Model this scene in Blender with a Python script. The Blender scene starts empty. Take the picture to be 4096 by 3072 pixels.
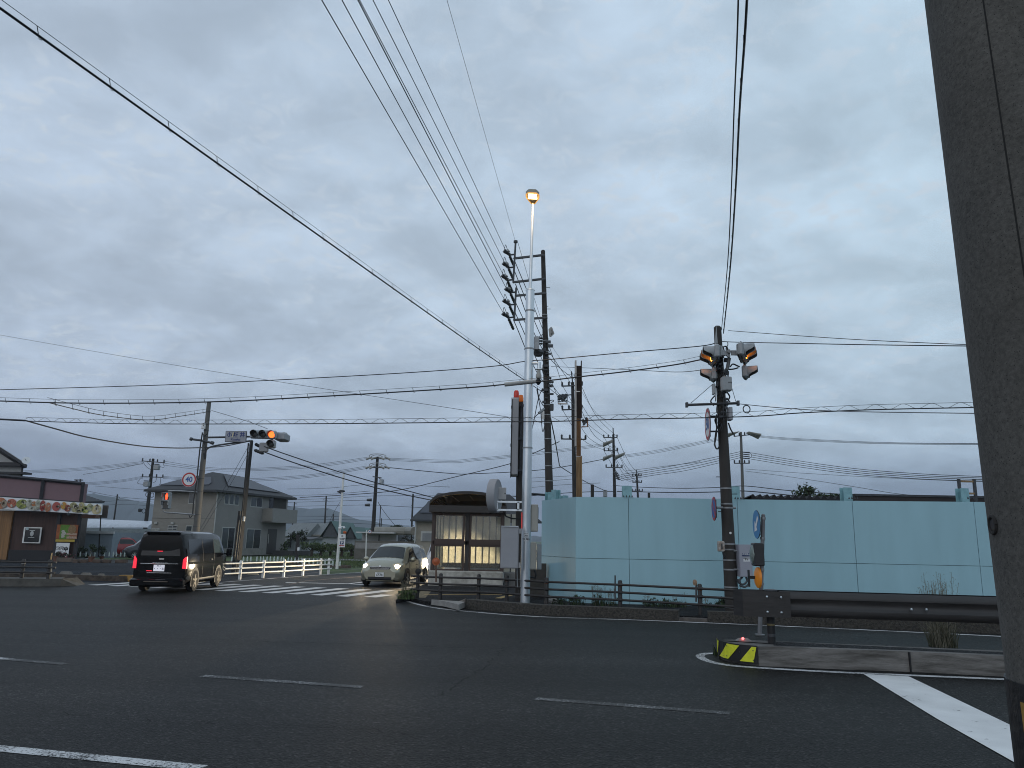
import bpy, math, random
from mathutils import Vector, Matrix
R = math.radians
S = bpy.context.scene
C = S.collection

# ------------------------------------------------------------------ camera
F, PITCH, ROLL, H = 765.0, 11.53, 1.02, 1.8
cam_d = bpy.data.cameras.new('camera')
cam_d.sensor_width = 36.0
cam_d.lens = F / 1024 * 36.0
cam_d.clip_start = 0.05
cam_d.clip_end = 20000
cam = bpy.data.objects.new('camera', cam_d)
C.objects.link(cam)
CR = Matrix.Rotation(R(90 + PITCH), 4, 'X') @ Matrix.Rotation(R(ROLL), 4, 'Z')
cam.matrix_world = Matrix.Translation((0, 0, H)) @ CR
S.camera = cam

# ------------------------------------------------------------------ sky, sun, exposure
SUN_EL, SUN_AZ = 18.0, 205.0
world = bpy.data.worlds.new('World')
S.world = world
world.use_nodes = True
wn, wl = world.node_tree.nodes, world.node_tree.links
wn.clear()


def N(t, **k):
    n = wn.new(t)
    for a, b in k.items():
        setattr(n, a, b)
    return n


def wmath(op, a, b=None, clamp=False):
    n = wn.new('ShaderNodeMath')
    n.operation = op
    n.use_clamp = clamp
    for i, v in enumerate((a, b)):
        if v is None:
            continue
        if isinstance(v, (int, float)):
            n.inputs[i].default_value = v
        else:
            wl.new(v, n.inputs[i])
    return n.outputs[0]


def wramp(fac, stops, interp='EASE'):
    n = wn.new('ShaderNodeValToRGB')
    n.color_ramp.interpolation = interp
    el = n.color_ramp.elements
    while len(el) < len(stops):
        el.new(0.5)
    for e, (p, c) in zip(el, stops):
        e.position = p
        e.color = (c[0], c[1], c[2], 1) if isinstance(c, tuple) else (c, c, c, 1)
    wl.new(fac, n.inputs[0])
    return n.outputs[0]


def wnoise(vec, scale, detail, rough, dist=0.0, ntype=None):
    n = wn.new('ShaderNodeTexNoise')
    n.inputs['Scale'].default_value = scale
    n.inputs['Detail'].default_value = detail
    n.inputs['Roughness'].default_value = rough
    n.inputs['Distortion'].default_value = dist
    wl.new(vec, n.inputs['Vector'])
    return n.outputs[0]


def wmix(fac, a, b, mode='MIX'):
    n = wn.new('ShaderNodeMix')
    n.data_type = 'RGBA'
    n.blend_type = mode
    for i, v in ((0, fac), (6, a), (7, b)):
        if isinstance(v, (int, float)):
            n.inputs[i].default_value = v
        elif isinstance(v, tuple):
            n.inputs[i].default_value = (*v, 1)
        else:
            wl.new(v, n.inputs[i])
    return n.outputs[2]


tc = N('ShaderNodeTexCoord')
sp = N('ShaderNodeSeparateXYZ')
wl.new(tc.outputs['Generated'], sp.inputs[0])
zc = wmath('MAXIMUM', sp.outputs[2], 0.0)
den = wmath('ADD', zc, 0.26)
u = wmath('DIVIDE', sp.outputs[0], den)
v = wmath('DIVIDE', sp.outputs[1], den)
cmb = N('ShaderNodeCombineXYZ')
wl.new(u, cmb.inputs[0])
wl.new(v, cmb.inputs[1])
P = cmb.outputs[0]
mp = N('ShaderNodeMapping')
mp.inputs['Location'].default_value = (3.1, 7.7, 0)
mp.inputs['Rotation'].default_value = (0, 0, R(52))
mp.inputs['Scale'].default_value = (1.2, 1.35, 1)
wl.new(P, mp.inputs[0])
n1 = wnoise(mp.outputs[0], 1.9, 7, 0.50, 0.25)
n2 = wnoise(mp.outputs[0], 5.5, 8, 0.56, 0.35)
n3 = wnoise(mp.outputs[0], 17.0, 8, 0.62, 0.9)
big = wramp(n1, [(0.34, 0.0), (0.66, 1.0)])
mid = wramp(n2, [(0.36, 0.0), (0.7, 1.0)])
wis = wramp(n3, [(0.48, 0.0), (0.66, 1.0)])
# colour of the cloud deck by height above the horizon
deck = wramp(zc, [(0.0, (0.125, 0.165, 0.255)), (0.05, (0.21, 0.26, 0.37)), (0.13, (0.445, 0.525, 0.64)),
                  (0.30, (0.50, 0.59, 0.70)), (0.55, (0.50, 0.595, 0.71)), (1.0, (0.42, 0.50, 0.60))], 'LINEAR')
# violet-grey to the left, clear cyan-grey to the right
sidef = wramp(wmath('ADD', wmath('MULTIPLY', sp.outputs[0], 0.9), 0.5), [(0.0, (1.01, 1.03, 1.06)), (0.5, (1.03, 1.07, 1.09)), (1.0, (1.06, 1.15, 1.15))])
deck = wmix(1.0, deck, sidef, 'MULTIPLY')
shade = wramp(big, [(0.0, 0.87), (1.0, 1.11)], 'LINEAR')
deck = wmix(1.0, deck, shade, 'MULTIPLY')
shade2 = wramp(mid, [(0.0, 0.93), (1.0, 1.07)], 'LINEAR')
deck = wmix(1.0, deck, shade2, 'MULTIPLY')
wf = wmath('MULTIPLY', wmath('MULTIPLY', wmath('MULTIPLY', wis, big), wramp(zc, [(0.08, 0.15), (0.22, 1.0)])), 0.75)
deck = wmix(wf, deck, (0.62, 0.70, 0.79))
sky = N('ShaderNodeTexSky')
sky.sky_type = 'NISHITA'
sky.sun_disc = False
sky.sun_elevation = R(SUN_EL)
sky.sun_rotation = R(SUN_AZ)
bg1 = N('ShaderNodeBackground')
bg1.inputs[1].default_value = 0.05
wl.new(sky.outputs[0], bg1.inputs[0])
bg2 = N('ShaderNodeBackground')
bg2.inputs[1].default_value = 1.0
wl.new(deck, bg2.inputs[0])
mxs = N('ShaderNodeMixShader')
mxs.inputs[0].default_value = 0.96
wl.new(bg1.outputs[0], mxs.inputs[1])
wl.new(bg2.outputs[0], mxs.inputs[2])
wo = N('ShaderNodeOutputWorld')
wl.new(mxs.outputs[0], wo.inputs[0])

sun_d = bpy.data.lights.new('sun', 'SUN')
sun_d.energy = 0.5
sun_d.angle = R(60)
sun_d.color = (1.0, 0.97, 0.94)
sun = bpy.data.objects.new('sun', sun_d)
C.objects.link(sun)
_a, _e = R(SUN_AZ), R(SUN_EL)
sun.rotation_euler = Vector((math.sin(_a) * math.cos(_e), math.cos(_a) * math.cos(_e), math.sin(_e))).to_track_quat('Z', 'Y').to_euler()
S.view_settings.view_transform = 'Standard'
S.view_settings.look = 'None'
S.view_settings.exposure = 0.0
S.view_settings.gamma = 1.0
S.cycles.filter_width = 1.0
S.cycles.max_bounces = 6
S.cycles.transparent_max_bounces = 12
S.cycles.sample_clamp_indirect = 4.0
rnd = random.Random(7)

# ------------------------------------------------------------------ where things stand
CR3 = CR.to_3x3()
EYE = Vector((0, 0, H))


def ray(px, py):
    return CR3 @ Vector(((px - 512) / F, -(py - 384) / F, -1))


def at(px, py, Y):
    d = ray(px, py)
    return EYE + d * (Y / d.y)


def gp(px, py, z=0.0):
    d = ray(px, py)
    return EYE + d * ((z - H) / d.z)


# surveyed patches of the place: origin and scale
Q = {'a': (0, 390, .12663), 'b': (125, 390, .1266), 'c': (287.5, 440, .10397), 'd': (400, 462.5, .09795),
     'e': (475, 175, .09797), 'f': (475, 325, .10549), 'g': (537.5, 475, .09607), 'h': (675, 312.5, .09043),
     'i': (675, 462.5, .09791), 'j': (687.5, 575, .15212), 'k': (750, 412.5, .1281), 'l': (0, 550, .23147),
     'm': (250, 562.5, .20344), 'n': (0, 470, .04823), 'o': (125, 520, .04973), 'p': (357.5, 537.5, .037665),
     'q': (512.5, 350, .04521), 'r': (537.5, 362.5, .08287), 's': (0, 0, .23147), 't': (512, 0, .23147),
     'u': (0, 545, .05651), 'v': (480, 470, .08138), 'w': (215, 420, .03617), 'x': (275, 512.5, .04521),
     'y': (0, 0, 1 / 2.1602), 'z': (0, 0, 1)}


def q(c, x, y):
    o = Q[c]
    return o[0] + o[2] * x, o[1] + o[2] * y


def A(c, x, y, Y):
    return at(*q(c, x, y), Y)


def G(c, x, y, z=0.0):
    return gp(*q(c, x, y), z)


# ------------------------------------------------------------------ materials
MATS = {}


def mat(name, col, rough=0.7, metal=0.0, var=0.15, scale=3.0, bump=0.0, bscale=40.0, emit=None, spec=0.5, coat=0.0,
        stretch=(1, 1, 1), dirt=None, trans=0.0, alpha=1.0):
    if name in MATS:
        return MATS[name]
    m = bpy.data.materials.new(name)
    m.use_nodes = True
    nt = m.node_tree
    b = nt.nodes['Principled BSDF']
    b.inputs['Roughness'].default_value = rough
    b.inputs['Metallic'].default_value = metal
    b.inputs['Specular IOR Level'].default_value = spec
    b.inputs['Coat Weight'].default_value = coat
    b.inputs['Transmission Weight'].default_value = trans
    b.inputs['Alpha'].default_value = alpha
    t = nt.nodes.new('ShaderNodeTexCoord')
    mpn = nt.nodes.new('ShaderNodeMapping')
    mpn.inputs['Scale'].default_value = stretch
    nt.links.new(t.outputs['Object'], mpn.inputs[0])
    if var > 0:
        n = nt.nodes.new('ShaderNodeTexNoise')
        n.inputs['Scale'].default_value = scale
        n.inputs['Detail'].default_value = 7
        n.inputs['Roughness'].default_value = 0.62
        nt.links.new(mpn.outputs[0], n.inputs['Vector'])
        r = nt.nodes.new('ShaderNodeValToRGB')
        r.color_ramp.elements[0].position = 0.3
        r.color_ramp.elements[1].position = 0.72
        lo = [max(0, c * (1 - var)) for c in col]
        hi = [min(1, c * (1 + var)) for c in col]
        r.color_ramp.elements[0].color = (*(dirt or lo), 1)
        r.color_ramp.elements[1].color = (*hi, 1)
        nt.links.new(n.outputs[0], r.inputs[0])
        nt.links.new(r.outputs[0], b.inputs['Base Color'])
        rr = nt.nodes.new('ShaderNodeMapRange')
        rr.inputs[3].default_value = max(0.03, rough - 0.08)
        rr.inputs[4].default_value = min(1, rough + 0.1)
        nt.links.new(n.outputs[0], rr.inputs[0])
        nt.links.new(rr.outputs[0], b.inputs['Roughness'])
    else:
        b.inputs['Base Color'].default_value = (*col, 1)
    if bump > 0:
        n2_ = nt.nodes.new('ShaderNodeTexNoise')
        n2_.inputs['Scale'].default_value = bscale
        n2_.inputs['Detail'].default_value = 4
        nt.links.new(mpn.outputs[0], n2_.inputs['Vector'])
        bn = nt.nodes.new('ShaderNodeBump')
        bn.inputs['Strength'].default_value = bump
        bn.inputs['Distance'].default_value = 0.02
        nt.links.new(n2_.outputs[0], bn.inputs['Height'])
        nt.links.new(bn.outputs[0], b.inputs['Normal'])
    if emit:
        b.inputs['Emission Color'].default_value = (*emit[:3], 1)
        b.inputs['Emission Strength'].default_value = emit[3]
    MATS[name] = m
    return m


def glass(name, col=(0.9, 0.95, 0.95), rough=0.03, clear=0.6):
    """thin window glass: a clear share and a glossy share"""
    if name in MATS:
        return MATS[name]
    m = bpy.data.materials.new(name)
    m.use_nodes = True
    nt = m.node_tree
    nt.nodes.clear()
    tr = nt.nodes.new('ShaderNodeBsdfTransparent')
    tr.inputs[0].default_value = (*col, 1)
    gl = nt.nodes.new('ShaderNodeBsdfGlossy')
    gl.inputs['Roughness'].default_value = rough
    gl.inputs[0].default_value = (0.9, 0.9, 0.9, 1)
    df = nt.nodes.new('ShaderNodeBsdfDiffuse')
    df.inputs[0].default_value = (0.3, 0.31, 0.29, 1)
    fr = nt.nodes.new('ShaderNodeFresnel')
    fr.inputs[0].default_value = 1.5
    m0 = nt.nodes.new('ShaderNodeMixShader')
    m0.inputs[0].default_value = 1 - clear
    nt.links.new(tr.outputs[0], m0.inputs[1])
    nt.links.new(df.outputs[0], m0.inputs[2])
    m1 = nt.nodes.new('ShaderNodeMixShader')
    nt.links.new(fr.outputs[0], m1.inputs[0])
    nt.links.new(m0.outputs[0], m1.inputs[1])
    nt.links.new(gl.outputs[0], m1.inputs[2])
    o = nt.nodes.new('ShaderNodeOutputMaterial')
    nt.links.new(m1.outputs[0], o.inputs[0])
    MATS[name] = m
    return m


def frosted(name, col=(0.6, 0.6, 0.55)):
    m = bpy.data.materials.new(name)
    m.use_nodes = True
    nt = m.node_tree
    nt.nodes.clear()
    t = nt.nodes.new('ShaderNodeTexCoord')
    n = nt.nodes.new('ShaderNodeTexNoise')
    n.inputs['Scale'].default_value = 2.5
    n.inputs['Detail'].default_value = 6
    nt.links.new(t.outputs['Object'], n.inputs['Vector'])
    r = nt.nodes.new('ShaderNodeValToRGB')
    r.color_ramp.elements[0].color = (*[c * 0.72 for c in col], 1)
    r.color_ramp.elements[1].color = (*col, 1)
    r.color_ramp.elements[0].position = 0.35
    r.color_ramp.elements[1].position = 0.65
    nt.links.new(n.outputs[0], r.inputs[0])
    d = nt.nodes.new('ShaderNodeBsdfDiffuse')
    tl = nt.nodes.new('ShaderNodeBsdfTranslucent')
    nt.links.new(r.outputs[0], d.inputs[0])
    nt.links.new(r.outputs[0], tl.inputs[0])
    mx = nt.nodes.new('ShaderNodeMixShader')
    mx.inputs[0].default_value = 0.55
    nt.links.new(d.outputs[0], mx.inputs[1])
    nt.links.new(tl.outputs[0], mx.inputs[2])
    o = nt.nodes.new('ShaderNodeOutputMaterial')
    nt.links.new(mx.outputs[0], o.inputs[0])
    MATS[name] = m
    return m


def nodes_of(m):
    m.use_nodes = True
    return m.node_tree, m.node_tree.nodes['Principled BSDF']


def tex(nt, kind, scale, vec, **k):
    n = nt.nodes.new(kind)
    n.inputs['Scale'].default_value = scale
    for a, b in k.items():
        if a in n.inputs:
            n.inputs[a].default_value = b
        else:
            setattr(n, a, b)
    nt.links.new(vec, n.inputs['Vector'])
    return n


def ramp(nt, fac, stops, interp='LINEAR'):
    n = nt.nodes.new('ShaderNodeValToRGB')
    n.color_ramp.interpolation = interp
    el = n.color_ramp.elements
    while len(el) < len(stops):
        el.new(0.5)
    for e, (p, c) in zip(el, stops):
        e.position = p
        e.color = (*c, 1) if isinstance(c, tuple) else (c, c, c, 1)
    nt.links.new(fac, n.inputs[0])
    return n.outputs[0]


def mixc(nt, fac, a, b, mode='MIX'):
    n = nt.nodes.new('ShaderNodeMix')
    n.data_type = 'RGBA'
    n.blend_type = mode
    for i, v_ in ((0, fac), (6, a), (7, b)):
        if isinstance(v_, (int, float)):
            n.inputs[i].default_value = v_
        elif isinstance(v_, tuple):
            n.inputs[i].default_value = (*v_, 1)
        else:
            nt.links.new(v_, n.inputs[i])
    return n.outputs[2]


def asphalt_col(nt, base=(0.0158, 0.0156, 0.0148), cracks=True):
    t = nt.nodes.new('ShaderNodeTexCoord')
    vec = t.outputs['Object']
    big_ = tex(nt, 'ShaderNodeTexNoise', 0.22, vec, Detail=5)
    c = ramp(nt, big_.outputs[0], [(0.3, tuple(x * 0.82 for x in base)), (0.7, tuple(x * 1.22 for x in base))])
    # wheel-worn bands along the carriageway
    mp_ = nt.nodes.new('ShaderNodeMapping')
    mp_.inputs['Scale'].default_value = (0.06, 0.75, 1)
    mp_.inputs['Rotation'].default_value = (0, 0, R(4))
    nt.links.new(vec, mp_.inputs[0])
    bands = tex(nt, 'ShaderNodeTexNoise', 1.0, mp_.outputs[0], Detail=4)
    c = mixc(nt, 1.0, c, ramp(nt, bands.outputs[0], [(0.35, 0.70), (0.65, 1.30)]), 'MULTIPLY')
    # stone aggregate
    ag = tex(nt, 'ShaderNodeTexVoronoi', 46.0, vec)
    sepc = nt.nodes.new('ShaderNodeSeparateColor')
    nt.links.new(ag.outputs['Color'], sepc.inputs[0])
    agc = ramp(nt, sepc.outputs[0], [(0.0, 0.28), (0.35, 0.70), (0.7, 1.1), (0.9, 1.7), (0.99, 3.6)])
    c = mixc(nt, 1.0, c, agc, 'MULTIPLY')
    fine = tex(nt, 'ShaderNodeTexNoise', 70.0, vec, Detail=3)
    c = mixc(nt, 1.0, c, ramp(nt, fine.outputs[0], [(0.38, 0.30), (0.62, 1.75)]), 'MULTIPLY')
    if cracks:
        wv = tex(nt, 'ShaderNodeTexNoise', 0.8, vec, Detail=6, Roughness=0.65)
        vm = nt.nodes.new('ShaderNodeVectorMath')
        vm.operation = 'MULTIPLY_ADD'
        nt.links.new(wv.outputs['Color'], vm.inputs[0])
        vm.inputs[1].default_value = (1.6, 1.6, 0)
        nt.links.new(vec, vm.inputs[2])
        mp2 = nt.nodes.new('ShaderNodeMapping')
        mp2.inputs['Scale'].default_value = (0.12, 0.38, 1)
        nt.links.new(vm.outputs[0], mp2.inputs[0])
        cr = tex(nt, 'ShaderNodeTexVoronoi', 1.0, mp2.outputs[0], feature='DISTANCE_TO_EDGE')
        msk = tex(nt, 'ShaderNodeTexNoise', 0.3, vec, Detail=3)
        crm = ramp(nt, cr.outputs['Distance'], [(0.0, 1.0), (0.006, 0.0)])
        mk = ramp(nt, msk.outputs[0], [(0.47, 0.0), (0.56, 0.85)])
        c = mixc(nt, mixc(nt, 1.0, crm, mk, 'MULTIPLY'), c, (0.009, 0.009, 0.009))
    return vec, c, ag, fine


def asphalt(name, base=(0.0158, 0.0156, 0.0148), rough=0.55, cracks=True):
    m = bpy.data.materials.new(name)
    nt, b = nodes_of(m)
    vec, c, ag, fine = asphalt_col(nt, base, cracks)
    nt.links.new(c, b.inputs['Base Color'])
    b.inputs['Roughness'].default_value = rough
    b.inputs['Specular IOR Level'].default_value = 0.10
    hm = mixc(nt, 0.5, ag.outputs['Distance'], fine.outputs[0])
    bn = nt.nodes.new('ShaderNodeBump')
    bn.inputs['Strength'].default_value = 0.8
    bn.inputs['Distance'].default_value = 0.012
    nt.links.new(hm, bn.inputs['Height'])
    nt.links.new(bn.outputs[0], b.inputs['Normal'])
    MATS[name] = m
    return m


def paint(name, wear=0.5, col=(0.62, 0.63, 0.63), sc=38.0):
    """road paint worn down to the asphalt in patches; wear 0 (new) to 1 (nearly gone)"""
    m = bpy.data.materials.new(name)
    nt, b = nodes_of(m)
    vec, c, ag, fine = asphalt_col(nt, cracks=False)
    n = tex(nt, 'ShaderNodeTexNoise', sc, vec, Detail=5, Roughness=0.7)
    l = tex(nt, 'ShaderNodeTexNoise', 1.7, vec, Detail=4)
    s = mixc(nt, 0.3, n.outputs[0], l.outputs[0])
    f = ramp(nt, s, [(wear * 0.55 + 0.18, 0.0), (wear * 0.55 + 0.24, 1.0)])
    lv = ramp(nt, l.outputs[0], [(0.3, tuple(x * 0.78 for x in col)), (0.7, col)])
    nt.links.new(mixc(nt, f, c, lv), b.inputs['Base Color'])
    b.inputs['Roughness'].default_value = 0.65
    MATS[name] = m
    return m


# ------------------------------------------------------------------ mesh helper
def origin(o):
    v_ = Vector((0, 0, 0))
    while o:
        v_ += o.location
        o = o.parent
    return v_


class MB:
    def __init__(s):
        s.v, s.f, s.mi, s.cur, s.T = [], [], [], 0, None

    def add(s, vs, fs, mi=None):
        n = len(s.v)
        for a in vs:
            a = Vector(a)
            s.v.append(s.T @ a if s.T else a)
        for f in fs:
            s.f.append([i + n for i in f])
            s.mi.append(s.cur if mi is None else mi)
        return s

    def box(s, c, d, rz=0.0, M=None, mi=None):
        c = Vector(c)
        vs = []
        rot = M or Matrix.Rotation(rz, 3, 'Z')
        for x in (-.5, .5):
            for y in (-.5, .5):
                for z in (-.5, .5):
                    vs.append(c + rot @ Vector((x * d[0], y * d[1], z * d[2])))
        return s.add(vs, [(0, 1, 3, 2), (4, 6, 7, 5), (0, 4, 5, 1), (2, 3, 7, 6), (0, 2, 6, 4), (1, 5, 7, 3)], mi)

    def bbox(s, c, d, b=0.02, mi=None, M=None):
        """box with chamfered vertical and horizontal edges"""
        c = Vector(c)
        hx, hy, hz = d[0] / 2, d[1] / 2, d[2] / 2
        b = min(b, hx * .9, hy * .9, hz * .9)
        rings = []
        for z, k in ((-hz, b), (-hz + b, 0), (hz - b, 0), (hz, b)):
            rings.append([(sx * (hx - k - (b if cor else 0)), sy * (hy - k - (0 if cor else b)), z)
                          for sx, sy, cor in ((-1, -1, 0), (-1, -1, 1), (1, -1, 1), (1, -1, 0), (1, 1, 0), (1, 1, 1), (-1, 1, 1), (-1, 1, 0))])
        vs = [c + ((M @ Vector(p)) if M else Vector(p)) for r_ in rings for p in r_]
        fs = []
        for i in range(3):
            for k in range(8):
                fs.append((i * 8 + k, i * 8 + (k + 1) % 8, i * 8 + 8 + (k + 1) % 8, i * 8 + 8 + k))
        fs.append(list(range(7, -1, -1)))
        fs.append([24 + k for k in range(8)])
        return s.add(vs, fs, mi)

    def tube(s, pts, r, n=8, cap=True, mi=None):
        pts = [Vector(p) for p in pts]
        rs = r if isinstance(r, (list, tuple)) else [r] * len(pts)
        up = None
        vs = []
        for i, p in enumerate(pts):
            d = (pts[min(i + 1, len(pts) - 1)] - pts[max(i - 1, 0)])
            if d.length < 1e-9:
                d = Vector((0, 0, 1))
            d.normalize()
            if up is None:
                up = Vector((0, 0, 1)) if abs(d.z) < 0.9 else Vector((1, 0, 0))
            x = d.cross(up)
            if x.length < 1e-4:
                x = d.cross(Vector((0, 1, 0)))
            x.normalize()
            y = x.cross(d).normalized()
            up = y
            for k in range(n):
                a = 2 * math.pi * k / n
                vs.append(p + (x * math.cos(a) + y * math.sin(a)) * rs[i])
        fs = []
        for i in range(len(pts) - 1):
            for k in range(n):
                fs.append((i * n + k, i * n + (k + 1) % n, (i + 1) * n + (k + 1) % n, (i + 1) * n + k))
        if cap:
            fs.append(list(range(n - 1, -1, -1)))
            fs.append([(len(pts) - 1) * n + k for k in range(n)])
        return s.add(vs, fs, mi)

    def cyl(s, a, b, r0, r1=None, n=16, mi=None):
        return s.tube([a, b], [r0, r0 if r1 is None else r1], n, True, mi)

    def lathe(s, prof, n=20, c=(0, 0, 0), axis='z', mi=None, cap=True):
        c = Vector(c)
        vs = []
        for r_, z in prof:
            for k in range(n):
                a = 2 * math.pi * k / n
                p = (r_ * math.cos(a), r_ * math.sin(a), z)
                if axis == 'x':
                    p = (p[2], p[0], p[1])
                elif axis == 'y':
                    p = (p[0], p[2], p[1])
                vs.append(c + Vector(p))
        fs = []
        for i in range(len(prof) - 1):
            for k in range(n):
                fs.append((i * n + k, i * n + (k + 1) % n, (i + 1) * n + (k + 1) % n, (i + 1) * n + k))
        if cap:
            fs.append(list(range(n - 1, -1, -1)))
            fs.append([(len(prof) - 1) * n + k for k in range(n)])
        return s.add(vs, fs, mi)

    def prism(s, poly, d, mi=None):
        """poly: 3D points of one face, d: extrusion vector"""
        n = len(poly)
        poly = [Vector(p) for p in poly]
        d = Vector(d)
        fs = [list(range(n)), list(range(2 * n - 1, n - 1, -1))]
        for i in range(n):
            j = (i + 1) % n
            fs.append((i, n + i, n + j, j))
        return s.add(poly + [p + d for p in poly], fs, mi)

    def poly(s, pts, mi=None):
        return s.add(pts, [list(range(len(pts)))], mi)

    def ball(s, c, r, n=10, mi=None, sc=(1, 1, 1)):
        c = Vector(c)
        vs, fs = [], []
        m = n // 2
        for i in range(1, m):
            th = math.pi * i / m
            for k in range(n):
                a = 2 * math.pi * k / n
                vs.append(c + Vector((r * sc[0] * math.sin(th) * math.cos(a), r * sc[1] * math.sin(th) * math.sin(a), r * sc[2] * math.cos(th))))
        for i in range(m - 2):
            for k in range(n):
                fs.append((i * n + k, (i + 1) * n + k, (i + 1) * n + (k + 1) % n, i * n + (k + 1) % n))
        t = len(vs)
        vs += [c + Vector((0, 0, r * sc[2])), c - Vector((0, 0, r * sc[2]))]
        for k in range(n):
            fs.append((t, k, (k + 1) % n))
            fs.append((t + 1, (m - 2) * n + (k + 1) % n, (m - 2) * n + k))
        return s.add(vs, fs, mi)

    def build(s, name, m, parent=None, smooth=False, local=False, loc=None):
        off = Vector((0, 0, 0))
        if loc is not None:
            off = Vector(loc)
        elif parent is not None and not local:
            off = origin(parent)
        me = bpy.data.meshes.new(name)
        me.from_pydata([tuple(a - off) for a in s.v], [], s.f)
        ms = m if isinstance(m, (list, tuple)) else [m]
        for x in ms:
            me.materials.append(x)
        if len(ms) > 1:
            for p_, i in zip(me.polygons, s.mi):
                p_.material_index = i
        if smooth:
            for p_ in me.polygons:
                p_.use_smooth = True
            try:
                me.set_sharp_from_angle(angle=R(38))
            except Exception:
                pass
        me.validate()
        o = bpy.data.objects.new(name, me)
        C.objects.link(o)
        if loc is not None:
            o.location = off
        if parent is not None:
            o.parent = parent
        return o


def tag(o, label=None, cat=None, group=None, kind=None):
    if label:
        o['label'] = label
    if cat:
        o['category'] = cat
    if group:
        o['group'] = group
    if kind:
        o['kind'] = kind
    return o


def thing(name, label, cat, loc=(0, 0, 0), rz=0.0, group=None):
    o = bpy.data.objects.new(name, None)
    o.empty_display_size = 0.2
    C.objects.link(o)
    o.location = loc
    o.rotation_euler = (0, 0, rz)
    return tag(o, label, cat, group)


def kids(o):
    return [x for x in bpy.data.objects if x.parent == o]


def dup(o, loc=None, rz=None, label=None, group=None, parent=None):
    c = o.copy()
    C.objects.link(c)
    if parent is not None:
        c.parent = parent
    if loc is not None:
        c.location = loc
    if rz is not None:
        c.rotation_euler = (0, 0, rz)
    if label:
        c['label'] = label
    if group:
        c['group'] = group
    for k in kids(o):
        dup(k, parent=c)
    return c


def text(name, s, size, m, parent, M, bold=0.0, sx=1.0, spacing=1.0):
    """flat lettering; M places the text plane (x right, y up) in the parent's space"""
    cu = bpy.data.curves.new(name, 'FONT')
    cu.body = s
    cu.size = size
    cu.align_x = 'CENTER'
    cu.align_y = 'CENTER'
    cu.offset = bold
    cu.space_character = spacing
    cu.extrude = 0.0015
    cu.resolution_u = 3
    o = bpy.data.objects.new(name + '_tmp', cu)
    C.objects.link(o)
    dg = bpy.context.evaluated_depsgraph_get()
    me = bpy.data.meshes.new_from_object(o.evaluated_get(dg))
    bpy.data.objects.remove(o)
    me.transform(M @ Matrix.Diagonal((sx, 1, 1, 1)))
    me.materials.clear()
    me.materials.append(m)
    t_ = bpy.data.objects.new(name, me)
    C.objects.link(t_)
    t_.parent = parent
    return t_


def leaves(mb, c, rad, n, size, rng=rnd, shell=0.55, up=0.3):
    """leaf-sized faces through a clump's volume"""
    c = Vector(c)
    for _ in range(n):
        d = Vector((rng.gauss(0, 1), rng.gauss(0, 1), rng.gauss(0, 1))).normalized()
        k = shell + (1 - shell) * rng.random()
        if rng.random() < 0.3:
            k *= rng.random()
        p = c + Vector((d.x * rad[0], d.y * rad[1], d.z * rad[2])) * k
        a = Vector((rng.gauss(0, 1), rng.gauss(0, 1), rng.gauss(0, 1) + up)).normalized()
        b = a.cross(Vector((rng.gauss(0, 1), rng.gauss(0, 1), rng.gauss(0, 1)))).normalized()
        w = size * (0.6 + 0.8 * rng.random())
        mb.add([p - a * w, p + b * w * .45, p + a * w, p - b * w * .45], [(0, 1, 2, 3)], rng.choice((0, 0, 1)))


def blades(mb, c, r, n, h, rng=rnd, w=0.008, lean=0.5, mi=(0, 0, 1)):
    c = Vector(c)
    for _ in range(n):
        a = rng.random() * 6.283
        p = c + Vector((math.cos(a), math.sin(a), 0)) * r * math.sqrt(rng.random())
        hh = h * (0.35 + 0.7 * rng.random()) * (1.15 - .6 * (p - c).length / max(r, 1e-3))
        l = Vector((rng.gauss(0, 1), rng.gauss(0, 1), 0)) * lean * hh * .5
        s = Vector((rng.gauss(0, 1), rng.gauss(0, 1), 0)).normalized() * w
        m_ = p + l * .35 + Vector((0, 0, hh * .6))
        t_ = p + l + Vector((0, 0, hh))
        mb.add([p - s, p + s, m_ + s * .7, m_ - s * .7, t_], [(0, 1, 2, 3), (3, 2, 4)], rng.choice(mi))


# ------------------------------------------------------------------ material set
asph = asphalt('asphalt_main')
asph2 = asphalt('asphalt_lot', (0.022, 0.024, 0.028), 0.85)
asph3 = asphalt('asphalt_footway', (0.020, 0.020, 0.021), 0.85, False)
p_new = paint('paint_new', 0.27, (0.74, 0.74, 0.73), 9)
p_cross = paint('paint_crosswalk', 0.22, (0.64, 0.63, 0.61), 22)
p_mid = paint('paint_mid', 0.46, (0.62, 0.62, 0.62), 40)
p_old = paint('paint_worn', 0.66, (0.62, 0.62, 0.62), 45)
p_yel = paint('paint_yellow', 0.4, (0.42, 0.27, 0.08), 20)
p_brn = paint('paint_brown', 0.5, (0.20, 0.13, 0.09), 20)
kerbm = mat('kerb_concrete', (0.115, 0.10, 0.088), 0.92, var=0.45, scale=5, bump=0.6, bscale=55)
kerbd = mat('kerb_rough', (0.05, 0.044, 0.036), 0.95, var=0.75, scale=22, bump=1.0, bscale=38, dirt=(0.012, 0.011, 0.010))
conc = mat('pole_concrete', (0.13, 0.127, 0.12), 0.9, var=0.22, scale=2.2, bump=0.25, bscale=30, stretch=(1, 1, .3))
conc_d = mat('pole_dark_concrete', (0.028, 0.025, 0.023), 0.85, var=0.3, scale=4, bump=0.2, bscale=30, stretch=(1, 1, .3))
conc_b = mat('pole_brown', (0.040, 0.035, 0.031), 0.82, var=0.3, scale=4, bump=0.3, bscale=30, stretch=(1, 1, .3))
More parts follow.
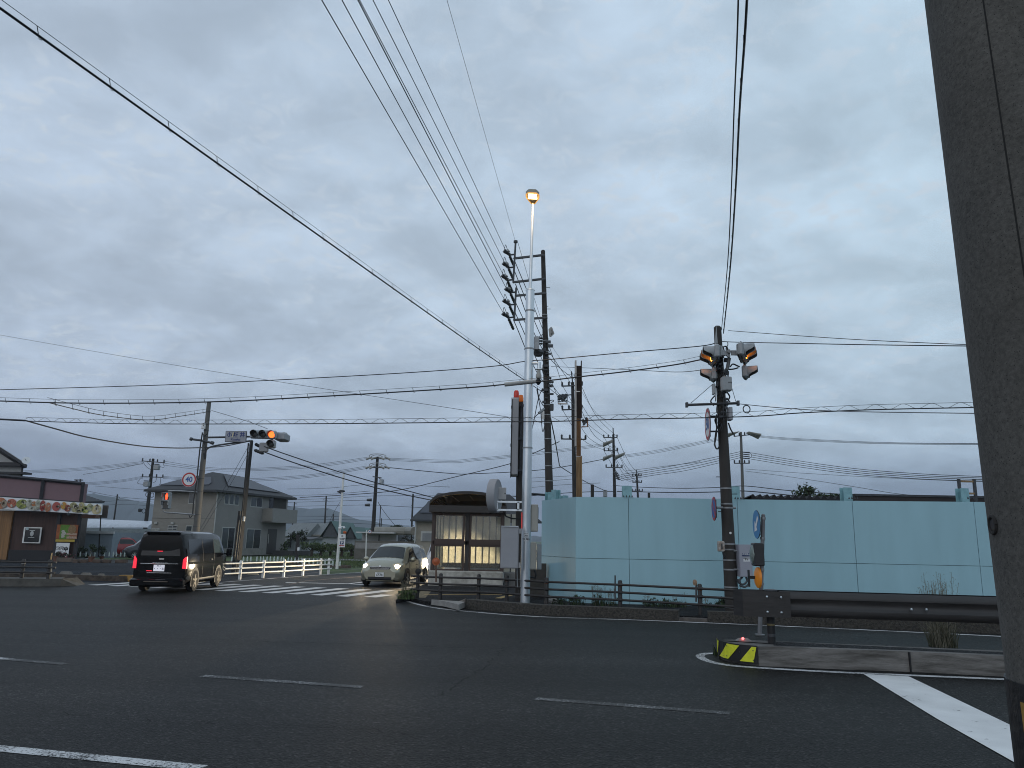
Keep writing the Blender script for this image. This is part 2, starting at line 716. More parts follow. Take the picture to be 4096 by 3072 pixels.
galv = mat('galvanised', (0.62, 0.66, 0.69), 0.36, 0.85, var=0.28, scale=2.2, stretch=(1, 1, .25), bump=0.05, bscale=8)
steel = mat('grey_steel', (0.30, 0.31, 0.32), 0.5, 0.6, var=0.25, scale=6)
steel_d = mat('dark_steel', (0.075, 0.078, 0.085), 0.55, 0.5, var=0.35, scale=8)
alu = mat('pale_signal_grey', (0.33, 0.35, 0.36), 0.45, 0.0, var=0.14, scale=6)
boxg = mat('cabinet_grey', (0.31, 0.315, 0.335), 0.55, var=0.07, scale=2)
boxb = mat('cabinet_beige', (0.34, 0.335, 0.30), 0.6, var=0.08, scale=2)
brownf = mat('fence_brown', (0.024, 0.020, 0.018), 0.5, 0.0, var=0.4, scale=9)
beam_m = mat('rail_brown', (0.026, 0.023, 0.022), 0.48, 0.0, var=0.4, scale=2.2, stretch=(1, 1, 6), bump=0.08, bscale=9)
teal = mat('teal_paint', (0.33, 0.54, 0.605), 0.40, var=0.06, scale=1.1, stretch=(1.6, 1.6, .25), bump=0.03, bscale=2.0)
teal2 = mat('teal_post_paint', (0.27, 0.47, 0.50), 0.5, var=0.2, scale=5, dirt=(0.17, 0.33, 0.37))
rust = mat('rusty_steel', (0.30, 0.21, 0.11), 0.85, var=0.5, scale=1.6, stretch=(3, 3, .35), dirt=(0.10, 0.05, 0.025))
rustd = mat('rusty_dark', (0.030, 0.018, 0.014), 0.8, var=0.4, scale=3)
black = mat('black', (0.012, 0.012, 0.013), 0.6, var=0.2)
wirem = mat('cable_black', (0.014, 0.015, 0.018), 0.5, var=0)
wireg = mat('cable_grey', (0.10, 0.11, 0.125), 0.5, var=0)
insul = mat('porcelain', (0.30, 0.29, 0.27), 0.3, var=0.2)
insuld = mat('insulator_dark', (0.035, 0.036, 0.040), 0.4, var=0.2)
whitep = mat('white_paint', (0.74, 0.73, 0.70), 0.45, var=0.12, scale=5)
white_s = mat('sign_white', (0.74, 0.75, 0.76), 0.5, var=0.04)
red_s = mat('sign_red', (0.45, 0.03, 0.035), 0.5, var=0.08)
blue_s = mat('sign_blue', (0.03, 0.10, 0.34), 0.5, var=0.08)
sky_s = mat('sign_pale_blue', (0.05, 0.22, 0.46), 0.5, var=0.08)
navy = mat('sign_navy', (0.012, 0.03, 0.11), 0.5, var=0.08)
ink = mat('ink', (0.012, 0.012, 0.016), 0.6, var=0)
yel_s = mat('board_yellow', (0.72, 0.74, 0.03), 0.45, var=0.12, scale=12)
lens_off = mat('lens_off', (0.035, 0.035, 0.032), 0.25, var=0.2)
lens_red = mat('lens_red', (0.6, 0.05, 0.02), 0.3, var=0, emit=(1.0, 0.13, 0.02, 2.9))
lens_amb = mat('lens_amber', (0.8, 0.3, 0.02), 0.3, var=0, emit=(1.0, 0.30, 0.03, 14))
lens_ped = mat('lens_ped', (0.6, 0.05, 0.02), 0.3, var=0, emit=(1.0, 0.075, 0.02, 2.6))
warn_or = mat('warning_orange', (0.55, 0.17, 0.02), 0.4, var=0.2, emit=(1.0, 0.4, 0.02, 0.10))
refl_or = mat('reflector_orange', (0.42, 0.10, 0.03), 0.35, var=0.3, scale=30)
glass_d = mat('dark_window', (0.014, 0.016, 0.02), 0.08, var=0, spec=0.45)
glass_b = mat('window_glass', (0.05, 0.06, 0.065), 0.08, var=0.2, spec=0.7)
wframe = mat('window_frame', (0.42, 0.42, 0.40), 0.5, var=0.1)
leafd = mat('leaf_dark', (0.018, 0.030, 0.013), 0.8, var=0.4, scale=2)
leafm = mat('leaf_mid', (0.045, 0.075, 0.024), 0.8, var=0.4, scale=2)
leafl = mat('leaf_light', (0.10, 0.135, 0.04), 0.8, var=0.4, scale=2)
straw = mat('dry_stalk', (0.17, 0.155, 0.11), 0.9, var=0.3)
bark = mat('bark', (0.05, 0.04, 0.03), 0.95, var=0.4, scale=8, bump=0.5)
terra = mat('terracotta', (0.15, 0.07, 0.045), 0.85, var=0.25)

# ------------------------------------------------------------------ the setting
ground = MB().add([(-4000, -300, -.06), (4000, -300, -.06), (4000, 6500, -.06), (-4000, 6500, -.06)], [(0, 1, 2, 3)])
grassm = mat('field_grass', (0.055, 0.085, 0.022), 0.95, var=0.55, scale=0.25, bump=0.8, bscale=6, dirt=(0.030, 0.042, 0.015))
tag(ground.build('ground', grassm), kind='structure')
road = MB().add([(-140, -12, 0), (140, -12, 0), (140, 30, 0), (-2.4, 31.5, 0), (3.5, 48, 0), (26, 110, 0), (21.5, 112, 0), (-6.6, 44, 0), (-9, 38, 0), (-12.5, 52, 0), (-48, 58, 0), (-140, 40, 0)],
                [list(range(12))])
tag(road.build('road', asph), kind='structure')


def gline(name, pts, w, m, z=0.004, close=False, far=False):
    """painted line through ground points"""
    mb = MB()
    n = len(pts)
    L, Rr = [], []
    for i, p in enumerate(pts):
        d = (pts[min(i + 1, n - 1)] - pts[max(i - 1, 0)]).normalized()
        s = Vector((-d.y, d.x, 0)) * w / 2
        L.append(Vector((p.x + s.x, p.y + s.y, z)))
        Rr.append(Vector((p.x - s.x, p.y - s.y, z)))
    for i in range(n - 1):
        mb.add([L[i], Rr[i], Rr[i + 1], L[i + 1]], [(0, 1, 2, 3)])
    return tag(mb.build(name, m), kind='structure')


def smooth_pts(pts, k=6):
    out = []
    n = len(pts)
    for i in range(n - 1):
        p0, p1, p2, p3 = pts[max(i - 1, 0)], pts[i], pts[i + 1], pts[min(i + 2, n - 1)]
        for j in range(k):
            t = j / k
            out.append(0.5 * ((2 * p1) + (p2 - p0) * t + (2 * p0 - 5 * p1 + 4 * p2 - p3) * t * t + (3 * p1 - p0 - 3 * p2 + p3) * t ** 3))
    out.append(pts[-1])
    return out


# cracks and a construction joint in the surfacing
crk = mat('crack_dark', (0.006, 0.006, 0.006), 0.95, var=0)


def crack(pts, w, seed, gap=.12):
    rng = random.Random(seed)
    P_ = smooth_pts(pts, 14)
    mb_ = MB()
    for i in range(len(P_) - 1):
        P_[i] = P_[i] + Vector((rng.gauss(0, .03), rng.gauss(0, .035), 0))
    for i in range(len(P_) - 1):
        if rng.random() < gap:
            continue
        a, b_ = P_[i], P_[i + 1]
        d = (b_ - a).normalized()
        s_ = Vector((-d.y, d.x, 0)) * w * rng.uniform(.3, 1)
        s2 = Vector((-d.y, d.x, 0)) * w * rng.uniform(.3, 1)
        z = Vector((0, 0, .003))
        mb_.add([a - s_ + z, b_ - s2 + z, b_ + s2 + z, a + s_ + z], [(0, 1, 2, 3)])
    tag(mb_.build('road_crack', crk), kind='structure')


crack([G('m', 60, 388), G('m', 500, 402), G('m', 900, 415), G('m', 1300, 425), G('m', 1700, 437), G('m', 2100, 452)], .014, 1)
crack([G('m', 1440, 360), G('m', 1330, 395), G('m', 1240, 432), G('m', 1170, 505), G('m', 1050, 575), G('m', 930, 655)], .011, 2, .25)
crack([G('l', 30, 340), G('l', 400, 365), G('l', 820, 382), G('l', 1230, 398)], .012, 3, .3)
crack([G('l', 80, 310), G('l', 350, 300), G('l', 560, 285), G('l', 800, 262)], .012, 4, .3)
crack([G('l', 350, 195), G('l', 900, 222), G('l', 1300, 238), G('l', 1700, 262)], .016, 5, .15)
crack([G('l', 100, 690), G('l', 700, 740), G('l', 1300, 760), G('l', 1800, 800)], .007, 6, .35)
crack([G('j', 1130, 400), G('j', 1330, 470)], .01, 7, .2)

# lane lines on the main carriageway
def lane_dash(ax, ay, bx, by, w=0.15, m=p_old):
    a, b = gp(ax, ay), gp(bx, by)
    gline('road_marking', [a, b], w, m)


lane_dash(202, 676, 362.5, 687.2)
lane_dash(536, 698.8, 730, 713.4)
lane_dash(-95, 650.5, 65, 664.2)
lane_dash(-160, 733, 202, 768.5, 0.16, p_mid)
# stop line and edge line by the median
tag(MB().poly([gp(863.5, 674.5) + Vector((0, 0, .008)), gp(909, 677) + Vector((0, 0, .008)), gp(1030, 735) + Vector((0, 0, .008)), gp(1075, 800) + Vector((0, 0, .008)), gp(1030, 772) + Vector((0, 0, .008)), gp(1000, 755) + Vector((0, 0, .008)), gp(938, 720) + Vector((0, 0, .008))]).build('road_marking', p_new), kind='structure')
gline('road_marking', [G('j', *p) for p in [(205, 512), (110, 518), (75, 535), (130, 570), (260, 595), (470, 612), (900, 634), (1450, 660), (2090, 688), (2600, 712)]][0:0] or smooth_pts([G('j', *p) for p in [(185, 516), (115, 519), (82, 536), (140, 568), (260, 593), (470, 611), (900, 636), (1450, 660), (2090, 687), (3200, 734)]]), 0.14, p_mid)
# far edge line, kerb side
gline('road_marking', smooth_pts([gp(400, 598), gp(409, 602), gp(431, 607.2), gp(465, 611.3), gp(537.5, 616.7), gp(640, 620.3), gp(750, 624.8), gp(875, 630.5), gp(1001, 636.5), gp(1200, 647)]), 0.13, p_mid)
# side-road lines
rd = Vector((2.3, 7.2, 0)).normalized()
gline('road_marking', [gp(205, 583.5), G('x', 0, 1455), G('x', 980, 1385), G('x', 1960, 1318), G('x', 1960, 1318) + rd * 30], 0.13, p_mid)
gline('road_marking', [gp(262, 579.2), G('x', 980, 1320), G('x', 1960, 1246), G('x', 1960, 1246) + rd * 30], 0.12, p_brn)
gline('road_marking', [gp(290, 584.5), G('x', 0, 1570) if False else G('x', 700, 1512), G('x', 1960, 1415), G('x', 1960, 1415) + rd * 25], 0.12, p_brn)
gline('road_marking', [G('x', 240, 1550), G('x', 1640, 1577), G('x', 2050, 1606)], 0.24, p_new)
gline('road_marking', [G('x', 1640, 1575), G('x', 2000, 1535)], 0.16, p_new)
gline('road_marking', [G('c', 1060, 1428), G('c', 1210, 1418)], 0.14, p_mid)
# zebra crossing
z5a, z5b = G('c', 515, 1505), G('c', 977, 1447)
z4a = G('c', 272, 1494)
dz, dl = z4a - z5a, z5b - z5a
pw = Vector((dl.y, -dl.x, 0)).normalized() * 0.225
for k in range(-1, 12):
    a = z5a + dz * k
    b = a + dl
    if k == -1:
        b = a + dl * 0.42
        a = a + dl * 0.05
    sk = Vector((0, 0, .005))
    tag(MB().poly([a - pw + sk, a + pw + sk, b + pw + sk, b - pw + sk]).build('crosswalk_marking', p_cross), kind='structure')

# ------------------------------------------------------------------ far footway, kerbs
def ribbon(mb, pts, z0, z1, w, away):
    """raised strip along pts; w is its width towards the side 'away'"""
    n = len(pts)
    F0, F1, B1, B0 = [], [], [], []
    for i, p in enumerate(pts):
        d = (pts[min(i + 1, n - 1)] - pts[max(i - 1, 0)]).normalized()
        s = Vector((-d.y, d.x, 0))
        if s.dot(away) < 0:
            s = -s
        F0.append(Vector((p.x, p.y, z0)))
        F1.append(Vector((p.x, p.y, z1)) + s * .015)
        B1.append(Vector((p.x, p.y, z1)) + s * w)
        B0.append(Vector((p.x, p.y, z0)) + s * w)
    rings = [F0, F1, B1, B0]
    vs = [r_[i] for i in range(n) for r_ in rings]
    fs = []
    for i in range(n - 1):
        for k in range(3):
            fs.append((i * 4 + k, i * 4 + k + 1, i * 4 + 5 + k, i * 4 + 4 + k))
    fs.append((0, 1, 2, 3))
    fs.append(((n - 1) * 4 + 3, (n - 1) * 4 + 2, (n - 1) * 4 + 1, (n - 1) * 4))
    return mb.add(vs, fs)


AW = Vector((0, 1, 0))
kl = [gp(465, 608.8), gp(500, 612), gp(537.5, 615), gp(600, 617.6), gp(678.7, 621.2)]
mb = MB()
ribbon(mb, kl, 0, 0.24, 0.32, AW)
kr = [gp(708, 622.3), gp(790, 625.5), gp(880, 629.2), gp(1001, 634.2), gp(1300, 648)]
ribbon(mb, kr, 0, 0.24, 0.32, AW)
tag(mb.build('kerb', kerbd), kind='structure')
mb = MB()
ribbon(mb, [gp(679, 621.0), gp(707.5, 622.2)], 0, 0.07, 0.5, AW)
tag(mb.build('kerb_step', kerbm), kind='structure')
# sloping end of the kerb and the footway slab behind
e0, e1 = gp(452, 606.5), gp(465, 608.6)
MBe = MB().add([e0, e1, e1 + Vector((0, .33, 0)), e0 + Vector((0, .33, 0)), e1 + Vector((0, .015, .235)), e1 + Vector((0, .33, .235)), e0 + Vector((0, .02, .06)), e0 + Vector((0, .3, .06))],
               [(0, 1, 4, 6), (6, 4, 5, 7), (3, 7, 5, 2), (0, 6, 7, 3)])
tag(MBe.build('kerb_end', kerbm), kind='structure')
fw = [gp(410, 601.5), gp(425, 605.3), gp(450, 606.2), gp(465, 608.1), gp(500, 611.3), gp(537.5, 614.4), gp(600, 617.0), gp(678.7, 620.4), gp(708, 621.6), gp(790, 625), gp(1001, 633.6), gp(1300, 646)]
fw = [Vector((p.x, p.y + .1, 0)) for p in fw]
poly = [Vector((p.x, p.y, .10)) for p in fw] + [Vector((20, 35, .10)), Vector((-1.9, 35, .10)), Vector((-3.25, 30.0, .10)), Vector((-3.4, 25.6, .10)), Vector((-3.15, 22.3, .10))]
mbf = MB().prism([Vector((p.x, p.y, .10)) for p in poly], (0, 0, -.2))
tag(mbf.build('pavement', asph3), kind='structure')
gline('tactile_strip', [G('d', 250, 1352, .1), G('d', 780, 1345, .1), G('d', 1040, 1352, .1)], 0.16, p_yel, z=.105)
tact = mat('tactile_tile', (0.16, 0.125, 0.07), 0.9, var=0.6, scale=12, bump=1.0, bscale=30)
tag(MB().poly([G('d', 175, 1380, .104), G('d', 260, 1380, .104), G('d', 335, 1296, .104), G('d', 215, 1300, .104)]).build('tactile_tiles', tact), kind='structure')
gline('tactile_strip', [G('d', 1000, 1388, .1), G('d', 1220, 1330, .1), G('d', 1446, 1262, .1)], 0.2, p_yel, z=.106)
# concrete drain slab by the kerb end
sl = MB().prism([G('d', 322, 1398, .17), G('d', 440, 1412, .17), G('d', 600, 1450, .17), G('d', 672, 1420, .17)], (0, 0, -.14))
tag(sl.build('drain_slab', mat('slab_concrete', (0.26, 0.25, 0.235), 0.9, var=0.25, bump=0.3)), 'flat pale concrete slab over the gutter at the kerb end by the footway', 'concrete slab')

# left corner: kerbs, low wall, lot
mb = MB()
la = [Vector((-40, 25.6, 0)), gp(0, 586.4), gp(30, 586.6), gp(60, 586.4)]
ribbon(mb, la, 0, .25, 1.0, AW)
p0, p1 = gp(60, 586.4), gp(77, 585.8)
mb.add([p0, p1, p1 + Vector((-.2, .9, 0)), p0 + Vector((0, 1.0, 0)), p0 + Vector((0, .015, .25)), p0 + Vector((0, 1.0, .25))], [(0, 1, 4), (4, 1, 2, 5), (5, 2, 3)])
tag(mb.build('kerb', mat('kerb_left', (0.10, 0.093, 0.082), 0.95, var=0.45, scale=3, bump=0.5)), kind='structure')
mb = MB()
ribbon(mb, [Vector((-48, 28.6, 0)), gp(0, 578.6), gp(54, 579.3), gp(85, 580.6), gp(121, 581.6), gp(133, 581.6)], 0, .2, .22, AW)
tag(mb.build('kerb_back', mat('kerb_brown', (0.075, 0.058, 0.045), 0.95, var=0.6, scale=5, bump=0.6)), kind='structure')
tag(MB().box(gp(123, 581.4) + Vector((.1, .1, .1)), (.5, .34, .26)).build('kerb_block', mat('ochre_kerb', (0.30, 0.17, 0.05), 0.9, var=0.5, scale=6)), 'ochre painted end block of the low kerb left of the black van', 'kerb block')
gline('road_marking', [gp(-40, 572), gp(0, 572.4), gp(60, 572.2), gp(130, 572.6), gp(190, 573)], 0.16, p_mid)
gline('road_marking', [gp(-40, 569), gp(0, 568.8), gp(32, 568.3)], 0.16, p_mid)
gline('road_marking', [G('u', 1300, 235), G('u', 2110, 250)], 0.2, p_mid)
gline('road_marking', [G('u', 1300, 222), G('u', 1600, 240)], 0.2, p_mid)
gline('road_marking', [G('u', 1780, 315), G('u', 2400, 320)], 0.2, p_mid)
wstop = mat('wheelstop', (0.17, 0.155, 0.135), 0.9, var=0.3, bump=0.4)


def wheel_stop(c, lab, rz=0.0, L=.9, m=wstop):
    mb = MB().add([(-L / 2, -.09, 0), (L / 2, -.09, 0), (L / 2, .09, 0), (-L / 2, .09, 0), (-L / 2 + .08, -.05, .12), (L / 2 - .08, -.05, .12), (L / 2 - .08, .05, .12), (-L / 2 + .08, .05, .12)],
                  [(0, 1, 5, 4), (1, 2, 6, 5), (2, 3, 7, 6), (3, 0, 4, 7), (4, 5, 6, 7)])
    o = mb.build('wheel_stop', m, local=True)
    o.location = c
    o.rotation_euler = (0, 0, rz)
    tag(o, lab, 'wheel stop')


wheel_stop(G('u', 1170, 515), 'larger grey concrete wheel stop just beyond the end of the dark pipe fence', -.25, .6)
wheel_stop(G('u', 1525, 540), 'low concrete wheel stop midway between pipe fence end and black van', -.2, .5)
wheel_stop(G('u', 1790, 558), 'short concrete wheel stop nearest the ochre kerb block', -.1, .32)
wheel_stop(G('b', 1012, 1458), 'pale trapezoid wheel stop behind the first bay of the white guard fence', 0, .5, mat('stop_pale', (0.36, 0.31, 0.23), .9))
wheel_stop(G('b', 1182, 1450), 'pale trapezoid wheel stop behind the second bay of the white guard fence', 0, .5, mat('stop_pale', (0.36, 0.31, 0.23), .9))

# asphalt lot behind fence, low brick edge with bottles, path and far fields
brick = mat('brick_edge', (0.085, 0.06, 0.048), 0.9, var=0.4, scale=8)
edge_pts = [G('u', 1300, 200), G('a', 1100, 1320), G('b', 830, 1375), G('b', 1240, 1380), G('x', 1000, 1190), G('x', 1600, 1235)]
mb = MB()
ribbon(mb, edge_pts, 0, .16, .25, AW)
tag(mb.build('brick_edging', brick), kind='structure')
tag(MB().poly([G('x', 420, 1035), G('x', 2100, 1075), G('x', 2100, 1040), G('x', 420, 1005)]).build('path', mat('pale_path', (0.16, 0.16, 0.155), .9)), kind='structure').location.z = .01
# parking bays of the shop on the left
tag(MB().poly([(-75, 29, .004), (-11, 29.2, .004), (-12.8, 48, .004), (-60, 50, .004)]).build('parking_lot', asph2), kind='structure')

# ------------------------------------------------------------------ hills
def hills(name, prof, Y, m, depth=450, jag=6):
    rng = random.Random(hash(name) % 1000 if False else len(name) * 31)
    vs, fs = [], []
    n = 240
    xs = [prof[0][0] + (prof[-1][0] - prof[0][0]) * i / n for i in range(n + 1)]
    for i, x in enumerate(xs):
        for (xa, ya), (xb, yb) in zip(prof, prof[1:]):
            if xa <= x <= xb:
                y = ya + (yb - ya) * (x - xa) / (xb - xa)
                break
        y += (rng.random() - .5) * .9 + math.sin(i * .7) * .35
        p = at(x, y, Y)
        b = Vector((p.x * .97, Y - depth * .3, -2))
        c_ = Vector((p.x * 1.05, Y + depth, -2))
        for k in range(5):
            t = k / 4
            q_ = b.lerp(p, t)
            q_.z = -2 + (p.z + 2) * (t ** 1.3)
            q_.y += (rng.random() - .5) * depth * .06
            vs.append(q_)
        vs.append(c_)
    for i in range(n):
        for k in range(5):
            a = i * 6 + k
            fs.append((a, a + 1, a + 7, a + 6))
    o = MB().add(vs, fs).build(name, m, smooth=True)
    return tag(o, kind='structure')


hillm = mat('hill_forest', (0.055, 0.072, 0.078), 0.95, var=0.35, scale=0.004)  # forest made bluish, distance haze partly painted into the colour
hills('hills', [(-400, 500), (-120, 498), (0, 499), (70, 495.5), (96, 493), (112, 497), (150, 503), (200, 508), (275, 503), (292, 507), (310, 508.5), (325, 508), (340, 512), (360, 520), (400, 526), (440, 531), (520, 536), (700, 541)], 1500, hillm)

# ================================================================== things
# ---- foreground concrete pole on the right
cpost = Vector((1.2774, 1.62, 0))
pf = thing('utility_pole', 'massive grey concrete pole filling the right edge with black and yellow band low down', 'utility pole', cpost)
fpole_m = bpy.data.materials.new('near_pole_concrete')
nt, b = nodes_of(fpole_m)
tcn = nt.nodes.new('ShaderNodeTexCoord')
vec = tcn.outputs['Object']
n_a = tex(nt, 'ShaderNodeTexNoise', 3.0, vec, Detail=8, Roughness=.7)
n_b = tex(nt, 'ShaderNodeTexNoise', 95.0, vec, Detail=6, Roughness=.7)
mpp = nt.nodes.new('ShaderNodeMapping')
mpp.inputs['Scale'].default_value = (3.2, 3.2, 2.0)
nt.links.new(vec, mpp.inputs[0])
n_c = tex(nt, 'ShaderNodeTexNoise', 2.0, mpp.outputs[0], Detail=7)
cc = ramp(nt, n_a.outputs[0], [(0.3, (0.082, 0.076, 0.067)), (0.7, (0.112, 0.106, 0.096))])
cc = mixc(nt, 1.0, cc, ramp(nt, n_b.outputs[0], [(0.3, 0.62), (0.7, 1.35)]), 'MULTIPLY')
cc = mixc(nt, 1.0, cc, ramp(nt, n_c.outputs[0], [(0.3, 0.82), (0.7, 1.12)]), 'MULTIPLY')
po_ = tex(nt, 'ShaderNodeTexVoronoi', 130.0, vec)
cc = mixc(nt, 1.0, cc, ramp(nt, po_.outputs['Distance'], [(0.10, 0.25), (0.2, 1.0)]), 'MULTIPLY')
nt.links.new(cc, b.inputs['Base Color'])
b.inputs['Roughness'].default_value = 0.92
bn = nt.nodes.new('ShaderNodeBump')
bn.inputs['Strength'].default_value = 0.5
bn.inputs['Distance'].default_value = 0.004
nt.links.new(n_b.outputs[0], bn.inputs['Height'])
nt.links.new(bn.outputs[0], b.inputs['Normal'])
LEAN = Vector((-.0308, 0.0, 1))


def fp(z, r_off=0.0):
    return Vector((LEAN.x * z, 0, z)), 0.213 - z * 0.0127 + r_off


def ringed(zs, ro, n=64):
    mb = MB()
    pts, rs = [], []
    for z in zs:
        p, r_ = fp(z, ro)
        pts.append(p)
        rs.append(r_)
    mb.tube(pts, rs, n)
    return mb


ringed([0, .5, 1, 2, 3, 4, 6, 8], 0).build('shaft', fpole_m, pf, smooth=True, local=True)
ringed([.55, 1.54], .004).build('warning_band', [mat('band_black', (0.010, 0.010, 0.012), .55, var=.3, scale=20, bump=.2)], pf, smooth=True, local=True)
# cast seam running up the pole and the bolt hole facing the road
sm = MB()
ang = math.atan2(-1.62, -1.262)
for z0 in range(0, 30):
    za, zb = z0 * .26, z0 * .26 + .26
    (pa, ra), (pb, rb_) = fp(za, .0005), fp(zb, .0005)
    for (p_, r_, z_) in ((pa, ra, za), (pb, rb_, zb)):
        pass
    a0 = ang - .26
    sm.add([pa + Vector((math.cos(a0), math.sin(a0), 0)) * ra, pa + Vector((math.cos(a0 + .02), math.sin(a0 + .02), 0)) * ra,
            pb + Vector((math.cos(a0 + .02), math.sin(a0 + .02), 0)) * rb_, pb + Vector((math.cos(a0), math.sin(a0), 0)) * rb_], [(0, 1, 2, 3)])
sm.build('seam', mat('seam_dark', (0.02, 0.019, 0.018), .95), pf, local=True)


def on_pole(z, a, ro=0.0):
    p_, r_ = fp(z, ro)
    return p_ + Vector((math.cos(a), math.sin(a), 0)) * r_, Vector((math.cos(a), math.sin(a), 0))


ah = ang - 1.13
hp, hn = on_pole(1.85, ah, .001)
fr_ = hn.to_track_quat('Z', 'Y').to_matrix()
MB().add([hp + fr_ @ Vector((.012 * math.cos(t * .3927), .012 * math.sin(t * .3927), .001)) for t in range(16)], [list(range(16))]).build('bolt_hole', ink, pf, local=True)
mbr = MB()
mbr.tube([hp + fr_ @ Vector((.018 * math.cos(t * .3927), .018 * math.sin(t * .3927), 0)) for t in range(17)], .004, 6, False)
mbr.build('hole_rim', mat('rim_stain', (0.03, 0.028, 0.026), .95), pf, smooth=True, local=True)
# yellow mark pieces on the band
yb = MB()
for (z0, z1, a0, a1) in ((1.41, 1.50, -.95, -.5), (1.18, 1.27, -.95, -.5), (1.27, 1.41, -.95, -.8), (1.27, 1.41, -.62, -.5)):
    K = 8
    vs = []
    for i in range(K + 1):
        a = ang + a0 + (a1 - a0) * i / K
        vs.append(on_pole(z0, a, .0065)[0])
        vs.append(on_pole(z1, a, .0065)[0])
    yb.add(vs, [(2 * i, 2 * i + 2, 2 * i + 3, 2 * i + 1) for i in range(K)])
yb.build('yellow_mark', mat('band_ochre', (0.30, 0.17, 0.035), .6, var=.45, scale=25), pf, smooth=True, local=True)

# ---- helper: pole through two image-measured points
def pole_ends(cb, ct, Y, z0=0.0):
    a, b_ = at(*cb, Y), at(*ct, Y)
    t = (z0 - a.z) / (b_.z - a.z)
    return a + (b_ - a) * t, b_


def simple_pole(name, label, cat, cb, ct, Y, r0, r1, m, z0=0.0, group=None, n=14, bands=()):
    base, top = pole_ends(cb, ct, Y, z0)
    t = thing(name, label, cat, base, group=group)
    ring = [base + (top - base) * k / 6 for k in range(7)]
    MB().tube(ring + [top + (top - base).normalized() * r1 * .4], [r0 + (r1 - r0) * k / 6 for k in range(7)] + [r1 * .6], n).build('pole', m, t, smooth=True)
    L = (top - base).length
    for fz in bands:
        c_ = base + (top - base) * fz
        rr = r0 + (r1 - r0) * fz
        dd = (top - base).normalized() * .025
        MB().tube([c_ - dd, c_ + dd], rr + .012, n).build('clamp_band', steel, t, smooth=True)
    t['r0'] = r0
    return t, base, top


def on(base, top, py_pt):
    """point of the pole axis at the image height of py"""
    lo, hi = 0.0, 1.3
    for _ in range(40):
        m_ = (lo + hi) / 2
        p = base + (top - base) * m_
        d = CR3.transposed() @ (p - EYE)
        yy = 384 - (d.y / -d.z) * F
        if yy > py_pt:
            lo = m_
        else:
            hi = m_
    return base + (top - base) * lo


def insulator(p, up=Vector((0, 0, 1)), s=1.0, parent=None, m=None):
    mb = MB()
    pts, rs = [], []
    for k, (r_, z) in enumerate([(.02, 0), (.055, .02), (.03, .05), (.055, .07), (.03, .10), (.055, .12), (.035, .15), (.02, .18)]):
        pts.append(p + up * z * s)
        rs.append(r_ * s)
    mb.tube(pts, rs, 8)
    return mb.build('insulator', m or insul, parent, smooth=True)


WIRES = []


def wire(label, pts, Ya, Yb, r=.012, m=None, group=None, name='power_line', ext=(0, 0), hang=None, cat='cable', steps=5, zig=None, mess=None):
    """a cable hanging in the vertical plane through its two ends; pts are its measured positions"""
    a, b_ = at(*pts[0], Ya), at(*pts[-1], Yb)
    h = Vector((b_.x - a.x, b_.y - a.y, 0)).normalized()
    nrm = Vector((-h.y, h.x, 0))
    P3 = [a]
    for px, py in pts[1:-1]:
        d = ray(px, py)
        den_ = d.dot(nrm)
        t = (a - EYE).dot(nrm) / den_
        P3.append(EYE + d * t)
    P3.append(b_)
    path = smooth_pts(P3, steps) if len(P3) > 2 else [a.lerp(b_, k / 6) for k in range(7)]
    if ext[0]:
        path.insert(0, a - (path[1] - a).normalized() * ext[0])
    if ext[1]:
        path.append(b_ + (b_ - path[-2]).normalized() * ext[1])
    m = m or wirem
    L = sum((path[i + 1] - path[i]).length for i in range(len(path) - 1))
    main = MB().tube(path, r, 5).build(name, m, smooth=True, loc=path[0])
    tag(main, label, cat, group)
    WIRES.append(path)

    def sample(d_):
        acc = 0
        for i in range(len(path) - 1):
            s_ = (path[i + 1] - path[i]).length
            if acc + s_ >= d_:
                return path[i].lerp(path[i + 1], (d_ - acc) / s_), (path[i + 1] - path[i]).normalized()
            acc += s_
        return path[-1].copy(), (path[-1] - path[-2]).normalized()

    if mess:      # supporting strand above
        off, sr = mess
        MB().tube([p + Vector((0, 0, off)) for p in path], sr, 4).build('messenger_strand', m, main)
    if hang:      # hangers
        st, off, rr = hang
        d_ = st * .5
        hm = MB()
        while d_ < L:
            p, t_ = sample(d_)
            hm.tube([p + t_ * off * .3 + Vector((0, 0, -r * 1.6)), p + Vector((0, 0, -r * 2.2)), p - t_ * off * .5 + Vector((0, 0, off))], rr, 4)
            d_ += st
        hm.build('cable_hangers', m, main)
    if zig:
        st, off, rr = zig
        zp = []
        d_ = 0
        k = 0
        while d_ < L:
            p, t_ = sample(d_)
            zp.append(p + Vector((0, 0, off * (.5 + .5 * math.sin(d_ / st * math.pi)))) + Vector((0, 0, 0)))
            d_ += st / 5
            k += 1
        if len(zp) > 2:
            MB().tube(zp, rr, 4).build('lashing_spiral', m, main)
    return main


ORD = ['topmost', 'second', 'third', 'fourth', 'fifth', 'lowest']

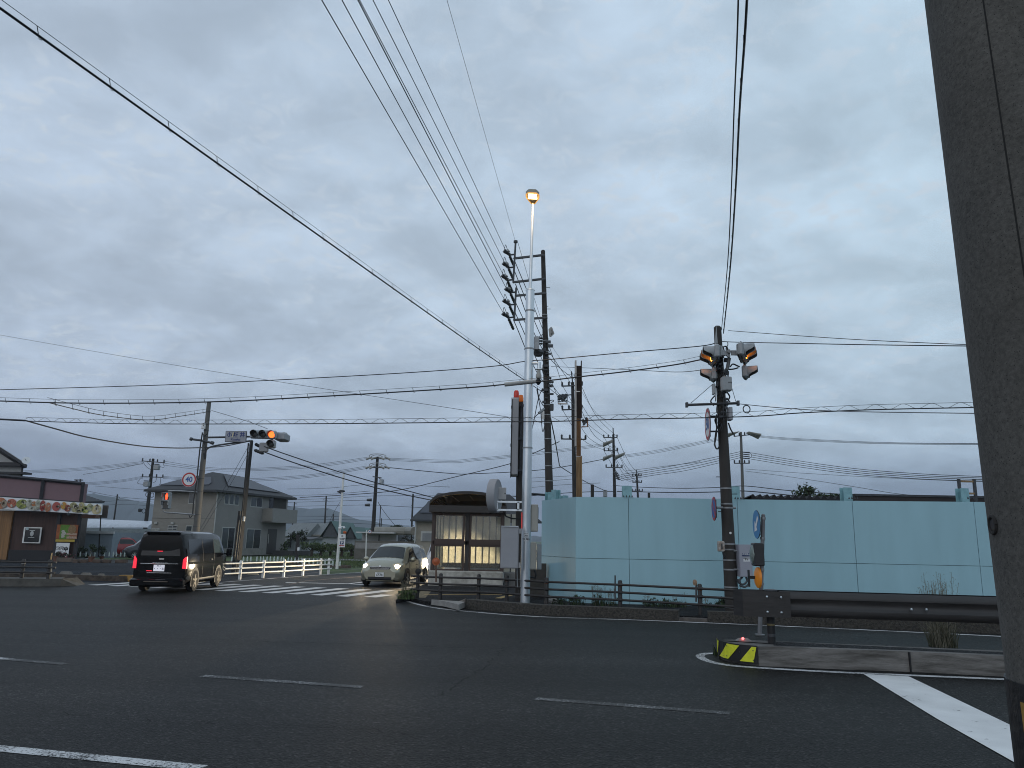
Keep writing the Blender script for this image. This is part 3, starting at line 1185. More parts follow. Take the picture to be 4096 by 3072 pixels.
# ---- galvanised lamp pole
PB, PT = pole_ends(q('d', 1275, 1440), (530.2, 290), 21.7, .1)
lp = thing('street_lamp', 'tall shiny galvanised steel lamp post with lit warm lamp at the top', 'street lamp', PB)
MB().tube([PB, PB + (PT - PB) * .5, PT], [.135, .132, .128], 24).build('lower_shaft', galv, lp, smooth=True)
T2 = at(533, 202, 21.483)
MB().tube([PT - (PT - PB).normalized() * .05, PT, T2], [.05, .05, .038], 16).build('upper_shaft', galv, lp, smooth=True)
MB().tube([PT - Vector((0, 0, .02)), PT + Vector((0, 0, .02))], [.136, .125], 24).build('shaft_collar', galv, lp, smooth=True)
for py in (311, 349, 448):
    c_ = on(PB, PT, py)
    MB().tube([c_ - Vector((0, 0, .02)), c_ + Vector((0, 0, .02))], .143, 24).build('clamp_band', steel, lp, smooth=True)
# lamp head: seen from below, pointing to the camera
hd = at(530.6, 193.5, 20.941)
hdir = (Vector((0, 20.941, 0)) - Vector((0, 21.7, 0))).normalized()
lz = Vector((-.06, -1.0, .06)).normalized()     # long axis of head, out over the road
lx = Vector((1, 0.08, 0)).normalized()
ln = lz.cross(lx).normalized()
if ln.z > 0:
    ln = -ln
fr3 = Matrix((lx, lz, ln)).transposed()


def H3(x, y, z):
    return T2 + fr3 @ Vector((x, y, z))


out = [(-.05, -.05), (-.12, .12), (-.19, .30), (-.20, .50), (-.12, .62), (.12, .62), (.20, .50), (.19, .30), (.12, .12), (.05, -.05)]
bd = MB()
bd.prism([H3(x, y, .03) for x, y in out], H3(0, 0, -.06) - H3(0, 0, .03))
bd.prism([H3(x * .85, y * .9 + .02, -.06) for x, y in out], H3(0, 0, -.11) - H3(0, 0, -.06))
bd.build('lamp_head', mat('lamp_housing', (0.35, 0.33, 0.28), .5, var=.15), lp)
lampe = mat('lamp_led', (1, .9, .7), .3, var=0, emit=(1.0, 0.60, 0.22, 16))
MB().prism([H3(x, y, .045) for x, y in ((-.13, .26), (.13, .26), (.12, .54), (-.12, .54))], H3(0, 0, .03) - H3(0, 0, .045)).build('lamp_lens', lampe, lp)
hs = MB()
hs.tube([H3(x * .98, y, .035) for x, y in out] + [H3(out[0][0], out[0][1], .035)], .014, 6)
hs.build('lamp_rim', mat('lamp_rim', (0.6, 0.42, 0.2), .5, var=.1, emit=(1, .45, .08, .7)), lp)
pl = bpy.data.lights.new('street_light', 'AREA')
pl.energy = 55
pl.color = (1.0, .72, .42)
pl.shape = 'RECTANGLE'
pl.size = .24
pl.size_y = .26
plo = bpy.data.objects.new('street_light', pl)
C.objects.link(plo)
plo.location = H3(0, .4, .06)
plo.rotation_euler = (-(H3(0, 0, 1) - H3(0, 0, 0))).to_track_quat('Z', 'Y').to_euler()
# pole number plate 301 / 22.785 and strap fittings
pn = on(PB, PT, 537)
plate = MB().box(pn + Vector((-.0, -.137, 0)), (.13, .004, .235)).build('number_plate', white_s, lp)
MT = Matrix.Translation
RX = Matrix.Rotation(R(90), 4, 'X')
text('plate_text', '301', .072, ink, plate, MT(pn + Vector((0, -.142, .035)) - PB) @ RX, .002)
text('plate_text', '22.785', .072, ink, plate, MT(pn + Vector((0, -.142, -.065)) - PB) @ RX, .002)
text('plate_text', '県三号・線', .022, ink, plate, MT(pn + Vector((0, -.142, .098)) - PB) @ RX, .001)
MB().box(pn + Vector((0, -.141, -.012)), (.125, .003, .004)).build('plate_rule', ink, plate)

# camera dome bracket on the pole
cd = thing('dome_camera', 'white bracket with grey dome camera hanging from the right of the lamp post', 'camera', A('q', 590, 300, 21.591))
e0_, e1_ = A('q', 440, 300, 21.591), A('q', 590, 298, 21.591)
MB().tube([e0_, e1_], .03, 10).build('bracket_arm', galv, cd, smooth=True)
MB().tube([A('q', 590, 275, 21.591), A('q', 585, 420, 21.591)], .052, 12).build('bracket_drop', galv, cd, smooth=True)
a_, b2_ = A('q', 585, 430, 21.591), A('q', 575, 640, 21.591)
dd = (b2_ - a_)
MB().tube([a_, a_ + dd * .35, a_ + dd * .65, a_ + dd * .9, b2_], [.045, .055, .085, .08, .05], 14).build('camera_housing', mat('cam_grey', (.33, .33, .31), .5), cd, smooth=True)
MB().tube([b2_, b2_ + dd * .12, b2_ + dd * .35, b2_ + dd * .62], [.05, .083, .083, .03], 14).build('camera_dome', glass_d, cd, smooth=True)
MB().box(A('q', 585, 425, 21.591), (.17, .14, .012)).build('mount_plate', galv, cd)

# ---- brown column with flashing-lamp sign box, round sign and cabinets
bc, bcb, bct = simple_pole('sign_column', 'dark brown steel column standing just left of the galvanised lamp post', 'sign post', (518.6, 590), (520.3, 398), 22.785, .11, .10, conc_b, .1)
sb = thing('message_board', 'tall narrow grey electronic sign cabinet seen edge on with lamps on top', 'sign', A('f', 400, 1060, 22.676))
x0, y0 = q('f', 340, 710)
x1, y1 = q('f', 405, 1415)
tl_, br_ = A('f', 345, 712, 22.351), A('f', 405, 1060, 22.351)
ztop, zbot = A('f', 375, 712, 22.351).z, A('f', 375, 1425, 22.351).z
xc = A('f', 372, 1060, 22.351).x
sw = .23
shift = (A('f', 380, 712, 22.351).x - A('f', 350, 1415, 22.351).x)
zc_ = (ztop + zbot) / 2
hh = ztop - zbot
mb = MB()
mb.bbox((xc + .02, 22.514, zc_), (.19, .95, hh), .015)
mb.build('sign_case', boxg, sb)
MB().box((xc - .087, 22.514, zc_), (.025, .99, hh + .03)).build('sign_face', black, sb)
for k in range(4):
    MB().box((xc - .1, 21.982, zc_ - hh * .5 + hh * (k + .5) / 4), (.02, .02, .09)).build('hinge', steel_d, sb)
fz = [zbot + hh * f_ for f_ in (.08, .5, .95)]
mb = MB()
for z in fz:
    mb.box((xc + .27, 22.622, z), (.36, .06, .07))
mb.box((xc + .2, 22.676, zc_), (.05, .05, hh * .92))
mb.build('mounting_bracket', steel_d, sb)
bcn, rl = A('f', 402, 700, 22.242), MB()
rl.lathe([(.075, 0), (.08, .03), (.08, .13), (.07, .2), (.045, .23), (.0, .235)], 16, (xc + .04, 22.188, ztop + .03))
rl.build('beacon_lamp', mat('beacon_red', (0.35, 0.02, 0.015), .25, var=.1, emit=(1, .06, .02, .10)), sb, smooth=True)
MB().lathe([(.07, 0), (.075, .03), (.075, .12), (.06, .18), (.0, .2)], 16, (xc + .18, 22.405, ztop - .02)).build('beacon_lamp', mat('beacon_orange', (0.45, 0.10, 0.015), .25, var=.1, emit=(1, .25, .02, .15)), sb, smooth=True)
MB().box((xc + .04, 22.188, ztop + .02), (.18, .18, .03)).build('beacon_base', boxg, sb)

# round sign seen edge on
rs_ = thing('round_sign', 'large round grey sign box seen edge on above the cabinet beside the shelter roof', 'sign', A('v', 180, 315, 21.917))
cs = A('v', 180, 318, 21.917)
ar = (A('v', 180, 108, 21.917) - A('v', 180, 525, 21.917)).length / 2
mb = MB()
Mr = Matrix.Rotation(R(-14), 4, 'Z')
mb.T = Matrix.Translation(cs) @ Mr
mb.lathe([(ar * .9, -.13), (ar, -.11), (ar, .09), (ar * .97, .11), (.0, .115)], 40, (0, 0, 0), 'x')
mb.build('sign_case', boxg, rs_, smooth=True)
bx = A('v', 270, 290, 21.917)
MB().bbox(bx + Vector((0.0, .12, 0)), (.24, .3, .34), .015).build('control_box', mat('ctl_grey', (.36, .36, .36), .5), rs_)
MB().lathe([(.02, -.015), (.02, .015)], 10, A('v', 308, 290, 21.7), 'y').build('box_lock', steel_d, rs_)
mb = MB()
for yy in (392, 492):
    p_, r_ = A('v', 190, yy, 21.809), A('v', 525, yy, 21.809)
    mb.box((p_ + r_) / 2, ((r_ - p_).length, .07, .05))
for xx in (205, 470):
    mb.box(A('v', xx, 442, 21.809), (.06, .07, .23))
mb.build('bracket_frame', galv, rs_)
mb = MB()
mb.tube([A('v', 290, 510, 21.917), A('v', 320, 570, 22.026), A('v', 400, 597, 22.134), A('v', 500, 597, 22.242)], .022, 8)
mb.build('conduit', black, rs_, smooth=True)

# cabinets
def cabinet(label, c, xa, ya, xb, yb, Y, dpt, m, side=None, extras=None):
    p_, r_ = A(c, xa, ya, Y), A(c, xb, yb, Y)
    w_, h_ = abs(r_.x - p_.x), abs(p_.z - r_.z)
    cc_ = (p_ + r_) / 2
    t = thing('control_cabinet', label, 'control cabinet', Vector((cc_.x, Y + dpt / 2, cc_.z - h_ / 2)))
    MB().bbox((cc_.x, Y + dpt / 2, cc_.z), (w_, dpt, h_), .012).build('case', m, t)
    MB().box((cc_.x, Y - .004, cc_.z), (w_ - .05, .012, h_ - .05)).build('door', m, t)
    return t, cc_, w_, h_


cb1, c1, w1, h1 = cabinet('large grey steel control cabinet on the left side of the lamp post', 'v', 258, 695, 470, 1212, 21.049, .3, boxg)
MB().box((c1.x, 21.157, c1.z + h1 / 2 + .012), (w1 * .95, .3, .02)).build('top_rail', galv, cb1)
for fz_ in (.4, -.42):
    MB().box((c1.x + w1 / 2 + .035, 21.103, c1.z + h1 * fz_), (.05, .12, .13)).build('mount_clamp', steel, cb1)
cb2, c2, w2, h2 = cabinet('upper beige metering cabinet on the right side of the lamp post', 'v', 628, 422, 712, 758, 21.7, .34, boxb)
MB().box((c2.x + w2 / 2 + .006, 21.809, c2.z + h2 * .2), (.012, .12, .3)).build('meter_window', glass_d, cb2)
cb3, c3, w3, h3 = cabinet('lower beige control cabinet on the right side of the lamp post above the fence', 'v', 612, 888, 690, 1225, 21.7, .34, boxb)
MB().box((c3.x + w3 / 2 + .006, 21.863, c3.z), (.012, .1, .32)).build('side_slot', ink, cb3)
cb4, c4, w4, h4 = cabinet('tall pale blue grey cabinet set back between the beige cabinet and teal wall', 'v', 700, 905, 755, 1225, 22.351, .34, mat('cab_blue', (.30, .34, .36), .55))
for cbx, cx_, wx, hx in ((cb2, c2, w2, h2), (cb3, c3, w3, h3)):
    mb = MB()
    mb.box((cx_.x - wx / 2 - .05, 21.809, cx_.z), (.06, .06, hx * 1.02))
    mb.build('mount_channel', steel_d, cbx)
mb = MB()
mb.tube([A('v', 665, 1228, 21.917), A('v', 690, 1290, 21.917), A('v', 680, 1325, 21.917), A('v', 640, 1318, 21.809), A('v', 600, 1308, 21.7)], .025, 8)
mb.build('conduit', black, cb3, smooth=True)
mb = MB()
for xx in (455, 492):
    mb.tube([A('v', xx, 1215, 21.591), A('v', xx + 5, 1440, 21.591)], .012, 6)
mb.build('conduit', steel, cb1, smooth=True)
gw = thing('garden_wall', 'dark low block wall with brown top behind the lamp post cabinets', 'wall', (1.15, 24, .1))
MB().box(A('v', 690, 1300, 24.3) + Vector((0, 0, -.35)), (.62, .15, 1.45)).build('wall_body', mat('dark_block', (.075, .066, .056), .95, var=.3), gw)

# red strip, reflected light painted as a faint glow, seen between pole and column
tag(MB().box(A('v', 512, 620, 21.624), (.03, .03, .44)).build('red_glow_strip', mat('strip_red', (.5, .05, .05), .4, emit=(1, .12, .10, .12))), 'narrow glowing red strip on the left edge of the lamp post above its number plate', 'reflector')

# ---- teal construction wall
wall = thing('construction_wall', 'long smooth teal painted steel panel hoarding with bolted posts', 'wall', (6, 22, 0))
wtop = [q('g', 45, 266)[0:2], (575.8, 496.9), (628.4, 497.4), (737, 499.3), (852, 500.8), (973.5, 501.9), (1100, 503.4)]
wY = [24.9, 22.3, 22.2, 22.05, 21.75, 21.3, 20.8]
wbm = []
tops = [at(px, py, Y) for (px, py), Y in zip(wtop, wY)]
ztops = [p.z for p in tops]
for i in range(len(tops) - 1):
    a, b_ = tops[i].copy(), tops[i + 1].copy()
    d = Vector((b_.x - a.x, b_.y - a.y, 0)).normalized()
    nn = Vector((d.y, -d.x, 0))
    g_ = .012
    zm = 1.33
    for (za0, za1, zb0, zb1, nm) in ((zm + .006, a.z, zm + .006, b_.z, 'upper_panel'), (0.02, zm - .006, 0.02, zm - .006, 'lower_panel')):
        A0 = Vector((a.x, a.y, 0)) + d * g_ * .5
        B0 = Vector((b_.x, b_.y, 0)) - d * g_ * .5
        f_ = [A0 + Vector((0, 0, za0)), B0 + Vector((0, 0, zb0)), B0 + Vector((0, 0, zb1)), A0 + Vector((0, 0, za1))]
        MB().prism(f_, -nn * .05).build(nm, teal, wall)
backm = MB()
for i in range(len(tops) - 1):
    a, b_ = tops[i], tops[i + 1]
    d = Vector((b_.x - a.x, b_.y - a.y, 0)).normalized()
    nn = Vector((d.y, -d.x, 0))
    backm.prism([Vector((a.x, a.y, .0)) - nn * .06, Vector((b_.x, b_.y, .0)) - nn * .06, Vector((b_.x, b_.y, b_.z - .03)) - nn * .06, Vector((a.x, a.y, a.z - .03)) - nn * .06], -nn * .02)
backm.build('backing_sheet', mat('teal_shadow', (.05, .09, .10), .8), wall)  # dark sheet behind the panels, joint shade painted into its colour
mb = MB()
for i in range(1, len(tops) - 1):
    a, b_ = tops[i], tops[i + 1]
    d = Vector((b_.x - a.x, b_.y - a.y, 0)).normalized()
    nn = Vector((d.y, -d.x, 0))
    mb.prism([Vector((a.x, a.y, 0.0)) + nn * .02, Vector((b_.x, b_.y, 0.0)) + nn * .02, Vector((b_.x, b_.y, .05)) + nn * .02, Vector((a.x, a.y, .05)) + nn * .02], -nn * .1)
mb.build('base_rail', black, wall)


def hpost(px, ytop, Y, w=.26, dpt=.2, rz=0.0, back=0.0):
    """H-section post standing proud of the wall top"""
    ztop = at(px, ytop, Y).z
    x_ = at(px, 500, Y).x
    M_ = Matrix.Rotation(rz, 3, 'Z')
    mb = MB()
    c_ = Vector((x_, Y + .2 + back, 0))
    hz = ztop
    mb.box(c_ + M_ @ Vector((0, -dpt / 2, 0)) + Vector((0, 0, hz / 2)), (w, .012, hz), M=M_)
    mb.box(c_ + M_ @ Vector((0, dpt / 2, 0)) + Vector((0, 0, hz / 2)), (w, .012, hz), M=M_)
    mb.box(c_ + Vector((0, 0, hz / 2)), (.01, dpt, hz - .004), M=M_)
    return mb.build('wall_post', teal2, wall)


hpost(628.0, 485.5, 22.25)
hpost(736.6, 486.2, 22.15)
hpost(849.5, 487.2, 21.8, rz=.1)
hpost(967, 488, 21.4, rz=.22)
hpost(550.3, 491, 24.1, .2, rz=.5, back=.45)
hpost(557.2, 488.5, 23.5, .2, rz=-.9, back=.45)
hpost(565.2, 494.3, 23.0, .2, rz=.6, back=.45)
for px, Y in ((628, 22.15), (737, 22.0), (851, 21.75), (970, 21.3)):
    mb = MB()
    for k in range(4):
        p_ = at(px - 4.2 + k * 2.8 + (2.5 if px > 700 else 0), 499.0 if px > 700 else 497.2, Y)
        mb.prism([p_ + Vector((-.022, 0, 0)), p_ + Vector((.022, 0, 0)), p_ + Vector((0, 0, .07))], (0, .02, 0))
    mb.build('post_bolts', steel_d, wall)

# ---- things seen over the wall
hb = thing('steel_pile', 'upright rusty steel beam with pale flange rising behind the teal wall', 'steel beam', A('f', 985, 1600, 26))
ht, hb_ = A('f', 985, 380, 26), A('f', 985, 1700, 26)
zt2 = ht.z
mb = MB()
xl, xr = A('f', 962, 800, 26).x, A('f', 1006, 800, 26).x
zmid = A('f', 985, 880, 26).z
zlow = A('f', 985, 1240, 26).z
MB().box(((xl + xr) / 2, 26.1, (zlow - .01) / 2), (xr - xl, .02, zlow - .01)).build('lower_web', rust, hb)
MB().box(((xl + xr) / 2, 26.1, (zlow + zmid) / 2), (xr - xl - .003, .021, zmid - zlow)).build('middle_web', mat('rust_mid', (.20, .10, .04), .85, var=.5, scale=2, stretch=(3, 3, .5)), hb)
MB().box(((xl + xr) / 2, 26.1, (zmid + zt2) / 2), (xr - xl, .02, zt2 - zmid)).build('upper_web', rustd, hb)
MB().box((xl - .028, 26.05, (A('f', 950, 337, 26).z + A('f', 950, 1150, 26).z) / 2), (.05, .2, A('f', 950, 337, 26).z - A('f', 950, 1150, 26).z)).build('pale_flange', mat('flange_pale', (.42, .40, .38), .6, var=.2), hb)
MB().box((xr + .012, 26.05, (A('f', 1010, 340, 26).z + zmid) / 2), (.024, .2, A('f', 1010, 340, 26).z - zmid)).build('dark_flange', rustd, hb)
MB().box((xr + .012, 26.05, zlow / 2), (.03, .2, zlow)).build('rust_flange', rust, hb)
MB().box(A('f', 978, 630, 25.95), (.13, .02, .03)).build('bar_stub', whitep, hb)

rf = thing('corrugated_roof', 'dark shed roof edge of wavy corrugated sheet just above the teal wall', 'roof')
rf.location = A('k', 380, 670, 24)
mb = MB()
xa, xb = A('k', 10, 660, 24).x, A('k', 748, 660, 24).x
za = A('k', 300, 655, 24).z
n = 150
vs = []
for i in range(n + 1):
    x = xa + (xb - xa) * i / n
    w_ = .055 * math.sin(i / n * 2 * math.pi * 13.3)
    vs += [(x, 24, za + w_), (x, 24, za - .26), (x, 29, za + w_ - .35)]
mb.add(vs, [(3 * i, 3 * i + 3, 3 * i + 4, 3 * i + 1) for i in range(n)] + [(3 * i, 3 * i + 2, 3 * i + 5, 3 * i + 3) for i in range(n)])
mb.build('roof_sheet', mat('roof_black', (.016, .015, .017), .8, var=.3), rf)
fb = thing('flat_roof', 'low dark flat roof edge with brown fascia behind the teal wall at right', 'roof')
fb.location = A('k', 1300, 670, 24)
pa_, pb_ = A('k', 818, 672, 24), A('k', 2100, 676, 24)
MB().box(((pa_.x + pb_.x) / 2, 25.5, pa_.z), (pb_.x - pa_.x, 3, .30)).build('roof_slab', mat('fascia', (.035, .028, .028), .8), fb)
MB().box(((pa_.x + pb_.x) / 2, 23.98, pa_.z + .11), (pb_.x - pa_.x, .03, .05)).build('roof_trim', steel_d, fb)
lf = thing('ladder_top', 'rusty square pipe frame like a ladder top sticking up behind the wall', 'pipe frame', A('k', 1690, 690, 22.6))
mb = MB()
for xx in (1636, 1756):
    mb.box((A('k', xx, 600, 22.6).x, 22.6, 1.5 + A('k', xx, 520, 22.6).z / 2), (.07, .07, A('k', xx, 520, 22.6).z - 3 + 0.0))
mb.build('upright', steel_d, lf)
mb = MB()
for yy in (538, 632):
    p_, r_ = A('k', 1640, yy, 22.6), A('k', 1752, yy, 22.6)
    mb.box((p_ + r_) / 2, (abs(r_.x - p_.x), .05, .055))
mb.build('rung', rust, lf)


def tree(label, c, rad, Y=None, n=900, size=.1, trunk=None, clumps=9, seed=1, mats=None, name='leafy_tree', cat='tree', group=None):
    rng = random.Random(seed)
    c = Vector(c)
    base = Vector((c.x, c.y, 0))
    t = thing(name, label, cat, base, group=group)
    cr = MB()
    for k in range(clumps):
        o_ = Vector((rng.uniform(-.75, .75) * rad[0], rng.uniform(-.7, .7) * rad[1], rng.uniform(-.65, .65) * rad[2]))
        rr = rng.uniform(.3, .55)
        leaves(cr, c + o_, (rad[0] * rr, rad[1] * rr, rad[2] * rr), n // clumps, size, rng)
    cr.build('crown', mats or [leafd, leafm], t)
    h = c.z
    tr_ = MB().tube([base, base + Vector((.05 * h, 0, h * .5)), c], [rad[0] * .12 + .03, rad[0] * .09 + .02, .02], 7)
    for k in range(5):
        a = rng.random() * 6.28
        tr_.tube([base + Vector((0, 0, h * (.45 + .1 * k))), c + Vector((math.cos(a) * rad[0] * .6, math.sin(a) * rad[1] * .6, rad[2] * rng.uniform(-.2, .5)))], [.03 + rad[0] * .04, .01], 5)
    tr_.build('trunk', bark, t, smooth=True)
    return t


tree('dark leafy tree top rising behind the corrugated roof', A('k', 462, 640, 25.5), (.52, .45, .42), n=900, size=.05, clumps=12, seed=3)
tree('low dark bush top right of the taller tree behind the corrugated roof', A('k', 640, 668, 25), (.75, .4, .16), n=500, size=.05, clumps=12, seed=5)

# ---- right signal pole with two horizontal heads seen end on
SY = 20.3
sp_, sb0, st0 = simple_pole('signal_pole', 'dark concrete pole carrying traffic signal heads in front of the teal wall', 'signal pole', q('i', 585, 1525), (717.5, 327.5), SY, .178, .10, conc_b, .1,
                            n=20, bands=())
for py in (488.5, 504, 508, 544, 549.5, 560, 569.5, 587, 607):
    c_ = on(sb0, st0, py)
    MB().tube([c_ - Vector((0, 0, .018)), c_ + Vector((0, 0, .018))], .178 - (c_.z / 7.5) * .078 + .01, 20).build('clamp_band', steel, sp_, smooth=True)
for (a_, b2) in (((717.5 + 5, 477), (728, 477)), ((716, 477 - 0), (716, 477))):
    pass
for xx, yy, s in ((420, 147, -1), (635, 322, 1), (440, 502, -1)):
    p_ = A('i', xx, yy, SY)
    c_ = on(sb0, st0, q('i', xx, yy)[1])
    MB().tube([c_, p_], .012, 6).build('step_bolt', steel_d, sp_)
MB().lathe([(.03, -.01), (.03, .01)], 12, A('i', 566, 720, SY - .17), 'y').build('number_stud', whitep, sp_)
# triangular plate near the top
MB().prism([A('h', 458, 140, SY - .1), A('h', 440, 365, SY - .1), A('h', 475, 372, SY - .1)], (0, .02, 0)).build('top_fin', alu, sp_)
# cable clutter, arms and boxes
mb = MB()
rng = random.Random(11)
for k in range(26):
    z0 = rng.uniform(300, 1180)
    x0 = rng.uniform(455, 585)
    p_ = [A('h', x0 + rng.uniform(-22, 22), z0 + j * rng.uniform(28, 50), SY - .18 + rng.uniform(-.06, .05)) for j in range(5)]
    mb.tube(smooth_pts(p_, 3), rng.choice((.008, .012, .02)), 5)
for pts_ in ([(545, 640), (520, 800), (510, 930)], [(560, 650), (545, 900), (535, 1090), (545, 1240)], [(440, 920), (395, 980), (430, 1030)], [(575, 880), (605, 930), (590, 970), (610, 985)],
             [(470, 1250), (450, 1340), (440, 1460), (465, 1510), (490, 1480)], [(590, 1220), (615, 1290), (645, 1340)], [(455, 1150), (460, 1320), (435, 1470)],
             [(545, 375), (575, 385), (600, 470)], [(610, 600), (640, 570), (690, 590), (715, 600)], [(590, 630), (650, 625), (700, 610)]):
    mb.tube(smooth_pts([A('h', x, y, SY - .25) for x, y in pts_], 4), .02, 6)
mb.build('cable_bundle', wirem, sp_, smooth=True)
mb = MB()
rngc = random.Random(4)
for k in range(16):
    x0, y0_ = rngc.uniform(475, 575), 430 + k * 48
    mb.bbox(A('h', x0, y0_, SY - .2), (rngc.uniform(.06, .14), .09, rngc.uniform(.04, .13)), .01)
mb.build('clamp_fittings', steel_d, sp_)
MB().box(A('h', 480, 1018, SY - .2) * 1, (.05, .05, .05)).build('arm_joint', steel_d, sp_)
al, ar_ = A('h', 130, 1022, SY - .25), A('h', 697, 1003, SY - .25)
MB().tube([al, ar_], .035, 8).build('side_arm', steel_d, sp_, smooth=True)
for p_ in (al, ar_):
    MB().box(p_, (.06, .1, .13)).build('arm_cap', steel_d, sp_)
MB().tube([A('h', 175, 1003, SY - .25), A('h', 425, 785, SY - .3)], .008, 5).build('stay_wire', wireg, sp_)
MB().tube([A('h', 585, 680, SY - .3), A('h', 672, 985, SY - .25)], .008, 5).build('stay_wire', wireg, sp_)
c_ = A('h', 792, 1068, SY - .2)
mb = MB()
for rr in (.085, .095, .1):
    mb.tube([c_ + Vector((rr * math.cos(t * .35), 0, rr * 1.1 * math.sin(t * .35))) for t in range(19)], .007, 5, False)
mb.build('cable_coil', wirem, sp_, smooth=True)
for (xa_, ya_, xb_, yb_, lab, m_, Yo, nm) in (
        (510, 715, 622, 870, 'white plastic relay box on the signal pole just below the heads', alu, SY - .5, 'relay_box'),
        (415, 790, 442, 908, 'narrow white box on the left of the signal pole under the left head', alu, SY - .3, 'junction_box'),
        (582, 1050, 630, 1195, 'grey metal box on the right of the signal pole below the side arm', boxg, SY - .25, 'junction_box')):
    p_, r_ = A('h', xa_, ya_, Yo), A('h', xb_, yb_, Yo)
    t = thing(nm, lab, 'box', (p_ + r_) / 2)
    MB().bbox((p_ + r_) / 2, (abs(r_.x - p_.x), .22, abs(p_.z - r_.z)), .015).build('case', m_, t)
    MB().box((p_ + r_) / 2 + Vector((0, -.113, 0)), (abs(r_.x - p_.x) - .04, .006, abs(p_.z - r_.z) - .04)).build('lid', m_, t)
    if nm == 'relay_box':
        text('box_text', 'NTB', .055, ink, t, MT(Vector((.07, -.119, .02))) @ RX, .001)
# boxes near foot: white meter box, grey cabinet with labels
t = thing('meter_box', 'small rust stained white box strapped to the left of the signal pole', 'box', A('i', 470, 855, SY - .2))
p_, r_ = A('i', 437, 803, SY - .3), A('i', 502, 910, SY - .3)
MB().bbox((p_ + r_) / 2, (abs(r_.x - p_.x), .16, abs(p_.z - r_.z)), .015).build('case', mat('stained_white', (.42, .40, .37), .7, var=.35, scale=9, dirt=(.18, .11, .07)), t)
MB().box((p_ + r_) / 2 + Vector((0, -.085, 0)), (.03, .02, .14)).build('latch', steel_d, t)
MB().tube(smooth_pts([A('i', 490, 915, SY - .25), A('i', 500, 960, SY - .22), A('i', 522, 980, SY - .18)], 4), .022, 7).build('conduit', steel_d, t, smooth=True)
t = thing('control_cabinet', 'tilted lilac grey cabinet with blue and white labels on the right of the signal pole', 'control cabinet', A('i', 720, 1165, SY - .3))
p_, r_, s_, u_ = A('i', 648, 838, SY - .35), A('i', 782, 838, SY - .35), A('i', 795, 1168, SY - .35), A('i', 668, 1168, SY - .35)
MB().prism([p_, r_, s_, u_], (0, .3, 0)).build('case', mat('cab_lilac', (.33, .335, .385), .5, var=.05), t)
ins = lambda k, a0, a1, b0, b1: [p_.lerp(r_, a0).lerp(u_.lerp(s_, a0), b0) + Vector((0, -k, 0)), p_.lerp(r_, a1).lerp(u_.lerp(s_, a1), b0) + Vector((0, -k, 0)), p_.lerp(r_, a1).lerp(u_.lerp(s_, a1), b1) + Vector((0, -k, 0)), p_.lerp(r_, a0).lerp(u_.lerp(s_, a0), b1) + Vector((0, -k, 0))]
MB().prism(ins(.012, .04, .97, .02, .98), (0, .01, 0)).build('door', mat('cab_lilac', (.33, .335, .385), .5), t)
o_ = MB().prism(ins(.018, .22, .86, .27, .365), (0, .006, 0)).build('blue_label', navy, t)
cc_ = sum(ins(.018, .22, .86, .27, .365), Vector()) / 4 - origin(t)
text('label_text', '広告禁止', .05, white_s, o_, MT(cc_ + Vector((0, -.003, .008))) @ RX, .0005)
o_ = MB().prism(ins(.018, .30, .80, .41, .53), (0, .006, 0)).build('white_label', white_s, t)
cc_ = sum(ins(.018, .30, .80, .41, .53), Vector()) / 4 - origin(t)
text('label_text', '設置年月日\n制  御', .032, ink, o_, MT(cc_ + Vector((0, -.003, .012))) @ RX, .0005)
mb = MB()
for pts_ in ([(725, 1170), (735, 1210), (700, 1245), (655, 1230), (640, 1190)], [(750, 1170), (758, 1230), (715, 1270), (660, 1255)], [(690, 1170), (662, 1200), (668, 1240)]):
    mb.tube(smooth_pts([A('i', x, y, SY - .25) for x, y in pts_], 4), .026, 8)
mb.build('conduit_loop', steel_d, t, smooth=True)
for yy in (905, 1092):
    MB().tube([A('i', 600, yy, SY - .15), A('i', 660, yy, SY - .2)], .02, 6).build('mount_bracket', steel, t)


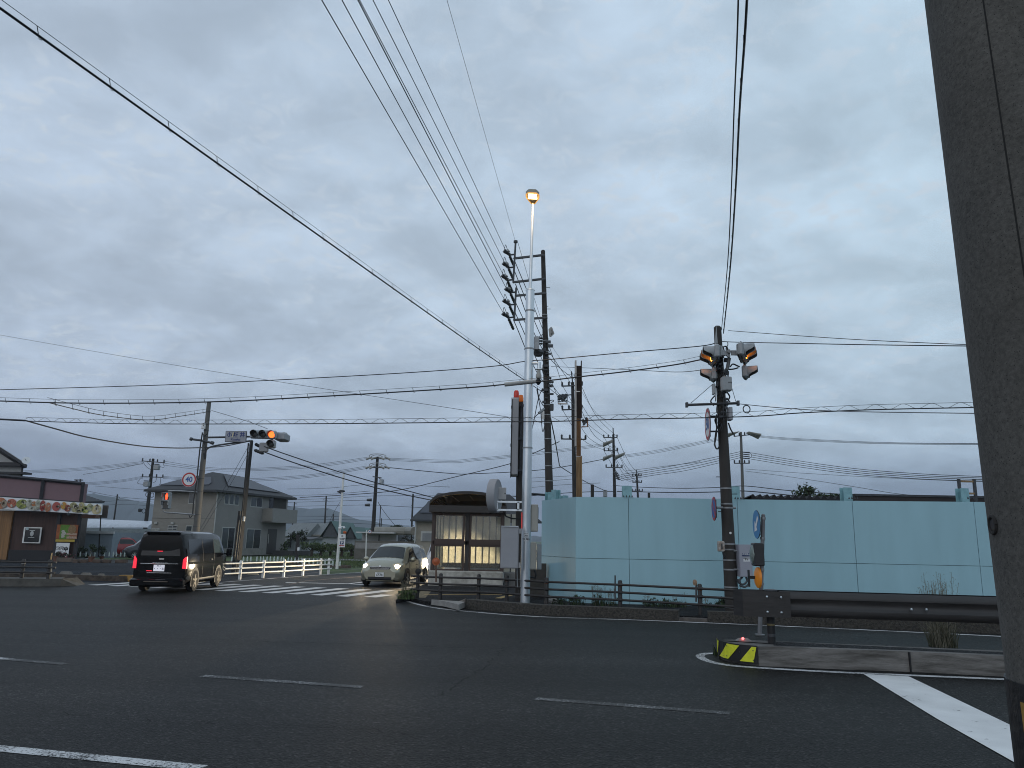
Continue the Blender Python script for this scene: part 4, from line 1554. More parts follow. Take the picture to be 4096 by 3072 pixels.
# signal head: local frame, lamps along x, face towards -y, hangs centred on origin
def signal_head(name, label, loc, rz, lit=None, lens=None, arrow=True, arrow_side=1, pale=alu, group=None, hang=.0):
    t = thing(name, label, 'traffic light', loc, rz, group)
    W_, H_, D_ = 1.20, .40, .20
    MB().bbox((0, 0, 0), (W_, D_, H_), .06).build('housing', pale, t, smooth=True, local=True)

    def lampu(x, z, on_, m_):
        s_ = MB().lathe([(.15, 0), (.15, .012), (.0, .03)], 24, (0, 0, 0), 'y')
        L_ = MB()
        L_.T = Matrix.Translation((x, -D_ / 2 - .012, z)) @ Matrix.Rotation(R(180), 4, 'Z')
        L_.lathe([(.148, 0), (.145, .01), (.10, .022), (0.0, .028)], 24, (0, 0, 0), 'y')
        L_.build('lens', m_, t, smooth=True, local=True)
        # visor: open shell, longer at top
        v_ = MB()
        n_ = 22
        rin, rout = .158, .168
        vs, fs = [], []
        for i in range(n_ + 1):
            a = R(-58 + (360 - 64) * 0 + i * (296 / n_))
            top_ = (1 + math.sin(a)) / 2
            q_ = min(1, max(0, (math.sin(a) + .62) / .85))
            ln_ = .05 + .29 * q_ * q_ * (3 - 2 * q_)
            for r_ in (rin, rout):
                vs.append((x + r_ * math.cos(a), -D_ / 2 + .0, z + r_ * math.sin(a)))
                vs.append((x + r_ * math.cos(a), -D_ / 2 - ln_, z + r_ * math.sin(a)))
        for i in range(n_):
            k = i * 4
            fs += [(k, k + 1, k + 5, k + 4), (k + 2, k + 6, k + 7, k + 3), (k + 1, k + 3, k + 7, k + 5)]
        inner = [0 if j % 3 == 0 else 1 for j in range(len(fs))]
        v_.v = [Vector(p) for p in vs]
        v_.f = [list(f) for f in fs]
        v_.mi = inner
        v_.build('visor', [vis_in, pale], t, smooth=True, local=True)

    for i, x in enumerate((-.385, 0, .385)):
        lampu(x, 0, lit == i, lens if lit == i else lens_off)
    for x in (-.19, .19):
        MB().box((x, -.0, 0), (.012, D_ + .012, H_ - .02)).build('housing_joint', steel, t, local=True)
    if arrow:
        x = .385 * arrow_side
        MB().bbox((x, 0, -.44), (.42, D_, .38), .06).build('arrow_housing', pale, t, smooth=True, local=True)
        lampu(x, -.44, False, lens_off)
        MB().box((x, .0, -.225), (.12, .08, .08)).build('arrow_joint', steel_d, t, local=True)
    # rear cover ribs and hanger
    mb_ = MB()
    for x in (-.385, 0, .385):
        mb_.bbox((x, D_ / 2 + .03, 0), (.30, .07, .30), .03)
    mb_.build('rear_cover', pale, t, smooth=True, local=True)
    return t


vis_in = mat('visor_inside', (.05, .045, .04), .7, var=0)
zR = A('h', 600, 470, 20.3)
hL = signal_head('traffic_light', 'end-on traffic signal head with amber glow under its visors, left of the pole top', A('h', 440, 478, 19.9), R(-98), 1, lens_amb, True, -1)
hR = signal_head('traffic_light', 'end-on traffic signal head with amber glow, held right of the pole top', A('h', 752, 452, 19.9), R(68), 1, lens_amb, True, 1)
hL.scale = (1, .78, 1)
hR.scale = (1, .74, 1)
for t_, (xa_, xb_) in ((hL, (470, 585)), (hR, (620, 765))):
    o_ = MB().box((A('h', xa_, 450, 19.7) + A('h', xb_, 445, 19.7)) / 2, ((A('h', xb_, 450, 19.7) - A('h', xa_, 450, 19.7)).length, .05, .13)).build('hanger_plate', steel, None)
    o_.parent = sp_
    o_.location = -origin(sp_)
mb = MB()
mb.tube([A('h', 597, 425, 19.6), A('h', 597, 445, 20.4)], .045, 10)
mb.tube([A('h', 597, 478, 19.6), A('h', 597, 490, 20.4)], .035, 10)
mb.tube([A('h', 600, 500, 19.8), A('h', 580, 620, 19.9), A('h', 545, 660, 20.1)], .05, 8)
mb.build('head_bracket', steel, sp_, smooth=True)
for t_, loc in ((hL, A('h', 385, 600, 19.9)), (hR, A('h', 810, 585, 19.9))):
    pass


# round signs, facing rz (0 = towards camera)
def round_sign(name, label, loc, rz, rad, kind, cat='road sign', s=1.0):
    t = thing(name, label, cat, loc, rz)
    MB().lathe([(rad, 0.0), (rad, .012)], 36, (0, -.012, 0), 'y').build('plate_back', steel_d, t, smooth=True, local=True)

    def disc(r_, y_, m_, nm):
        MB().add([(r_ * math.cos(k * math.pi / 18), y_, r_ * math.sin(k * math.pi / 18)) for k in range(36)], [list(range(36))]).build(nm, m_, t, local=True)
    if kind in ('40', '50', 'ring'):
        disc(rad * .995, -.016, white_s, 'sign_plate')
        mb_ = MB()
        n_ = 36
        vs = []
        for k in range(n_):
            a = 2 * math.pi * k / n_
            vs += [(rad * .96 * math.cos(a), -.019, rad * .96 * math.sin(a)), (rad * .76 * math.cos(a), -.019, rad * .76 * math.sin(a))]
        mb_.add(vs, [(2 * k, 2 * k + 1, (2 * k + 3) % (2 * n_), (2 * k + 2) % (2 * n_)) for k in range(n_)])
        mb_.build('red_ring', red_s if kind != 'ring' else mat('ring_faded', (.3, .05, .05), .5), t, local=True)
        if kind != 'ring':
            text('sign_number', kind, rad * 1.0, blue_s, t, MT((0, -.022, -.0)) @ RX, .008, .95)
        else:
            text('sign_number', '30', rad * .8, blue_s, t, MT((0, -.022, 0)) @ RX, .006)
    elif kind == 'nopark':
        disc(rad * .995, -.016, red_s, 'sign_plate')
        disc(rad * .78, -.019, blue_s, 'blue_disc')
        mb_ = MB()
        w_ = rad * .09
        for sg in (1,):
            c45 = math.sqrt(.5) * rad * .8
            mb_.add([(-c45 - w_, -.021, c45 - w_), (-c45 + w_, -.021, c45 + w_), (c45 + w_, -.021, -c45 + w_), (c45 - w_, -.021, -c45 - w_)], [(0, 1, 2, 3)])
        mb_.build('red_bar', red_s, t, local=True)
    elif kind == 'keepleft':
        disc(rad * .995, -.016, sky_s, 'sign_plate')
        mb_ = MB()
        D_ = Vector((-.707, 0, -.707))
        S_ = Vector((.707, 0, -.707))
        o_ = Vector((0, -.02, 0))
        a = o_ - D_ * rad * .72
        b_ = o_ + D_ * rad * .1
        tip = o_ + D_ * rad * .72
        w_ = rad * .16
        mb_.add([a - S_ * w_, a + S_ * w_, b_ + S_ * w_, b_ + S_ * w_ * 2.9, tip, b_ - S_ * w_ * 2.9, b_ - S_ * w_], [(0, 1, 2, 3, 4, 5, 6)])
        mb_.build('white_arrow', white_s, t, local=True)
    mb_ = MB().box((0, .03, 0), (.05, .05, rad * 1.5))
    mb_.build('back_channel', steel_d, t, local=True)
    return t


round_sign('speed_sign', 'round 50 speed limit sign turned edge on beside the signal pole', A('h', 366, 1237, SY - .15), R(-95), .44, '50')
mb = MB()
for yy in (1148, 1315):
    mb.tube([A('h', 395, yy, SY - .1), A('h', 470, yy, SY)], .025, 6)
mb.build('sign_bracket', steel_d, sp_, smooth=True)
round_sign('no_parking_sign', 'round blue and red no parking sign turned nearly edge on left of the pole', A('i', 402, 472, SY - .15), R(-94), .31, 'nopark')
MB().tube([A('i', 425, 460, SY - .1), A('i', 620, 462, SY + .0)], .03, 8).build('sign_bracket', steel, sp_, smooth=True)

# ---- keep-left post on the median
KY = 16.1
kp, kb, kt = simple_pole('sign_post', 'slim grey post behind the guard rail carrying the blue arrow sign', 'sign post', q('j', 475, 392), q('i', 902, 535), KY, .044, .040, mat('post_grey', (.20, .20, .21), .55, .3, var=.3), 0.0, n=12, bands=(.35, .42, .54, .62, .8, .97))
round_sign('keep_left_sign', 'blue sign with white arrow, turned nearly edge on, topping the slim post', A('i', 838, 632, KY - .05), R(-93), .29, 'keepleft')
MB().lathe([(.0, 0), (.09, .002), (.10, .03), (.0, .035)], 16, kb + Vector((0, 0, .0))).build('foot_ring', steel, kp, smooth=True)
bl = thing('warning_lamp_box', 'black round-faced lamp box on the slim post above the orange reflector', 'warning lamp', A('i', 825, 938, KY - .1))
c_ = A('i', 828, 938, KY - .12)
mb = MB()
mb.T = Matrix.Translation(c_) @ Matrix.Rotation(R(-98), 4, 'Z')
mb.bbox((.0, .03, 0), (.40, .20, .46), .02)
mb.build('lamp_case', mat('case_black', (.022, .022, .024), .5), bl)
mb = MB()
mb.T = Matrix.Translation(c_) @ Matrix.Rotation(R(-98), 4, 'Z')
mb.lathe([(.19, -.06), (.185, -.085), (.11, -.115), (0, -.125)], 24, (0, 0, 0), 'y')
mb.build('lamp_lens', mat('lens_grey', (.20, .24, .22), .25), bl, smooth=True)
orf = thing('reflector_disc', 'orange round reflector with black hood turned edge on low on the slim post', 'reflector', A('i', 850, 1175, KY - .1))
c_ = A('i', 850, 1175, KY - .08)
mb = MB()
mb.T = Matrix.Translation(c_) @ Matrix.Rotation(R(-92), 4, 'Z')
mb.lathe([(.205, 0.02), (.205, -.02), (.15, -.05), (0, -.075)], 24, (0, 0, 0), 'y')
mb.build('lens', warn_or, orf, smooth=True)
mb = MB()
mb.T = Matrix.Translation(c_) @ Matrix.Rotation(R(-92), 4, 'Z')
mb.box((0, -.13, 0), (.05, .14, .06))
mb.box((0, -.19, -.02), (.1, .02, .33))
mb.build('hood', black, orf)

# ---- median island
def med(px, py, z=0):
    return gp(px, py, z)


MF = [(718.6, 657.5), (724, 660.3), (732, 662.3), (742, 664.0), (758.2, 665.7), (840, 669), (920, 672), (1005.4, 676.4), (1200, 686)]
mf = [gp(*p) for p in MF]
hk = .27
mbk = [gp(718.3, 641.0, hk), gp(724, 639.6, hk), gp(745, 639.6, hk), gp(771, 641, hk), gp(1001, 650.5, hk), gp(1200, 661, hk)]
outl = mf + [Vector((p.x, p.y, 0)) for p in reversed(mbk)]
outl = [Vector((p.x, p.y, hk)) for p in outl]
o_ = MB().prism(outl, (0, 0, -hk))
tag(o_.build('median_island', mat('median_concrete', (.10, .095, .088), .95, var=.5, scale=3, bump=.6, bscale=30)), kind='structure')
mb = MB()
kf = mf[4:]
n = len(kf)
mbk2 = MB()
for (i0, i1) in ((0, 4),):
    ribbon(mbk2, [p + Vector((0, -.03, 0)) for p in kf], 0.0, hk + .012, .17, AW)
tag(mbk2.build('kerb_stones', mat('median_kerb', (.17, .16, .15), .92, var=.5, scale=4, bump=.5, bscale=40, stretch=(.35, 1, 3), dirt=(.055, .05, .043))), kind='structure')
jn = MB()
for px in (909.5,):
    c_ = gp(909.5, 671.6)
    jn.box(c_ + Vector((0, .05, .135)), (.018, .21, .288))
tag(jn.build('kerb_joint', black), kind='structure')
# inner fill darker
tag(MB().poly([Vector((p.x, p.y, hk + .004)) for p in [mf[4] + Vector((.3, .15, 0)), mf[-1] + Vector((0, .15, 0)), mbk[-1] + Vector((0, -.08, 0)), mbk[3] + Vector((0, -.08, 0))]]).build('median_infill', asph3), kind='structure')
# black and yellow nose board
nb = thing('delineator_board', 'black and yellow striped board wrapped round the nose of the median island', 'warning board', gp(735, 660))
nose_px = [(717.9, 654.5), (718.6, 657.7), (724, 660.5), (732, 662.5), (742, 664.2), (758.2, 665.9)]


def nosept(px, z, off=.03):
    for (x0, y0), (x1, y1) in zip(nose_px, nose_px[1:]):
        if px <= x1:
            break
    f_ = (px - x0) / (x1 - x0)
    p_ = gp(px, y0 + (y1 - y0) * f_)
    return Vector((p_.x - off * .5, p_.y - off, z))


ht_ = .29
mb = MB()
vs = []
nn_ = 40
for i in range(nn_ + 1):
    px = 717.9 + (758.4 - 717.9) * i / nn_
    vs += [nosept(px, .03), nosept(px, ht_), nosept(px, ht_, .01)]
mb.add(vs, [(3 * i, 3 * i + 3, 3 * i + 4, 3 * i + 1) for i in range(nn_)] + [(3 * i + 1, 3 * i + 4, 3 * i + 5, 3 * i + 2) for i in range(nn_)])
mb.build('board', black, nb)
ys = MB()
for (b0, b1, t0, t1) in ((0.0, .005, .0, .05), (.06, .27, .25, .56), (.56, .90, .87, .985)):
    K = 14
    vs = []
    for i in range(K + 1):
        for j in range(7):
            g_ = j / 6
            fb = b0 + (b1 - b0) * i / K
            ft = t0 + (t1 - t0) * i / K
            f_ = fb + (ft - fb) * g_
            vs.append(nosept(717.9 + 40.3 * f_, .05 + (.275 - .05) * g_, .042))
    ys.add(vs, [(7 * i + j, 7 * i + 7 + j, 7 * i + 8 + j, 7 * i + j + 1) for i in range(K) for j in range(6)])
ys.build('yellow_stripe', yel_s, nb)
mb = MB()
for (f_, z_) in ((.25, .24), (.24, .09), (.56, .18), (.90, .22), (.90, .08)):
    mb.ball(nosept(717.9 + 40.3 * f_, z_, .045), .009, 8)
mb.build('rivet', steel_d, nb)
rsd = thing('road_stud', 'small red glowing road stud on top of the median nose', 'road stud', G('j', 368, 432, hk))
MB().add([tuple(G('j', 368, 432, hk) + Vector(v_)) for v_ in ((-.12, -.06, 0), (.12, -.06, 0), (.12, .06, 0), (-.12, .06, 0), (-.07, -.03, .04), (.07, -.03, .04), (.07, .03, .04), (-.07, .03, .04))],
         [(0, 1, 5, 4), (1, 2, 6, 5), (2, 3, 7, 6), (3, 0, 4, 7), (4, 5, 6, 7)]).build('stud_base', mat('stud_grey', (.2, .19, .18), .6), rsd)
MB().ball(G('j', 362, 425, hk + .02) + Vector((0, -.02, .02)), .022, 8).build('stud_light', mat('stud_red', (.8, .05, .05), .3, var=0, emit=(1, .10, .10, 5)), rsd)

# ---- guard rail
gr = thing('guard_rail', 'dark brown steel guard rail with rounded end cap along the median', 'guard rail', (6, 11.9, hk))
gl0, gl1 = at(742, 590, 12.72), at(998, 600, 12.05)
gd = Vector((gl1.x - gl0.x, gl1.y - gl0.y, 0)).normalized()
gnn = Vector((gd.y, -gd.x, 0))
ZT, ZB = 1.075, .70


def wbeam(off, side, name):
    prof = [(0, 0), (.028, .03), (.05, .06), (.05, .11), (.012, .155), (.005, .19), (.012, .23), (.05, .275), (.05, .325), (.028, .355), (0, .385)]
    a = Vector((gl0.x, gl0.y, 0)) + gnn * off + gd * .55
    b_ = Vector((gl1.x, gl1.y, 0)) + gnn * off + gd * 4
    vs, fs = [], []
    for e in (a, b_):
        for (u_, z_) in prof:
            vs.append(e + gnn * u_ * side + Vector((0, 0, ZB + z_)))
        for (u_, z_) in reversed(prof):
            vs.append(e + gnn * (u_ - .006) * side + Vector((0, 0, ZB + z_)))
    n_ = len(prof) * 2
    for k in range(n_):
        fs.append((k, (k + 1) % n_, n_ + (k + 1) % n_, n_ + k))
    return MB().add(vs, fs).build(name, beam_m, gr, smooth=True)


wbeam(.16, 1, 'front_beam')
wbeam(-.16, -1, 'rear_beam')
# end cap plate curved round
ec = MB()
vs = []
K = 14
for i in range(K + 1):
    t_ = i / K
    if t_ < .4:
        p_ = Vector((gl0.x, gl0.y, 0)) + gd * (.70 - t_ / .4 * .62) + gnn * .222
    elif t_ < .6:
        a_ = (t_ - .4) / .2 * math.pi
        p_ = Vector((gl0.x, gl0.y, 0)) + gd * (.08 - math.sin(a_) * .22) + gnn * .222 * math.cos(a_)
    else:
        p_ = Vector((gl0.x, gl0.y, 0)) + gd * (.08 + (t_ - .6) / .4 * .62) - gnn * .222
    vs += [p_ + Vector((0, 0, ZB - .01)), p_ + Vector((0, 0, ZT + .005))]
ec.add(vs, [(2 * i, 2 * i + 1, 2 * i + 3, 2 * i + 2) for i in range(K)])
ec.build('end_cap', beam_m, gr, smooth=True)
bm_ = MB()
bolts = [(522, 143), (615, 147), (526, 243), (618, 247), (1472, 226), (1571, 227)]
for bx_, by_ in bolts:
    p_ = A('j', bx_, by_, 12.4)
    d_ = (p_ - EYE)
    t_ = ((Vector((gl0.x, gl0.y, 0)) + gnn * .226 - EYE).dot(gnn)) / d_.dot(gnn)
    b_ = MB().ball(EYE + d_ * t_, .021, 10)
    b_.build('bolt_head', galv, gr, smooth=True)
for k in range(3):
    c_ = Vector((gl0.x, gl0.y, 0)) + gd * (.42 + 4 * k)
    MB().tube([c_ + Vector((0, 0, .2)), c_ + Vector((0, 0, .92))], .06, 16).build('post', black, gr, smooth=True)
    MB().box(c_ + Vector((0, 0, .9)), (.30, .34, .2), M=Matrix.Rotation(math.atan2(gd.y, gd.x), 3, 'Z')).build('spacer', beam_m, gr)
c_ = Vector((gl0.x, gl0.y, 0)) + gd * .42
MB().tube([c_ + Vector((0, 0, .545)), c_ + Vector((0, 0, .575))], .062, 16).build('post_band', mat('band_dull', (.16, .13, .06), .6), gr, smooth=True)
MB().tube([c_ + Vector((0, 0, .38)), c_ + Vector((0, 0, .42))], .064, 16).build('post_band', steel_d, gr, smooth=True)
MB().lathe([(.07, 0), (.1, .02), (.1, .04), (0, .05)], 16, A('j', 548, 108, 12.7) + Vector((0, 0, -.01))).build('post_cap', steel_d, gr, smooth=True)

# ---- brown pipe fence along the footway
def pipe_fence(label, posts, heights, rails, rr=.03, pr=.055, m=brownf, name='pipe_fence', cap=None, group=None, ext=(0.3, 0.3), band=True):
    """posts: base points; rails: heights"""
    t = thing(name, label, 'fence', posts[0], group=group)
    n_ = len(posts)
    ends = [posts[0] - (posts[1] - posts[0]).normalized() * ext[0]] + posts + [posts[-1] + (posts[-1] - posts[-2]).normalized() * ext[1]]
    for h_ in rails:
        MB().tube([Vector((p.x, p.y - pr - rr * .5, p.z + h_)) for p in ends], rr, 10).build('rail', m, t, smooth=True)
    for p in posts:
        o_ = MB().tube([p - Vector((0, 0, .1)), p + Vector((0, 0, heights)), p + Vector((0, 0, heights + .03))], [pr, pr, pr * .7], 14).build('post', m, t, smooth=True)
        if band:
            MB().tube([p + Vector((0, 0, heights - .13)), p + Vector((0, 0, heights - .09))], pr + .003, 14).build('post_band', cap or mat('band_orange', (.16, .06, .02), .5), o_, smooth=True)
        for h_ in rails:
            MB().bbox((p.x, p.y - pr * .6, p.z + h_), (pr * 2.4, pr * 1.6, rr * 2.4), .01).build('rail_bracket', m, o_)
    return t


fbase = []
for (c_, x_, y_) in (('d', 175, 1383), ('d', 410, 1400), ('d', 800, 1410), ('d', 1088, 1428), ('d', 1495, 1462), ('g', 862, 1400), ('g', 1697, 1455)):
    p_ = G(c_, x_, y_, .1)
    fbase.append(p_)
# keep the run even: fit heights by depth
pipe_fence('long dark brown three-rail pipe fence between the road kerb and the footway', fbase, .70, (.62, .43, .24), ext=(.25, 1.25))
# left fence
lb = [Vector((-26.5, 26.6, .25)), Vector((-22.3, 26.5, .25)), G('u', 378, 588, .25), G('u', 950, 588, .25)]
lb = [Vector((G('u', 378, 588, .25).x + k * (G('u', 950, 588, .25).x - G('u', 378, 588, .25).x), G('u', 378, 588, .25).y, .25)) for k in (-4, -3, -2, -1, 0, 1)]
pipe_fence('weathered dark pipe fence on the kerb in front of the restaurant lot', lb, .60, (.54, .37, .2), .03, .06, brownf, cap=mat('band_pale', (.30, .29, .27), .6), ext=(.3, .25))
# white guard fence of the side road
wb = [G('b', 905, 1497), G('b', 1088, 1486), G('x', 185, 1428), G('x', 610, 1395), G('x', 998, 1372), G('x', 1178, 1360)]
w0, w1_, w2_ = G('b', 905, 1497), G('x', 610, 1395), G('x', 1178, 1360)
wpts = [w0 + (w2_ - w0) * f for f in (-.36, -.17, 0, .235, .46, .67, .87, 1.0)]
wpts = [w0 + (w0 - G('b', 1088, 1486)), w0, G('b', 1088, 1486), G('x', 185, 1428), G('x', 610, 1395), G('x', 998, 1372), G('x', 1178, 1360)]
pipe_fence('white painted pipe guard fence along the side road lit by headlights', wpts, .74, (.66, .46, .26), .032, .062, whitep, name='guard_fence', ext=(.1, .3), band=False)

# delineator sticks on the brown fence
def stick(label, c, x, ytop, ybot, Y, m, disc=None, name='delineator_post', r=.02):
    t = thing(name, label, 'delineator', A(c, x, ybot, Y))
    MB().tube([A(c, x, ybot, Y), A(c, x - 0, ytop, Y)], r, 8).build('stick', m, t, smooth=True)
    if disc:
        cc = A(c, x, ytop, Y) + Vector(disc[1])
        mb_ = MB()
        mb_.T = Matrix.Translation(cc) @ Matrix.Rotation(R(disc[3]), 4, 'Z')
        mb_.lathe([(disc[0], -.012), (disc[0], .012)], 20, (0, 0, 0), 'y')
        mb_.build('reflector', disc[2], t, smooth=True)
        mb_ = MB()
        mb_.T = Matrix.Translation(cc) @ Matrix.Rotation(R(disc[3]), 4, 'Z')
        mb_.lathe([(disc[0] * .72, -.018), (disc[0] * .5, -.028), (0, -.03)], 16, (0, 0, 0), 'y')
        mb_.build('lens', disc[2], t, smooth=True)


stick('orange round reflector on a rusty stick by the corner of the shelter', 'd', 368, 1030, 1220, 21.1, mat('rust_stick', (.12, .07, .045), .8), (.105, (0, -.02, .05), refl_or, 0), r=.022)
stick('round black backed delineator on the first post of the brown fence', 'd', 186, 1135, 1180, 22.3, black, (.085, (0, 0, .06), black, 0), r=.03)
stick('thin bare bracket standing beside the double post of the brown fence', 'g', 808, 1045, 1300, 20.0, mat('stick_dark', (.05, .045, .045), .6), None, r=.018)
stick('curved delineator with small worn orange disc beside the last fence post', 'g', 1652, 1120, 1320, 18.9, mat('stick_dark', (.05, .045, .045), .6), (.07, (-.03, 0, 0), mat('disc_worn', (.40, .26, .16), .6, var=.4), -65), r=.022)
stick('tilted yellowish delineator disc at the left pipe fence end post', 'u', 905, 260, 560, 27.9, mat('stick_pale', (.30, .28, .25), .6), (.16, (-.0, 0, .08), mat('disc_yellow', (.5, .33, .14), .6, var=.5, scale=12), -62), r=.03)

# ---- shelter with curved roof
SHY = 29.4
L_, R_ = A('d', 330, 1110, SHY), A('d', 1060, 1110, SHY)
sh = thing('bicycle_shelter', 'brown framed shelter with curved roof, frosted panes and white concrete base', 'shelter', ((L_.x + R_.x) / 2, SHY, .1))
brn = mat('shelter_brown', (.060, .036, .028), .5, var=.15)
brnd = mat('shelter_dark', (.033, .028, .026), .6, var=.15)
zb_, ze, zt_ = A('d', 600, 1115, SHY).z, A('d', 600, 515, SHY).z, A('d', 600, 445, SHY).z
xL, xR = A('d', 335, 800, SHY).x, A('d', 1050, 800, SHY).x
xm = A('d', 683, 800, SHY).x
DEP = 4.2
wconc = mat('white_concrete', (.50, .485, .44), .8, var=.2, scale=3, dirt=(.25, .235, .20))
xb0, xb1 = A('d', 285, 1180, SHY - .2).x, A('d', 1052, 1180, SHY - .2).x
MB().bbox(((xb0 + xb1) / 2, SHY + .05, (zb_ + .05) / 2 + .03), (xb1 - xb0, .5, zb_ - .04), .03).build('base_wall', wconc, sh)
for x_ in (xb0 + .12, xb1 - .12):
    MB().bbox((x_, SHY + DEP / 2 + .2, (zb_ + .05) / 2 + .03), (.22, DEP - .25, zb_ - .04), .03).build('base_wall', wconc, sh)


def pane_frame(xa, xb, za, zb, y_, nmull=0, glassm=None, rail=True):
    mb_ = MB()
    w_ = .07
    mb_.box((xa + w_ / 2, y_, (za + zb) / 2), (w_, .06, zb - za))
    mb_.box((xb - w_ / 2, y_, (za + zb) / 2), (w_, .06, zb - za))
    mb_.box(((xa + xb) / 2, y_, za + w_ / 2), (xb - xa - 2 * w_ - .002, .055, w_))
    mb_.box(((xa + xb) / 2, y_, zb - w_ / 2), (xb - xa - 2 * w_ - .002, .055, w_))
    f_ = mb_.build('window_frame', brn, sh)
    MB().box(((xa + xb) / 2, y_ + .005, (za + zb) / 2), (xb - xa - .1, .006, zb - za - .1)).build('pane', glassm, f_)
    return f_


zmd = A('d', 600, 820, SHY).z
gclear = glass('shelter_glass', (.92, .93, .90), .04, .80)
MB().box(((xL + xR) / 2, SHY - .01, zmd), (xR - xL, .1, .13)).build('middle_rail', brn, sh)
for (xa_, xb_) in ((xL + .03, xm - .09), (xm + .09, xR - .03)):
    pane_frame(xa_, xb_, zb_ + .02, zmd - .065, SHY, glassm=gclear)
    pane_frame(xa_, xb_, zmd + .065, ze - .03, SHY, glassm=gclear)
for x_ in (xL, xm, xR):
    MB().box((x_, SHY, (zb_ + ze) / 2), (.10 if x_ != xm else .15, .12, ze - zb_)).build('post', brn if x_ != xm else brnd, sh)
# rear wall of frosted strips between dark posts
ry = SHY + DEP
fro = frosted('frosted_pane', (.86, .84, .76))
k = 0
xx = xL
while xx < xR - .1:
    MB().box((xx + .14, ry, (zb_ + .1 + ze) / 2), (.235, .012, ze - zb_ - .1)).build('frosted_strip', fro, sh)
    MB().box((xx + .275, ry - .01, (zb_ + .1 + ze) / 2), (.035, .04, ze - zb_ - .1)).build('mullion', brnd, sh)
    xx += .29
mb = MB()
mb.box(((xL + xR) / 2, ry - .02, zmd), (xR - xL, .05, .10))
mb.box(((xL + xR) / 2, ry - .02, zb_ + .1), (xR - xL, .06, .2))
mb.build('rear_rail', brnd, sh)
# right and left side walls of frosted panes
for x_ in (xL, xR):
    for j in range(3):
        y0_ = SHY + .1 + j * (DEP - .1) / 3
        y1_ = y0_ + (DEP - .1) / 3
        mb = MB()
        for kk in range(4):
            ya = y0_ + .05 + kk * (y1_ - y0_ - .06) / 4
            mb.box((x_, ya + .14, (zb_ + ze) / 2), (.012, .27, ze - zb_ - .12))
        mb.build('side_pane', fro, sh)
        MB().box((x_, y1_, (zb_ + ze) / 2), (.09, .09, ze - zb_)).build('post', brnd, sh)
    mb = MB()
    mb.box((x_, SHY + DEP / 2, zmd), (.06, DEP, .1))
    mb.build('side_rail', brn, sh)
# floor
MB().box(((xL + xR) / 2, SHY + DEP / 2 + .2, .12), (xR - xL - .4, DEP - .4, .05)).build('floor_slab', mat('floor_pale', (.30, .28, .22), .8), sh)
# extra narrow bay to the right, seen between the cabinets
xq = A('d', 1172, 800, SHY).x
for k in range(2):
    MB().box((xR + .16 + k * .28, SHY + .5, (zb_ + ze) / 2), (.23, .012, ze - zb_)).build('frosted_strip', fro, sh)
    MB().box((xR + .30 + k * .28, SHY + .49, (zb_ + ze) / 2), (.035, .04, ze - zb_)).build('mullion', brnd, sh)
MB().bbox(((xR + xq) / 2 + .08, SHY + .55, zb_ / 2), (xq - xR, .3, zb_ - .04), .02).build('base_wall', mat('grey_concrete', (.17, .17, .165), .85, var=.25), sh)
# front eave band and vault
xe0, xe1 = A('d', 298, 480, SHY - .5).x, A('d', 1085, 480, SHY - .5).x
MB().bbox(((xe0 + xe1) / 2, SHY - .45, (zt_ + ze) / 2 + .0), (xe1 - xe0, .12, zt_ - ze), .01).build('eave_beam', brnd, sh)
for x_ in (xe0 + .05, xe1 - .05):
    MB().box((x_, SHY + DEP / 2 - .1, (zt_ + ze) / 2), (.1, DEP + .6, zt_ - ze - .02)).build('eave_beam', brnd, sh)
MB().box(((xe0 + xe1) / 2, SHY + DEP + .3, (zt_ + ze) / 2), (xe1 - xe0 - .2, .08, zt_ - ze)).build('eave_beam', brnd, sh)
zpk = A('d', 690, 300, SHY - .5).z
cx_ = (xe0 + xe1) / 2
hw, rise = (xe1 - xe0) / 2, zpk - zt_


def arch(s_, dz_=0.0, k_=1.0):
    a = math.pi * s_
    return cx_ - hw * k_ * math.cos(a), zt_ + (rise + dz_) * math.sin(a) ** .85


na = 28
sheet = MB()
vs = []
for i in range(na + 1):
    x_, z_ = arch(i / na)
    for y_ in (SHY - .45, SHY + DEP + .3):
        vs += [(x_, y_, z_), (x_, y_, z_ - .02)]
fs = []
for i in range(na):
    k = i * 4
    fs += [(k, k + 4, k + 6, k + 2), (k + 1, k + 3, k + 7, k + 5)]
sheet.add(vs, fs)
roofp = frosted('roof_brown_poly', (.34, .25, .14))
sheet.build('roof_sheet', roofp, sh, smooth=True)
for y_, w_ in ((SHY - .47, .09), (SHY + DEP + .32, .09)):
    mb = MB()
    for i in range(na):
        x0_, z0_ = arch(i / na)
        x1_, z1_ = arch((i + 1) / na)
        mb.add([(x0_, y_ - .04, z0_ + .03), (x1_, y_ - .04, z1_ + .03), (x1_, y_ - .04, z1_ - .07), (x0_, y_ - .04, z0_ - .07), (x0_, y_ + .04, z0_ + .03), (x1_, y_ + .04, z1_ + .03), (x1_, y_ + .04, z1_ - .07), (x0_, y_ + .04, z0_ - .07)],
               [(0, 3, 2, 1), (4, 5, 6, 7), (0, 1, 5, 4), (3, 7, 6, 2)])
    mb.build('roof_arch', brnd, sh, smooth=True)
rgp = [(arch(i / na)[0], SHY + DEP + .28, arch(i / na)[1] - .03) for i in range(na + 1)]
MB().prism(rgp, (0, .02, 0)).build('rear_gable', brnd, sh)
for j in range(7):
    y_ = SHY + .1 + j * .62
    mb = MB()
    mb.tube([(arch(i / 20, -.05)[0], y_, arch(i / 20, -.05)[1] - .03) for i in range(21)], .028, 6, False)
    mb.build('roof_rib', brnd, sh, smooth=True)
mb = MB()
